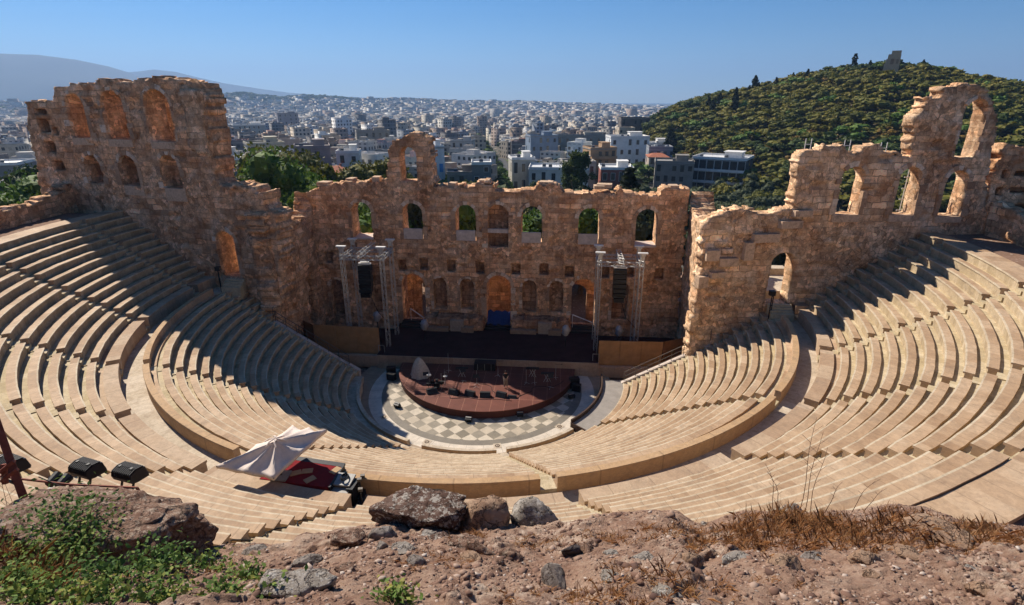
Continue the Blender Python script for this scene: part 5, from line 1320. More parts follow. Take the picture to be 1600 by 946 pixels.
small = [(866,0.193,5.5),(632,0.452,6.5),(650,0.343,6.1),(722,0.584,7),(478,0.478,6.6),(545,0.668,7.3),(597,0.703,7.4),(668,0.733,7.5),(748,0.476,6.6),(738,0.397,6.3),(800,0.44,6.4),(1004,0.334,6),(1077,0.292,5.9),(1148,0.319,6),(1222,0.247,5.7),(956,0.141,5.3),(1043,0.039,4.9),(1416,0.372,6.2),(1273,0.361,6.1),(540,0.302,5.9),(893,0.456,6.5),(1592,1.095,8.9),(1530,0.055,5),(1512,0.206,5.6),(915,0.466,6.5),(776,0.35,6.1),(400,0.828,7.9),(1100,0.933,8.3),(1345,0.292,5.9),(955,0.407,6.3),(600,0.489,6.6),(690,0.686,7.3),(1580,0.669,7.3),(1360,0.175,5.4),(270,0.744,7.6),(40,1.112,8.9)]
sp = [(52, 40, 'rock_grey', 'flat grey slab standing on the dirt near the bottom centre', .25, -.35), (46, 20, 'rock_pale', 'flat whitish slab left of the centre, lying behind the grey one', .6, 0), (34, 22, 'rock_grey', 'pale grey stone in front of the flat whitish slab', .7, 0), (50, 24, 'rock_purple', 'pointed pinkish stone below the tan upright rock', .7, 0),
      (66, 20, 'rock_grey', 'long dark grey slab right of the green shrub', .5, 0), (54, 26, 'rock_purple', 'brownish flat outcrop at the foot of the marble rows', .7, 0), (46, 26, 'rock_grey', 'grey rock with pink edge left of the lichen boulder', .7, 0), (36, 20, 'rock_pale', 'white lichened stone under the lichen boulder', .7, 0),
      (56, 22, 'rock_purple', 'long pinkish stone below the boulder group', .5, 0), (40, 20, 'rock_tan', 'light tan stone beside the long pinkish one', .7, 0), (46, 18, 'rock_purple', 'rosy flat stone right of the boulder group', .6, 0), (44, 22, 'rock_pale', 'white stone with dark tip near the centre right', .7, 0),
      (46, 22, 'rock_tan', 'split beige stone at the centre right', .7, 0), (48, 16, 'rock_pale', 'long pale stone right of the split beige one', .5, 0), (74, 20, 'rock_tan', 'wide flat buff rock sunk in the dirt at right', .6, 0), (40, 20, 'rock_pale', 'white pitted stone close to the bottom edge, right of the grey slab', .7, 0),
      (56, 18, 'rock_pale', 'low pale stone at the very bottom right of the centre', .6, 0), (44, 24, 'rock_tan', 'rounded beige stone in front of the russet grass', .8, 0), (52, 10, 'rock_grey', 'thin pale slab before the russet grass', .5, 0), (32, 14, 'rock_purple', 'small dark purple stone in the bare dirt at centre left', .6, 0),
      (36, 12, 'rock_dark', 'dark slate flake behind the flat standing slab', .5, 0), (36, 36, 'rock_pale', 'pale rock cut by the right edge of the photo', .7, 0), (38, 24, 'rock_tan', 'tan stone at the bottom right corner', .8, 0), (18, 12, 'rock_pale', 'small white stone above the bottom right corner', .8, 0),
      (42, 16, 'rock_purple', 'pink flat stone beside the dark slate flake', .6, 0), (26, 18, 'rock_purple', 'small rusty stone below the pinkish ones', .8, 0), (46, 12, 'rock_grey', 'flat grey shard at the cliff edge below the toothed aisle', .6, 0), (14, 14, 'rock_pale', 'small bright white stone on the purple outcrop', .8, 0),
      (60, 14, 'rock_tan', 'low buff ledge under the russet grass', .7, 0), (26, 16, 'rock_pale', 'rough whitish stone between slate flake and white stone', .8, 0), (30, 16, 'rock_grey', 'angular grey stone left of the whitish slab', .7, 0), (40, 18, 'rock_lichen', 'small lichened lump at the foot of the big lichen boulder', .7, 0),
      (54, 18, 'rock_purple', 'dull pink rock at the right edge below the dry grass', .6, 0), (30, 12, 'rock_tan', 'little buff stone in the bare dirt at right', .7, 0), (90, 60, 'rock_purple', 'pinkish slab leaning on the huge boulder behind the shrub leaves', .5, -.3), (48, 40, 'rock_tan', 'yellowish rounded rock on the huge boulder at the left edge', .8, 0)]
for i, (g, s) in enumerate(zip(small, sp)):
    rock(g, s[0], s[1]*1.15, s[2], s[3], s[4], (i*1.37 % 1.2)-.6, 40+i, .3 if i % 2 else 0, 4, .38 if s[5] == 0 else .25, s[5])
# pebbles: nobody could count them
r = np.random.default_rng(5); nP = 15000
pu = r.uniform(-250, 1850, nP*2); pv = r.uniform(-.25, .99, nP*2); kk = fbm(np.stack([pu/90, pv*6, pu*0], 1), 3)+r.uniform(-.5, .5, nP*2); kk = np.argsort(-kk)[:nP]; pu, pv = pu[kk], pv[kk]; c = Gs(pu, pv); s = r.lognormal(-4.3, .62, nP).clip(.005, .06)
V0, F0 = ICO[1]; V0 = V0*np.array([1, .8, .55]); al = r.uniform(0, 6.28, nP)
jit = 1+.35*r.normal(size=(nP, len(V0), 1)).clip(-1.4, 1.4)*1.0
W = V0[None]*jit*s[:, None, None]
Wx = W[..., 0]*np.cos(al)[:, None]-W[..., 1]*np.sin(al)[:, None]; Wy = W[..., 0]*np.sin(al)[:, None]+W[..., 1]*np.cos(al)[:, None]
W = np.stack([Wx, Wy, W[..., 2]], -1)+c[:, None, :]
t = NT('mixed_pebbles'); g_ = t.n('ShaderNodeNewGeometry')
t.color(t.ramp(g_.outputs['Random Per Island'], [(0, (.09, .05, .038)), (.4, (.20, .115, .08)), (.75, (.30, .195, .14)), (.93, (.38, .28, .22)), (1, (.46, .39, .33))])); t.set(Roughness=.95)
M['pebbles'] = t.m
tag(mk('gravel', W.reshape(-1, 3), (F0[None]+(np.arange(nP)*len(V0))[:, None, None]).reshape(-1, 3), M['pebbles']), 'loose pebbles and rock chips strewn over the reddish dirt', 'gravel', kind='stuff')
# russet dry grass
def blades(cu, cv, n, rad_u, rad_v, h, seed, lean=.5, w=.0026):
    r = np.random.default_rng(seed); nt_ = max(5, n//24); tu = cu+r.normal(size=nt_)*rad_u*1.15; tv = cv+r.normal(size=nt_)*rad_v*1.15; th_ = r.lognormal(-.15, .45, nt_).clip(.3, 1.7); ix = r.integers(0, nt_, n)
    u = tu[ix]+r.normal(size=n)*5.5*th_[ix]; v = tv[ix]+r.normal(size=n)*.012*th_[ix]
    v = np.minimum(v, .985); b0 = Gs(u, v); hh = h*r.uniform(.4, 1.25, n)*th_[ix]; a = r.uniform(0, 6.28, n); l = lean*r.uniform(.2, 1.3, n)
    d = np.stack([np.cos(a)*l, np.sin(a)*l, np.ones(n)], 1); d /= np.linalg.norm(d, axis=1)[:, None]
    s = np.stack([-np.sin(a+r.normal(size=n)), np.cos(a), 0*a], 1)*w*r.uniform(.6, 1.6, n)[:, None]
    m = b0+d*hh[:, None]*.55; e = b0+d*hh[:, None]*np.array([1, 1, .8])+np.stack([np.cos(a), np.sin(a), 0*a], 1)*hh[:, None]*.25*l[:, None]
    V = np.stack([b0-s, b0+s, m+s*.7, e, m-s*.7], 1).reshape(-1, 3)
    F = np.arange(n*5).reshape(n, 5)
    return V, F
VV, FF = [], []; nn = 0
for (cu, cv, n, ru, rv, h, sd, ln) in [(g[0], g[1], *q) for g, q in zip([(1160,0.665,7.3),(1240,0.758,7.6),(1300,0.642,7.2),(1200,0.512,6.7),(1390,0.703,7.4),(1360,0.501,6.7),(1540,0.784,7.7),(1580,0.648,7.2),(1480,0.561,6.9),(960,0.635,7.2),(1050,0.648,7.2),(740,0.767,7.6),(640,0.388,6.2),(700,0.311,6),(930,0.078,5.1),(1010,0.064,5),(1150,0.109,5.2),(860,0.05,5),(20,0.557,6.9),(60,0.347,6.1),(250,0.365,6.2),(890,0.614,7.1),(820,0.633,7.1),(1100,0.621,7.1)],
        [(1612, 45, .07, .16, 1, .8), (1860, 30, .06, .2, 2, .6), (1612, 40, .07, .17, 3, .8), (1364, 50, .05, .14, 4, .9), (1364, 40, .06, .15, 5, .9), (1116, 40, .05, .14, 6, .9), (1364, 30, .06, .16, 7, .8), (992, 25, .05, .16, 8, .8), (744, 35, .05, .12, 9, .9), (434, 45, .05, .07, 10, 1), (558, 40, .05, .08, 11, 1), (260, 7, .02, .15, 12, .9), (217, 40, .04, .07, 13, 1.2), (217, 40, .04, .07, 14, 1.2), (682, 40, .05, .11, 15, 1.1), (558, 50, .05, .1, 16, 1.1), (434, 70, .05, .08, 17, 1.1), (310, 50, .04, .08, 18, 1.2), (3600, 26, .08, .26, 19, .8), (1900, 25, .06, .22, 20, .9), (434, 40, .05, .1, 21, 1), (372, 40, .04, .08, 22, 1), (310, 40, .04, .07, 23, 1), (620, 40, .05, .1, 24, 1)])]:
    V, F = blades(cu, cv, int(n*.95), ru*1.1, rv*1.15, h*.95, sd, ln); VV.append(V); FF.append(F+nn); nn += len(V)
tag(mk('dry_grass', np.concatenate(VV), np.concatenate(FF), M['grass_dry']), 'russet dry grass in patches over the dirt slope', 'grass', kind='stuff')
# tall dry stalks
M['stalk'] = plain('dry_stalk', (.17, .10, .06), .9, 0, .3, 8)
stalk_px = [(1248,0.963,8.4),(1256,1,8.5),(1264,0.976,8.4),(1207,0.914,8.2),(1214,0.95,8.3),(1290,0.93,8.2),(1330,0.93,8.2),(35,1.05,8.7),(26,1.009,8.5),(60,1.061,8.7),(237,1.178,9.2),(1350,0.908,8.2),(720,0.915,8.2)]
for i, (g, h, ln) in enumerate(zip(stalk_px, (150, 128, 105, 80, 66, 50, 55, 210, 150, 165, 90, 40, 60), (-.02, .02, .06, -.25, -.3, .3, .5, -.05, .02, .14, .05, .6, -.3))):
    p = Gs([g[0]], [g[1]])[0]; S = g[2]/865; H = h*S*1.12; b = MB(); pts = [p+np.array([ln*H*f*f+.02*sin(f*7+i), .05*f, H*f]) for f in np.linspace(0, 1, 7)]
    for k in range(6): b.cyl(pts[k], pts[k+1], .006*(1-.11*k), .006*(1-.11*(k+1)), 5)
    for k in range(5):
        f = .45+.1*k; q = p+np.array([ln*H*f*f+.02*sin(f*7+i), .05*f, H*f]); b.cyl(q, q+np.array([(.5-(k % 2))*.16*H, .02, .07*H]), .003, .002, 4)
    tag(centre_origin(b.build('dry_stalk', M['stalk'])), '%s dry stalk %s' % (('tallest', 'tall', 'bent')[0 if i in (0, 7) else 1 if i in (1, 2, 8, 9) else 2], ['before the pale rock, leftmost of the three', 'before the pale rock, middle one of three', 'before the pale rock, rightmost of the three', 'left of the pale rock, leaning farthest', 'left of the pale rock, nearer to it', 'just right of the pale rock', 'well right of the pale rock', 'at the left edge over the big boulder', 'at the left edge, shorter one', 'at the left edge leaning right', 'right of the floodlights', 'low over the russet grass at right', 'on the lichen boulder'][i]), 'stalk', 'dry stalks on the slope')

# ---- green shrubs at lower left
def leaves(c, n, spread, size, seed, up=.6):
    r = np.random.default_rng(seed); p = c+r.normal(size=(n, 3))*spread
    d = r.normal(size=(n, 3)); d[:, 2] = np.abs(d[:, 2])+up; d /= np.linalg.norm(d, axis=1)[:, None]
    q = r.normal(size=(n, 3)); q -= d*(q*d).sum(1)[:, None]; q /= np.linalg.norm(q, axis=1)[:, None]
    s = size*r.uniform(.6, 1.3, n)[:, None]; w = np.cross(d, q)
    A = p-q*s; Cc = p+q*s; Bm = p+w*s*.55+d*s*.12; Dm = p-w*s*.55+d*s*.12
    return np.stack([A, Bm, Cc, Dm], 1).reshape(-1, 3), np.arange(n*4).reshape(n, 4)
shr = [(110,1.301,9.6),(150,0.839,7.9),(205,0.698,7.4),(265,0.945,8.3),(90,0.35,6.1),(170,0.221,5.6),(260,0.317,6),(330,0.367,6.2),(60,0.069,5.1),(150,0.038,4.9),(250,0.072,5.1),(350,0.107,5.2),(390,0.306,5.9),(430,0.102,5.2),(290,1.353,9.8),(25,0.175,5.4),(210,1.188,9.2),(620,0.028,4.9)]
CLIMB = dict(zip((0, 1, 2, 3, 14, 16), [(0.845,-41.645,21.028),(1.228,-41.808,20.932),(1.741,-41.902,20.85),(2.096,-41.778,20.816),(2.187,-41.467,20.769),(0.964,-42.046,20.927)]))
sn = ['trailing up over the huge boulder', 'in the middle of the huge boulder', 'in front of the pinkish slab', 'at the right foot of the huge boulder', 'beside the dry grass at the left edge', 'in the thick of the green patch', 'right of the middle of the green patch', 'where the green patch thins out',
      'in the lower left corner', 'at the bottom edge under the thick patch', 'at the bottom edge left of the pale rock', 'just left of the large pale rock', 'above the large pale rock', 'behind the large pale rock at its right', 'climbing the right side of the huge boulder', 'in russet grass at the left edge', 'on the upper face of the huge boulder', 'alone at the bottom, right of the pale rock']
for i, g in enumerate(shr):
    if i in (2, 3, 14): continue
    c = Gs([g[0]], [g[1]])[0]; S = g[2]/865; R_ = (30 if i not in (7, 11, 12, 13, 17) else 20)*S
    lift = .16 if i in (0, 1, 2, 3, 14, 16) else .02
    if i in (0, 1, 2, 3, 14, 16): c = np.array(CLIMB[i])
    t = thing('shrub', 'low green shrub with oval leaves '+sn[i], 'shrub', tuple(c), 0, 'leafy shrubs at lower left')
    V, F = leaves(c+np.array([0, 0, R_*.42]), 560 if R_/S > 25 else 260, np.array([R_*.9, R_*.55, R_*.5]), .030, 60+i); mk('foliage', V, F, M['leaf_shrub'], t)
    b = MB(); q = np.random.default_rng(90+i)
    for k in range(16):
        e = c+q.normal(size=3)*np.array([R_, R_*.5, R_*.3])+np.array([0, 0, R_*.7]); m_ = (c+e)/2+q.normal(size=3)*.05
        b.cyl(c+np.array([0, 0, -.08 if lift < .1 else -.4]), m_, .006, .004, 4); b.cyl(m_, e, .004, .002, 4)
    b.build('stems', M['stalk'], t)

# ---- floodlights on their rail
def flood(px_mid, w, tiltz, label):
    c = np.array(px_mid); t = thing('floodlight', label, 'floodlight', tuple(c), 0, 'black floodlights at the cliff edge')
    ax = np.array([cos(tiltz), sin(tiltz), 0]); fw = np.array([-sin(tiltz), cos(tiltz), 0])
    prof = [(f*.72, z*.72) for f, z in ((-.16, .02), (-.13, .14), (.02, .19), (.22, .16), (.30, -.14), (.0, -.12), (-.13, -.08))]
    V = []; F = []; k = len(prof)
    for s in (-1, 1):
        for f, z in prof: V.append(c+ax*s*w/2+fw*f+np.array([0, 0, z]))
    for i in range(k): F.append((i, (i+1) % k, k+(i+1) % k, k+i))
    F += [tuple(range(k-1, -1, -1)), tuple(range(k, 2*k))]
    mk('housing', V, F, M['blackmetal'], t)
    b = MB()
    for i in range(11):
        s = -.46+.092*i; q = c+ax*s*w
        for (f0, z0), (f1, z1) in zip(prof[0:3], prof[1:4]): b.bar(q+fw*f0+np.array([0, 0, z0+.012]), q+fw*f1+np.array([0, 0, z1+.012]), .016, .03)
    b.build('cooling_ribs', M['blackmetal'], t)
    b = MB(); g0 = c+fw*.19+np.array([0, 0, .01]); P_ = [g0+ax*s*w*.46+fw*e+np.array([0, 0, z]) for s, z, e in ((-1, -.09, .022), (1, -.09, .022), (1, .09, -.022), (-1, .09, -.022))]
    b.add(P_+[p+fw*.02 for p in P_], ((0,1,2,3), (7,6,5,4), (0,4,5,1), (1,5,6,2), (2,6,7,3), (3,7,4,0))); b.build('front_glass', M['glass'], t)
    b = MB()
    for s in (-.3, .3): b.bar(c+ax*s*w+np.array([0, 0, -.07]), c+ax*(s*w-.03)+fw*-.05+np.array([0, 0, -.25]), .028)
    b.bar(c-ax*.42*w+fw*-.05+np.array([0, 0, -.26]), c+ax*.42*w+fw*-.05+np.array([0, 0, -.26]), .035)
    b.build('bracket', M['blackmetal'], t)
    for s in (-.3, .3):
        b = MB(); b.box(c+ax*s*w+fw*.01+np.array([0, 0, .15]), (.04, .05, .04), tiltz); b.build('clamp', M['blackmetal'], t)
fl = [(-1.124,-39.452,20.03),(-0.397,-39.417,19.96),(-2.426,-39.535,20.101)]
flood(fl[0], .42, -.25, 'black ribbed floodlight, middle one of three in the row'); flood(fl[1], .42, -.22, 'black ribbed floodlight at the right end of the rail'); flood(fl[2], .42, -.3, 'black ribbed floodlight half behind the rust-red post at the left edge')
b = MB(); q = [(-2.62,-40.038,20.376),(-1.699,-40.003,20.261),(-0.881,-39.966,20.175),(0.181,-39.894,20.128)]; b.path(q, .018, 6)
e = q[-1]; 
for dx, dy in ((.09, .12), (-.06, .1)): b.bar(e, (e[0]+dx, e[1]+dy-.1, e[2]-.45), .03)
for k in (1, 2): b.bar(q[k], (q[k][0]+.03, q[k][1], 18.6), .035)
b.bar((e[0]+.09, e[1]+.02, e[2]-.4), (e[0]+.1, e[1]+.02, 18.6), .035)
tag(centre_origin(b.build('light_rail', M['rust'])), 'thin rusty rail carrying the floodlights above the boulder', 'rail')
t = thing('rusty_post', 'leaning rust-red steel post at the left edge', 'post', [(-1.254,-40.399,20.099)][0], 0)
a, c = [(-1.956,-39.814,21.851),(-1.212,-40.43,20.007)]; b = MB(); b.bar(a, c, .10, .06); b.build('post', M['rust'], t)
b = MB(); a, c = [(-1.707,-40.327,20.546),(-1.402,-40.217,20.775)]; b.bar(a, c, .05); a, c = [(-1.588,-40.34,20.482),(-1.35,-40.256,20.656)]; b.bar(a, c, .05); a, c = [(-1.606,-40.208,20.698),(-1.577,-40.311,20.412)]; b.bar(a, c, .06); b.build('bracket', M['rust'], t)
for i, q in enumerate([(-1.301,-39.87,20.097),(-1.145,-39.867,20.067)]):
    b = MB(); q = np.array(q); b.cyl(q+np.array([0, -.06, .02]), q+np.array([0, .14, .06]), .07, .085, 10, 0); b.box(q+np.array([0, 0, -.1]), (.16, .12, .05), .2, 1); b.bar(q+np.array([0, 0, -.12]), q+np.array([0, 0, -1.6]), .03, None, 0)
    tag(centre_origin(b.build('small_spotlight', [M['blackmetal'], M['alu']])), 'small black spotlight low on the rail, %s of the pair' % ('left', 'right')[i], 'spotlight', 'pair of small spotlights')
b = MB(); b.path([(-1.348,-40.005,20.322),(-0.938,-40.03,20.16),(-0.53,-40.023,20.084),(-0.125,-39.982,20.103),(0.218,-39.932,20.161)], .009, 5); tag(centre_origin(b.build('cable', M['rubber'])), 'thin black cable drooping under the floodlights', 'cable')
# ================================================================ trees
def cards(P, size, r, up=.25):
    n = len(P); d = r.normal(size=(n, 3)); d[:, 2] += up; d /= np.linalg.norm(d, axis=1)[:, None]
    q = r.normal(size=(n, 3)); q -= d*(q*d).sum(1)[:, None]; q /= np.linalg.norm(q, axis=1)[:, None]; w = np.cross(d, q)
    s = (size*r.uniform(.55, 1.35, n))[:, None]
    return np.stack([P-q*s, P+w*s*.7, P+q*s, P-w*s*.7], 1).reshape(-1, 3)
def cube_quads(n):
    g = np.linspace(-1, 1, n+1); Q = []
    for ax in range(3):
        for s in (-1, 1):
            for i in range(n):
                for j in range(n):
                    q = []
                    for a, b_ in ((0, 0), (1, 0), (1, 1), (0, 1)):
                        p = np.zeros(3); p[ax] = s; p[(ax+1) % 3] = g[i+a]*s; p[(ax+2) % 3] = g[j+b_]; q.append(p/np.linalg.norm(p))
                    Q.append(q)
    return np.array(Q)
CUBE = cube_quads(2)
CUBE5 = cube_quads(5)
def crown(kind, seed, ncl, per, size, lump=True, lr=.86):
    """unit tree: height 1, crown radius given by kind"""
    r = np.random.default_rng(seed); out = []
    if kind == 'cypress':
        z = r.uniform(.06, 1, ncl*per); w = .115*np.sin(np.clip(z, 0, 1)*pi*.93+.12)**.7*(1+.2*np.sin(z*19+seed)); a = r.uniform(0, 6.28, len(z)); k = np.sqrt(r.uniform(.35, 1, len(z)))
        P = np.stack([w*k*np.cos(a), w*k*np.sin(a), z], 1); return cards(P, size, r, .1)
    for c in range(ncl):
        a = r.uniform(0, 6.28); k = sqrt(r.uniform(0, 1))
        if kind == 'pine': cz = .48+.42*r.uniform(0, 1)*(1-.55*k*k); cr = .42*k*(1.15-.35*abs(cz-.6)); br = r.uniform(.12, .22)
        elif kind == 'tall': cz = .22+.72*r.uniform(0, 1); cr = .22*k*(1.2-.5*cz); br = r.uniform(.07, .13)
        elif kind == 'round': cz = .34+.52*r.uniform(0, 1)*(1-.5*k*k); cr = .40*k; br = r.uniform(.12, .24)
        else: cz = .2+.62*r.uniform(0, 1)*(1-.6*k*k); cr = .6*k; br = r.uniform(.16, .3)
        C0 = np.array([cr*cos(a), cr*sin(a), cz])
        if lump:
            Q = CUBE if lump is True else CUBE5; L = Q*(br*lr*np.array([1, 1, .74]))*(1+.34*fbm(Q.reshape(-1, 3)*2.1+seed*3.7+c*9.1, 2)).reshape(-1, 4, 1)+C0; out.append(L.reshape(-1, 3))
        v = r.normal(size=(per, 3)); v /= np.linalg.norm(v, axis=1)[:, None]
        rad_ = br*r.uniform(.8, 1.12, per)[:, None]
        out.append(cards(C0+v*rad_*np.array([1, 1, .72]), size, r, .5))
    return np.concatenate(out)
def trunk_mb(seed, h=.6, r0=.035):
    r = np.random.default_rng(seed); b = MB(); p = np.array([0, 0, -.03]); q = np.array([r.normal()*.02, r.normal()*.02, h*.55])
    b.cyl(p, q, r0, r0*.7, 7)
    for k in range(5):
        a = k*1.3+r.uniform(0, 1); e = q+np.array([.24*cos(a), .24*sin(a), h*.45*r.uniform(.6, 1.2)]); b.cyl(q, e, r0*.5, r0*.18, 5)
    return b
def quads(V): return np.arange(len(V)).reshape(-1, 4)
def dump(name, items, mats_idx, mats, label, cat, kind='stuff'):
    """items: list of (unit crown verts, x, y, z, height, rot, width factor)"""
    VV = []; mi = []
    for (T, x, y, z, h, a, wf), m in zip(items, mats_idx):
        c, s = cos(a), sin(a); V = np.stack([(T[:, 0]*c-T[:, 1]*s)*h*wf+x, (T[:, 0]*s+T[:, 1]*c)*h*wf+y, T[:, 2]*h+z], 1)
        VV.append(V); mi.append(np.full(len(V)//4, m))
    V = np.concatenate(VV)
    return tag(mk(name, V, quads(V), mats, mi=np.concatenate(mi)), label, cat, kind=kind)

LEAFS = [M['leaf_olive'], M['leaf_dark'], M['leaf_rust'], M['leaf_green'], M['leaf_grey']]
TPL = [crown('pine', 100+i, 8, 14, .075) for i in range(7)]
rg = np.random.default_rng(21)
# --- hill wood
cand = []
tlo, thi = HILL[1, 0]-1, 50
MON = [(27.435,42.056)][0][0]
for D0 in np.arange(196, 600, 7.0):
    dth = math.degrees(7.4/D0)
    for th in np.arange(tlo, thi, dth):
        D = D0+rg.normal()*2.2; t = th+rg.normal()*dth*.3
        x = CAM[0]+D*sin(radians(t)); y = CAM[1]+D*cos(radians(t)); hh = float(hill_h(np.array([D]), np.array([t]))[0])
        if hh < 1.5 or hypot(x, y) < 75: continue
        if 396 < D < 436 and abs(t-MON) < 1.7: continue
        cand.append((x, y, D, t))
xy = np.array(cand); zz = ground(xy[:, 0], xy[:, 1])
sel = fbm(np.stack([xy[:, 0]/38, xy[:, 1]/38, zz*0+3], 1), 3); sel2 = fbm(np.stack([xy[:, 0]/55, xy[:, 1]/55, zz*0+9], 1), 3)
slope_mid = np.exp(-((xy[:, 2]-285)/45)**2)
mt = np.where(sel > .02, 1, 0); mt = np.where((sel2+slope_mid*.22 > .26) & (rg.uniform(size=len(xy)) < .25), 2, mt); mt = np.where(rg.uniform(size=len(xy)) < .07, 3, mt)
hts = np.where(mt == 2, rg.uniform(5, 7, len(xy)), rg.uniform(6.2, 9.8, len(xy)))
# the ones that show largest are individuals
size = hts/xy[:, 2]*np.where((xy[:, 3] < 39) , 1, 0)*np.where(xy[:, 3] > -5, 1, 0)
# hidden by the right wing tower and wall
order = np.argsort(-size)
indiv = set(order[:290].tolist())
items, mm = [], []
names = ['olive-green pine', 'dark green pine', 'browned yellowish pine', 'bright green pine']
protos = {}
for k in range(len(xy)):
    x, y, D, t = xy[k]; z = zz[k]-.4; ti = k % len(TPL); a = rg.uniform(0, 6.28); wf = rg.uniform(1.15, 1.7)
    if k in indiv:
        key = (ti, int(mt[k]))
        if key not in protos:
            V = TPL[ti]; b = trunk_mb(ti, .6, .03); n = len(V); 
            Fq = [tuple(q) for q in quads(V)]+[tuple(i+n for i in f) for f in b.F]
            o = mk('pine_tree', np.concatenate([V, np.array(b.V)]), Fq, [LEAFS[int(mt[k])], M['bark']], mi=[0]*(n//4)+[1]*len(b.F), local=True); protos[key] = o
        else:
            o = protos[key].copy(); COL.objects.link(o)
        o.location = (x, y, z); o.rotation_euler = (0, 0, a); o.scale = (hts[k]*wf, hts[k]*wf, hts[k])
        where = 'at the foot of the wooded hill behind the right wing wall' if D < 235 else 'on the lower slope of the wooded hill'
        tag(o, '%s %s' % (names[int(mt[k])], where), 'tree', 'pines on the wooded hill')
    else:
        items.append((TPL[ti], x, y, z, hts[k], a, wf)); mm.append(int(mt[k]))
dump('pine_wood', items, mm, LEAFS, 'dense olive and dark green pine wood covering the hill at right', 'wood')
# --- cypresses
CY = [crown('cypress', 300+i, 10, 40, .05) for i in range(3)]
def cypress(x, y, h, i, label, group):
    t = thing('cypress_tree', label, 'tree', (x, y, float(ground(x, y))-.3), i*1.7, group)
    V = CY[i % 3]*np.array([h*1.15, h*1.15, h]); mk('crown', V, quads(V), M['leaf_cypress'], t, local=True)
    b = MB(); b.cyl((0, 0, -.2), (0, 0, h*.3), h*.018, h*.012, 6); b.build('trunk', M['bark'], t, local=True)
cyp = [(10.215,27.874),(10.504,27.901),(10.804,27.233),(9.554,22.12),(17.4,36.163),(14.615,32.136),(15.942,34.093),(16.998,34.911),(17.723,35.753),(20.395,40.83),(21.489,40.7),(13.684,28.227),(24.81,46.65),(14.051,26.31),(15.94,28.121),(12.752,15.905),(14.921,14.794),(19.104,36.94),(29.529,41.759),(25.95,43.271)]
for i, (th, z) in enumerate(cyp):
    D = (330, 335, 332, 320, 420, 405, 410, 415, 420, 430, 430, 395, 428, 380, 380, 300, 310, 425, 432, 436)[i]
    cypress(CAM[0]+D*sin(radians(th)), CAM[1]+D*cos(radians(th)), 1.2*(13, 15, 14, 11, 12, 9, 9, 8, 8, 8, 8, 10, 11, 11, 12, 9, 9, 8, 8, 7)[i], i,
            ('slender dark cypress standing in the group at the left foot of the wooded hill' if i < 4 else 'slender dark cypress rising from the skyline of the wooded hill' if i in (4, 5, 6, 7, 8, 9, 10, 11, 12, 17, 18, 19) else 'slender dark cypress among the pines on the slope'), 'cypresses on the wooded hill')
# --- park trees and bushes just behind the theatre
def near_tree(x, y, h, kind, leaf, label, cat='tree', name='leafy_tree', group=None, seed=1, per=60, size=.028, wf=.8, z=None):
    t = thing(name, label, cat, (x, y, (float(ground(x, y)) if z is None else z)-.2), seed*1.3, group)
    h = h*1.18; V = crown(kind, 500+seed, 40, per*2, size*.72, 5, .72)*np.array([h*wf, h*wf, h]); mk('crown', V, quads(V), M[leaf], t, local=True)
    b = trunk_mb(seed, .6, .03); b.V = [tuple(np.array(v)*h) for v in b.V]; b.build('trunk', M['bark'], t, local=True)
NT_ = [(415, 330, 95, 17, 'round', 'leaf_green', 'big bright green tree behind the gap left of the stage wall'), (455, 325, 88, 15, 'round', 'leaf_green', 'rounded deep green tree close behind the left end of the stage wall'), (375, 320, 105, 14, 'round', 'leaf_green', 'light green tree beside the right foot of the left tower'), (345, 310, 118, 12, 'round', 'leaf_green', 'half-hidden green tree against the left tower'),
       (425, 300, 118, 20, 'round', 'leaf_olive', 'tall olive-brown tree topping the left group'), (440, 345, 76, 10, 'bush', 'leaf_grey', 'grey-green bush low in the gap by the left return wall'), (478, 335, 72, 10, 'bush', 'leaf_green', 'yellow-green bush touching the left corner of the stage wall'),
       (905, 290, 165, 18, 'tall', 'leaf_dark', 'tall dark pine standing right of the white cornice house'), (575, 300, 120, 15, 'pine', 'leaf_olive', 'thin olive tree left of the lone arch'), (520, 300, 130, 11, 'round', 'leaf_olive', 'olive tree between red roof and lone arch'), (640, 300, 110, 11, 'round', 'leaf_green', 'yellow-green tree seen through the lone arch'),
       (720, 295, 135, 10, 'round', 'leaf_grey', 'grey-green tree before the grey block with a white roof'), (705, 290, 150, 9, 'round', 'leaf_olive', 'olive bush left of the grey block with a white roof'), (840, 285, 190, 10, 'round', 'leaf_dark', 'dark tree at the corner of the white cornice house')]
for i, (px, py, D, h, kd, lf, lb) in enumerate(NT_):
    th = math.degrees(math.atan((px-800)/921.0))-4.80
    x = CAM[0]+D*sin(radians(th)); y = CAM[1]+D*cos(radians(th)); near_tree(x, y, h, kd, lf, lb, seed=i, per=120 if D < 120 else 70, size=.027)
# bushes seen through the windows of the stage wall
for i, (px, D, h, kd, lf) in enumerate(((560, 76, 13, 'round', 'leaf_green'), (648, 80, 13, 'round', 'leaf_grey'), (728, 78, 13.5, 'round', 'leaf_green'), (825, 80, 13, 'bush', 'leaf_grey'), (845, 74, 11.5, 'round', 'leaf_green'), (920, 76, 12.8, 'round', 'leaf_green'), (1010, 80, 13, 'round', 'leaf_grey'))):
    th = math.degrees(math.atan((px-800)/921.0))-4.80
    near_tree(CAM[0]+D*sin(radians(th)), CAM[1]+D*cos(radians(th)), h, kd, lf, '%s tree filling the %s window of the stage wall' % ('bright green' if lf == 'leaf_green' else 'grey-green', ('first', 'second', 'third', 'fourth', 'fourth, at its right side, the', 'fifth', 'sixth')[i]), seed=40+i, per=80)
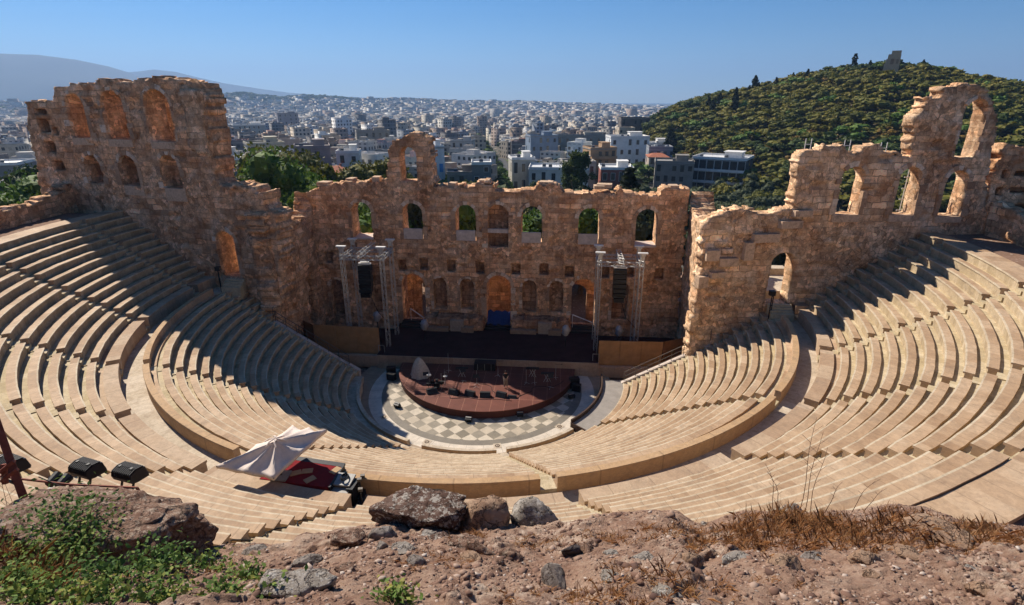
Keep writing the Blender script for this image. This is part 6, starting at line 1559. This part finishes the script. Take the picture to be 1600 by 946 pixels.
# olive grove between the stage wall and the houses
gi = 0
for k in range(165):
    px = rg.uniform(845, 1260); lo = np.interp(px, [845, 1050, 1180, 1260], [120, 105, 95, 90]); hi = np.interp(px, [845, 1000, 1090, 1160, 1260], [185, 195, 205, 240, 215])
    D = rg.uniform(lo, hi); th = math.degrees(math.atan((px-800)/921.0))-4.80
    x = CAM[0]+D*sin(radians(th)); y = CAM[1]+D*cos(radians(th)); h = rg.uniform(7.5, 11.5)
    if k < 6:
        t = thing('olive_tree', 'grey-green olive in the grove behind the right half of the stage wall', 'tree', (x, y, float(ground(x, y))-.3), 0, 'olive grove behind the stage wall')
        V = crown('bush', 700+k, 22, 60, .034, 5, .8)*np.array([.8, .8, 1.0]); mk('crown', V, quads(V), LEAFS[4 if k % 3 else 0], t, local=True); trunk_mb(k, .5, .03).build('trunk', M['bark'], t, local=True)
        if k == 0: olive = []
        olive.append(t); t.scale = (h, h, h)
    else:
        o = copy_tree(olive[k % 6], (x, y, float(ground(x, y))-.3), rg.uniform(0, 6), h); 
cypress(*[(CAM[0]+D*sin(radians(th)), CAM[1]+D*cos(radians(th))) for th, D in ((math.degrees(math.atan((992-800)/921.0))-4.8, 105),)][0], 15, 1, 'lone dark cypress right behind the stage wall head', 'cypresses near the walls')
for i, (px, D, h) in enumerate(((50, 96, 20), (26, 98, 18), (36, 96, 16))):
    th = math.degrees(math.atan((px-800)/921.0))-4.80
    cypress(CAM[0]+D*sin(radians(th)), CAM[1]+D*cos(radians(th)), h, i, 'dark pointed cypress beyond the low wall at the left edge', 'cypresses near the walls')
for i, (px, D, h, lf) in enumerate(((4, 90, 14, 'leaf_green'), (40, 100, 15, 'leaf_green'), (12, 150, 20, 'leaf_dark'), (-30, 110, 16, 'leaf_green'), (62, 160, 18, 'leaf_dark'))):
    th = math.degrees(math.atan((px-800)/921.0))-4.80
    near_tree(CAM[0]+D*sin(radians(th)), CAM[1]+D*cos(radians(th)), h, 'round', lf, ('bright green tree at the left edge nearest the low wall', 'bright green tree between the cypresses at the left edge', 'dark tree behind the cypresses at the left edge', 'green tree cut by the left edge of the photo', 'dark tree against the left side of the tall tower')[i], seed=60+i)

# ================================================================ the city
# the tree-lined street
rd = [p for p in [(-8.344,168.212,-7.5),(-13.774,207.75,-8.5),(-24.425,279.681,-11),(-43.753,407.07,-14.5),(-65.793,540.308,-17.5),(-94.015,707.746,-21)]]
V = []; F = []
for i, p in enumerate(rd):
    for s in (-1, 1): V.append((p[0]+s*5.0, p[1], float(ground(p[0]+s*5, p[1]))+.35))
for i in range(len(rd)-1): F.append((2*i, 2*i+1, 2*i+3, 2*i+2))
tag(mk('road', V, F, M['asphalt']), kind='structure')
for i in range(26):
    f = i/25*(len(rd)-1.001); a = int(f); p = np.array(rd[a])*(1-f+a)+np.array(rd[a+1])*(f-a)
    x, y = p[0]-7.5, p[1]+.0
    t = thing('street_tree', 'dark green tree in the row lining the straight street', 'tree', (x, y, float(ground(x, y))), i*1.1, 'trees along the street') if i < 3 else None
    if t is not None:
        V = crown('round', 800+i, 18, 50, .034, 5, .8); mk('crown', V, quads(V), M['leaf_dark'] if i != 1 else M['leaf_green'], t, local=True); trunk_mb(i, .5, .03).build('trunk', M['bark'], t, local=True); t.scale = (10, 10, 9)
        if i == 0: stp = []
        stp.append(t)
    else: copy_tree(stp[i % 3], (x, y, float(ground(x, y))), i*1.7, float(rg.uniform(8.5, 11.5)))

HANDS = []
def house(spec, d, rzo, col, floors, cols, name, label, cat='building', roof='flat', trim=None, balc=False, wincol='glass', awn=None, pent=True, wmat=None):
    x, y, z, w, h = spec
    z = float(ground(x, y)); h = spec[2]+spec[4]-z
    rz = -math.atan2(x-CAM[0], y-CAM[1])+rzo                      # its front turned to the theatre
    t = thing(name, label, cat, (x, y, z-1.5), rz); HANDS.append((x, y, max(w, d)*.62))
    wall = M[wmat] if wmat else plain('plaster_'+label.split()[0]+str(len(HANDS)), col, .85, 0, .22, .35)
    H = h+1.5
    b = MB(); b.box((0, d/2, H/2), (w, d, H)); b.build('wall', wall, t, local=True)
    tr = M[trim] if trim else wall
    if roof == 'flat':
        b = MB(); b.box((0, d/2, H+.15), (w+.5, d+.5, .3)); b.build('roof_slab', M['sheet_metal'] if trim == 'white' else M['concrete'], t, local=True)
        b = MB()
        for c, q in (((0, .0, H+.65), (w+.1, .22, .75)), ((0, d, H+.65), (w+.1, .22, .75)), ((-w/2, d/2, H+.65), (.22, d-.25, .75)), ((w/2, d/2, H+.65), (.22, d-.25, .75))): b.box(c, q)
        b.build('parapet', tr, t, local=True)
        r = random.Random(int(abs(x*7+y)))
        if pent:
            b = MB(); b.box((w*.2, d*.55, H+1.5), (w*.32, d*.4, 2.6)); b.box((w*.2, d*.55, H+2.85), (w*.36, d*.46, .16)); b.build('roof_hut', tr, t, local=True)
        for k in range(max(1, int(w/9))):
            b = MB(); xx = r.uniform(-.4, .1)*w; yy = r.uniform(.2, .8)*d; b.cyl((xx-.6, yy, H+1.3), (xx+.6, yy, H+1.3), .32, .32, 8); b.bar((xx-.5, yy-.3, H+.3), (xx-.5, yy, H+1.1), .06); b.bar((xx+.5, yy-.3, H+.3), (xx+.5, yy, H+1.1), .06); b.box((xx, yy-.9, H+.75), (1.4, 1.3, .06), 0, 1, .6); b.build('water_heater', [M['alu'], M['glass']], t, local=True)
        b = MB(); xx = r.uniform(-.3, .3)*w; b.cyl((xx, d*.7, H), (xx, d*.7, H+3.2), .04, .03, 5); b.bar((xx-.6, d*.7, H+3), (xx+.6, d*.7, H+3), .03); b.bar((xx-.4, d*.7, H+2.7), (xx+.4, d*.7, H+2.7), .03); b.build('antenna', M['rail'], t, local=True)
    else:
        b = MB(); e = .5; rh = w*.16
        b.add([(-w/2-e, -e, H), (w/2+e, -e, H), (w/2+e, d+e, H), (-w/2-e, d+e, H), (-w*.22, d/2, H+rh), (w*.22, d/2, H+rh)], ((0,1,5,4), (1,2,5), (2,3,4,5), (3,0,4), (3,2,1,0))); b.build('roof', M['terracotta'], t, local=True)
        b = MB(); b.box((w*.25, d*.5, H+rh*.9), (.7, .7, 1.6)); b.build('chimney', wall, t, local=True)
    fh = (h)/floors
    for f in range(floors):
        zb = 1.5+f*fh
        for c in range(cols):
            xx = (c+.5)/cols*w-w/2; ww = min(1.5, w/cols*.5); hh = fh*.46
            if name == 'glass_building': xx, ww, hh = (c+.5)/cols*w-w/2, w/cols*.9, fh*.74
            elif (c*7+f*3+int(abs(x))) % 6 == 0: continue
            elif (c+f+int(abs(y))) % 3 == 0: hh = fh*.62
            b = MB(); b.box((xx, -.02, zb+fh*.55), (ww+.24, .12, hh+.24), 0, 0); o = b.build('window', [tr], t, local=True)
            b = MB(); b.box((xx, -.07, zb+fh*.55), (ww, .08, hh), 0, 0); b.build('pane', [M[wincol]], o, local=True)
        if balc:
            b = MB(); b.box((0, -.75, zb+.05), (w*.98, 1.5, .16)); b.box((0, -1.46, zb+.6), (w*.98, .06, .9)); b.box((-w*.49, -.75, zb+.6), (.06, 1.45, .9)); b.box((w*.49, -.75, zb+.6), (.06, 1.45, .9)); b.build('balcony', tr, t, local=True)
        for s in (-1, 1):
            for c in range(max(1, int(d/5))):
                if (f+c+s) % 2: continue
                b = MB(); b.box((s*(w/2+.02), (c+.5)*d/max(1, int(d/5)), zb+fh*.55), (.12, 1.3, fh*.5)); b.build('window', M[wincol], t, local=True)
    if awn:
        for k in range(3):
            b = MB(); b.box((-w*.3+k*w*.3, -1.1, H*.93), (w*.24, 2.4, .07), 0, 0, -.3 if k >= 0 else 0); b.build('awning', M[awn], t, local=True)
    return t
HB = [(44.345,268.072,-9,21.049,15.486),(72.46,195.908,-8,21.587,10.46),(53.743,190.58,-8,15.415,9.306),(-3.016,308.334,-14,17.629,18.456),(6.411,169.454,-7,22.708,7.732),(-38.763,162.286,-7,5.593,15.974),(-71.787,159.36,-7,8.263,14.103),(-116.697,186.057,-9,14.392,17.013),(-100.065,171.631,-8,6.222,14.259),(-84.598,158.225,-7,12.634,15.92),(-131.399,174.128,-8,8.474,12.51),(-111.647,155.829,-7,8.742,11.741),(29.104,174.724,-7,12.523,7.347),(27.059,222.549,-10,12.75,14.082),(68.244,441.233,-14,23.667,25.015),(22.987,367.991,-15,38.908,15.998),(-21.13,154.401,-6,6.98,9.992),(-28.311,153.765,-6,10.235,6.622),(-199.614,144.969,-7,12.91,10.095),(-312.668,525.981,-22,30.696,22.844),(-319.19,559.565,-22,8.451,28.04),(-350.209,692.274,-24,25.54,32.209),(-71.126,145.653,-6,13.664,7.349),(-129.008,364.243,-16,23.667,19.91),(-52.737,294.94,-13,12.879,15.027),(-7.946,185.099,-8,9.556,10.849),(53.825,229.461,-10,9.258,10.173),(15.719,207.764,-9,14.41,8.148),(-76.571,301.697,-14,8.403,18.426),(62.403,287.516,-11,18.55,12.857)]
HS = [(14, .25, (.74, .74, .72), 4, 5, 'white_house', 'white four-storey house with small dark windows below the wooded hill', 'flat', 'white', False, 'glass', None, True),
      (18, -.2, (.07, .08, .085), 3, 7, 'glass_building', 'dark modern glass building with white floor bands at the foot of the hill', 'flat', 'white', True, 'glass', None, True),
      (14, .05, (.24, .22, .19), 3, 5, 'concrete_building', 'grey-brown concrete building with deep windows left of the dark glass one', 'flat', None, False, 'glass', None, True),
      (12, .3, (.24, .30, .38), 4, 4, 'apartment_building', 'blue-grey apartment house with a blank wall right of the street', 'flat', None, False, 'glass', None, True),
      (16, .0, (.62, .60, .52), 2, 6, 'cornice_house', 'long low white house with a classical cornice behind the stage wall', 'flat', 'white', False, 'glass', None, False),
      (9, .2, (.68, .69, .70), 4, 2, 'narrow_house', 'narrow white house with a bright blue roof sheet right of the lone arch', 'flat', None, False, 'blue_sheet', None, True),
      (10, -.1, (.66, .64, .58), 4, 2, 'white_house', 'white house with a rounded top storey left of the lone arch', 'flat', 'white', False, 'glass', None, True),
      (14, .15, (.50, .45, .34), 4, 4, 'apartment_building', 'cream apartment house behind the tall olive tree', 'flat', None, False, 'glass', None, True),
      (10, .1, (.72, .72, .73), 3, 1, 'white_house', 'house with a bare bright white gable beside the mauve block', 'flat', None, False, 'glass', None, False),
      (14, .0, (.30, .25, .24), 4, 4, 'apartment_building', 'dull mauve block with few windows behind the left end of the stage wall', 'flat', None, False, 'glass', None, True),
      (12, -.5, (.40, .40, .39), 3, 4, 'apartment_building', 'grey house with orange awnings beside the left tower', 'flat', 'white', True, 'glass', 'orange_awning', True),
      (12, -.3, (.36, .33, .3), 2, 3, 'low_house', 'low house with white roof canopies right of the orange awnings', 'flat', 'white', False, 'glass', 'sheet_metal', False),
      (14, .1, (.28, .09, .06), 2, 4, 'red_house', 'low dark red house with a terrace behind the olive grove', 'flat', 'white', False, 'glass', None, True),
      (12, .35, (.46, .29, .16), 4, 4, 'apartment_building', 'ochre apartment house with stacked balconies right of the dark pine', 'flat', None, True, 'glass', None, True),
      (16, .2, (.14, .12, .105), 4, 5, 'mansion', 'tall dark mansion on the shoulder of the wooded hill', 'flat', None, True, 'glass', None, False),
      (12, .1, (.25, .26, .25), 3, 7, 'apartment_building', 'long grey apartment block left of the white four-storey house', 'flat', None, True, 'glass', None, True),
      (11, .0, (.20, .19, .18), 4, 2, 'dark_block', 'grey block with a white flat roof at the street corner', 'flat', 'white', False, 'glass', None, False),
      (10, .0, (.24, .21, .18), 3, 3, 'dark_block', 'low dark block right of the lone arch', 'flat', None, False, 'glass', None, True),
      (16, -.4, (.22, .21, .2), 2, 4, 'villa', 'dark villa with a pale roof edge behind the cypresses at the left edge', 'flat', 'white', False, 'glass', None, False),
      (20, .0, (.26, .30, .32), 5, 7, 'office_building', 'wide grey office building beyond the left tower', 'flat', 'white', False, 'glass', None, True),
      (8, .2, (.62, .62, .62), 9, 2, 'tower_block', 'slim white tower block before the wide office building', 'flat', None, False, 'glass', None, False),
      (18, .1, (.30, .29, .31), 7, 4, 'tower_block', 'grey stepped tower block standing out in the city behind the left gap', 'flat', None, False, 'glass', None, True),
      (14, .25, (.34, .12, .07), 1, 3, 'low_house', 'low house with a dull red roof terrace left of the lone arch', 'hip', None, False, 'glass', None, False),
      (13, .1, (.34, .30, .25), 4, 5, 'apartment_building', 'wide beige block just left of the head of the lone arch', 'flat', None, False, 'glass', None, True),
      (12, -.2, (.45, .44, .42), 4, 3, 'apartment_building', 'pale house with a planted roof left of the tree-lined street', 'flat', None, True, 'glass', None, True),
      (12, .15, (.5, .46, .38), 2, 3, 'low_house', 'low pale house with cluttered roof right of the tree-lined street', 'flat', 'white', False, 'glass', None, True),
      (12, .15, (.44, .36, .3), 3, 3, 'apartment_building', 'pinkish house with a crowded roof above the concrete building', 'hip', None, False, 'glass', None, False),
      (12, .15, (.40, .37, .33), 2, 4, 'low_house', 'grey low house half behind the tall dark pine', 'flat', None, False, 'glass', None, True),
      (10, .0, (.36, .32, .3), 4, 2, 'apartment_building', 'brownish narrow house seen just left of the blue roof sheet', 'flat', None, False, 'glass', None, True),
      (12, .25, (.50, .49, .46), 3, 4, 'white_house', 'pale house with roof canopies right behind the white four-storey one', 'flat', 'white', False, 'glass', 'sheet_metal', True)]
for s, q in zip(HB, HS): house(s, q[0], q[1], q[2], q[3], q[4], q[5], q[6], 'building', q[7], q[8], q[9], q[10], q[11], q[12])

# generated blocks out to the horizon
PAL = [(.64, .60, .53), (.54, .48, .38), (.43, .40, .35), (.54, .45, .34), (.45, .34, .27), (.30, .26, .22), (.76, .73, .68), (.32, .24, .185), (.18, .17, .165), (.28, .30, .33)]
PALN = ['white', 'cream', 'light grey', 'sand coloured', 'pinkish', 'dull brown', 'bright white', 'tan', 'dark grey', 'blue-grey']
def block_geo(x, y, z, w, d, h, rz, col, r, det):
    """boxes with facade coordinates; v<0 marks roofs"""
    V = []; F = []; uv = []; cl = []
    rc = r.choice([(.33, .30, .255), (.45, .42, .375), (.22, .19, .16), (.62, .59, .54), (.34, .135, .075)], p=[.30, .26, .20, .12, .12])
    def bx(cx, cy, z0, bw, bd, bh, c, fac=True, top=None):
        n = len(V); c0, s0 = cos(rz), sin(rz)
        for zz_ in (z0, z0+bh):
            for i, j in ((-1, -1), (1, -1), (1, 1), (-1, 1)):
                px_, py_ = cx+i*bw/2, cy+j*bd/2; V.append((x+px_*c0-py_*s0, y+px_*s0+py_*c0, zz_))
        u = 0
        for a, b_, L in ((0, 1, bw), (1, 2, bd), (2, 3, bw), (3, 0, bd)):
            F.append((n+a, n+b_, n+4+b_, n+4+a)); o_ = 0 if fac else -500
            uv.extend([(u, o_+.01), (u+L, o_+.01), (u+L, o_+bh), (u, o_+bh)]); u += L; cl.extend([(*c, 1)]*4)
        F.append((n+4, n+5, n+6, n+7)); uv.extend([(0, -9)]*4); cl.extend([(*(top or rc), 1)]*4)
    bx(0, 0, z-3, w, d, h+3, col)
    if det:
        if r.uniform() < .7: bx(r.uniform(-.2, .2)*w, r.uniform(-.2, .2)*d, z+h, w*r.uniform(.25, .5), d*r.uniform(.25, .5), 2.7, col, False)
        if r.uniform() < .5: bx(r.uniform(-.3, .3)*w, r.uniform(-.3, .3)*d, z+h, 1.6, 1.6, 1.4, (.7, .7, .68), False)
        for s in (-1, 1):
            bx(s*w/2*.985, 0, z+h, .25, d, .9, col, False); bx(0, s*d/2*.985, z+h, w*.96, .25, .9, col, False)
        if det > 1:
            for f in range(1, int(h/3.1)):
                bx(0, -d/2-.6, z+f*3.1-.1, w*.86, 1.2, .16, (.6, .58, .55), False); bx(0, -d/2-1.17, z+f*3.1+.06, w*.86, .06, .8, tuple(min(1, k*1.1) for k in col), False)
            for k in range(3):
                xx, yy = r.uniform(-.4, .4)*w, r.uniform(-.4, .4)*d; bx(xx, yy, z+h, .9, .8, .9, (.75, .75, .75), False)
    return V, F, uv, cl
# the street keeps clear
rdx = np.array([p[0] for p in rd]); rdy = np.array([p[1] for p in rd])
B_ = []
D = 150.0
r = np.random.default_rng(77)
while D < 6300:
    c = 12.5+D*.0078; D += c*1.05
    dth = math.degrees(c*1.12/D)
    for th in np.arange(-53, 47, dth):
        d_ = D+r.normal()*c*.12; t = th+r.normal()*dth*.1
        x = CAM[0]+d_*sin(radians(t)); y = CAM[1]+d_*cos(radians(t))
        if float(hill_h(np.array([d_]), np.array([t]))[0]) > 1.2: continue
        if r.uniform() < .07: continue
        if t > -2.5 and d_ < np.interp(t, [-2.5, 9, 20, 40], [200, 235, 262, 300]): continue
        if d_ < 205 and t > -27: continue
        if d_ < 190: continue
        if rdy[0]-20 < y < rdy[-1] and abs(x-np.interp(y, rdy, rdx)+3) < 11: continue
        if any((x-a)**2+(y-b_)**2 < (q+c*.5)**2 for a, b_, q in HANDS): continue
        B_.append((x, y, d_, t, c))
A_ = np.array(B_); gz = ground(A_[:, 0], A_[:, 1])
oc = fbm(np.stack([A_[:, 0]/260, A_[:, 1]/260, gz*0+5], 1), 3)
order = np.argsort(A_[:, 2]); ind = set(order[:265].tolist())
VV, FF, UV, CC = [], [], [], []; nn = 0
def region(t): return ('left of the tall left tower' if t < -33 else 'in the city behind the left gap' if t < -21 else 'in the city left of the lone arch' if t < -14 else 'in the city right of the lone arch' if t < -6 else 'in the city right of the tree-lined street' if t < 4 else 'in the city below the wooded hill')
for k in range(len(A_)):
    x, y, d_, t, c = A_[k]; ci = int(r.integers(0, 10)); col = PAL[ci]
    if d_ > 1200: col = PAL[ci if ci not in (7, 8) else 0]
    h = float(np.clip(r.normal(12.0 if d_ > 330 else 8.5, 3.4), 5, 25)); h *= (1.0 if r.uniform() > .03 else 1.6)
    w, dd = c*r.uniform(.62, .98), c*r.uniform(.55, .9); rz = oc[k]*2.2+.3
    g = block_geo(x, y, gz[k], w, dd, h, rz, tuple(np.clip(np.array(col)*r.uniform(.85, 1.12), 0, .8)), r, 2 if d_ < 420 else 1 if d_ < 1500 else 0)
    if k in ind:
        o = mk('apartment_building', g[0], g[1], M['facade'], uv=g[2], col=g[3]); centre_origin(o)
        st_ = max(2, int(round(h/3.1)))
        tag(o, '%s %s block %s' % (PALN[ci], 'low' if st_ < 4 else 'mid-rise' if st_ < 6 else 'tall', region(t)), 'building', 'flat-roofed city blocks')
    else:
        VV.append(np.array(g[0])); FF.append(np.array(g[1])+nn); UV.append(np.array(g[2])); CC.append(np.array(g[3])); nn += len(g[0])
tag(mk('distant_city', np.concatenate(VV), np.concatenate(FF), M['facade'], uv=np.concatenate(UV), col=np.concatenate(CC)), 'dense pale city of flat-roofed blocks stretching to the horizon', 'city', kind='stuff')
# trees between the blocks
LOWT = [crown('round', 900+i, 5, 9, .17) for i in range(4)]
items, mm = [], []
for k in range(7000):
    d_ = 190+4200*rg.uniform()**1.9; t = rg.uniform(-52, 45); x = CAM[0]+d_*sin(radians(t)); y = CAM[1]+d_*cos(radians(t))
    if float(hill_h(np.array([d_]), np.array([t]))[0]) > 1 or (t > -2 and d_ < 260): continue
    if abs(x-np.interp(y, rdy, rdx)) < 8 and y < rdy[-1]: continue
    items.append((LOWT[k % 4], x, y, float(ground(x, y)), rg.uniform(6, 11)*(1+d_/5000), rg.uniform(0, 6), 1.3)); mm.append((1, 3, 0, 1)[k % 4])
# the dark wooded crest beyond the city
for k in range(900):
    t = rg.uniform(RIDGE[3, 0]-1.5, RIDGE[10, 0]); d_ = 3600+rg.normal()*220
    if rg.uniform() > np.interp(t, [RIDGE[3, 0]-1.5, RIDGE[4, 0], RIDGE[7, 0], RIDGE[10, 0]], [.6, 1, .7, .15]): continue
    x = CAM[0]+d_*sin(radians(t)); y = CAM[1]+d_*cos(radians(t)); items.append((LOWT[k % 4], x, y, float(ground(x, y))+2, rg.uniform(14, 24), rg.uniform(0, 6), 2.0)); mm.append(1)
dump('city_trees', items, mm, LEAFS, 'dark trees scattered between the city blocks and on the far ridge', 'trees')

# monument on the hill top
th, zt_ = [(27.435,42.056)][0]; x = CAM[0]+430*sin(radians(th)); y = CAM[1]+430*cos(radians(th)); zg = float(ground(x, y))
t = thing('hill_monument', 'broken stone monument standing on the top of the wooded hill', 'monument', (x, y, zg), -radians(th))
H_ = [(27.189,51.36)][0][1]-zg
b = MB(); 
def slab(x0, x1, z0, z1, d0, d1): b.add([(x0, d0, z0), (x1, d0, z0), (x1, d1, z0), (x0, d1, z0), (x0+.15, d0+.1, z1), (x1-.1, d0+.1, z1), (x1-.1, d1, z1), (x0+.15, d1, z1)], ((0,3,2,1),(4,5,6,7),(0,1,5,4),(1,2,6,5),(2,3,7,6),(3,0,4,7)))
H_ *= 1.2; slab(-4.0, 4.2, -2, H_*.4, -1.5, 2); slab(-3.4, 4.1, H_*.4, H_*.62, -1.4, 1.6); slab(-2.7, 4.0, H_*.62, H_*.84, -1.3, 1.5); slab(-1.2, 3.8, H_*.84, H_, -1.2, 1.3)
b.build('ruined_block', M['masonry_warm'], t, local=True)
b = MB(); b.box((0, -1.6, H_*.5), (1.6, .2, 3.0)); b.box((2.6, -1.55, H_*.5), (1.2, .2, 2.6)); b.build('niche', M['masonry_dark'], t, local=True)

# parked cars at the foot of the hill
def car(q, rz, paint, label):
    x, y = q[0], q[1]; z = float(ground(x, y))+.2; t = thing('parked_car', label, 'car', (x, y, z), rz, 'cars parked below the hill')
    V = []; prof = [(-2.1, .35), (-2.1, .8), (-1.2, .92), (-.6, 1.42), (.9, 1.45), (1.5, .98), (2.1, .85), (2.1, .35)]
    for s in (-.85, .85):
        for a, h in prof: V.append((a, s*(1 if h < 1.2 else .8), h))
    F = [(i, (i+1) % 8, 8+(i+1) % 8, 8+i) for i in range(8)]+[tuple(range(7, -1, -1)), tuple(range(8, 16))]
    mk('body', V, F, M[paint], t, local=True)
    b = MB(); b.box((.15, 0, 1.2), (1.7, 1.5, .32)); b.build('windows', M['glass'], t, local=True)
    for sx in (-1.3, 1.3):
        for sy in (-.85, .85):
            b = MB(); b.cyl((sx, sy-.1, .33), (sx, sy+.1, .33), .33, .33, 12); b.build('wheel', M['rubber'], t, local=True)
for i, (q, rz) in enumerate(zip([(84.434,182.968,-2),(85.338,175.691,-3),(87.663,176.024,-3.5),(86.523,200.622,-1)], (.4, .2, .5, .4))):
    car(q, rz, 'car_white' if i != 2 else 'car_dark', '%s car parked among trees at the foot of the wooded hill, %s' % ('white' if i != 2 else 'dark', ('left of the middle', 'second from the right', 'the rightmost', 'the topmost')[i]))
# ================================================================ light, air, camera
W = bpy.data.worlds.new('World'); SC.world = W; W.use_nodes = True
nt = W.node_tree; bg = nt.nodes['Background']
sky = nt.nodes.new('ShaderNodeTexSky'); sky.sky_type = 'NISHITA'; sky.sun_disc = False
sky.sun_elevation = radians(SUN_EL); sky.sun_rotation = radians(-SUN_AZ)
sky.altitude = 2200; sky.air_density = 1.0; sky.dust_density = .3; sky.ozone_density = 5.0
hs = nt.nodes.new('ShaderNodeHueSaturation'); hs.inputs['Saturation'].default_value = 1.35; nt.links.new(sky.outputs[0], hs.inputs['Color']); nt.links.new(hs.outputs[0], bg.inputs[0]); bg.inputs[1].default_value = .064
su = bpy.data.lights.new('sun', 'SUN'); su.energy = 5.0; su.angle = radians(.53); su.color = (1.0, .91, .79)
so = bpy.data.objects.new('sun', su); COL.objects.link(so)
from mathutils import Vector, Matrix
dirv = Vector((-sin(radians(SUN_AZ))*cos(radians(SUN_EL)), cos(radians(SUN_AZ))*cos(radians(SUN_EL)), sin(radians(SUN_EL))))
so.rotation_euler = dirv.to_track_quat('Z', 'Y').to_euler(); so.location = (-60, 60, 90)
# the air
hz = bpy.data.materials.new('haze_air'); hz.use_nodes = True; t = hz.node_tree; t.nodes.clear()
out = t.nodes.new('ShaderNodeOutputMaterial'); pv = t.nodes.new('ShaderNodeVolumePrincipled'); t.links.new(pv.outputs[0], out.inputs['Volume'])
pv.inputs['Color'].default_value = (.37, .60, .98, 1); pv.inputs['Density'].default_value = HAZE; pv.inputs['Anisotropy'].default_value = .2
b = MB(); b.box((0, 0, 380), (32000, 32000, 900)); o = b.build('haze', hz); tag(o, 'bluish summer haze lying over the city and the mountains', 'haze', kind='stuff')
cam = bpy.data.cameras.new('camera'); co = bpy.data.objects.new('camera', cam); COL.objects.link(co)
yaw, pitch = 0.0838, 0.3515
f = Vector((-sin(yaw)*cos(pitch), cos(yaw)*cos(pitch), -sin(pitch))); r_ = Vector((cos(yaw), sin(yaw), 0)); u_ = r_.cross(f)
m = Matrix((r_, u_, -f)).transposed().to_4x4(); m.translation = Vector(CAM.tolist()); co.matrix_world = m
cam.sensor_width = 36; cam.lens = 865.21/1600*36; cam.clip_end = 60000; cam.clip_start = .1
SC.camera = co
SC.view_settings.view_transform = 'Standard'; SC.view_settings.look = 'None'; SC.view_settings.exposure = EXPO; SC.view_settings.gamma = 1
SC.cycles.use_denoising = True
try: SC.cycles.denoiser = 'OPENIMAGEDENOISE'
except Exception: pass
SC.cycles.max_bounces = 5; SC.cycles.diffuse_bounces = 3; SC.cycles.glossy_bounces = 2; SC.cycles.transmission_bounces = 2; SC.cycles.volume_bounces = 0; SC.cycles.transparent_max_bounces = 4
SC.cycles.caustics_reflective = False; SC.cycles.caustics_refractive = False
SC.cycles.use_adaptive_sampling = True; SC.cycles.adaptive_threshold = .02
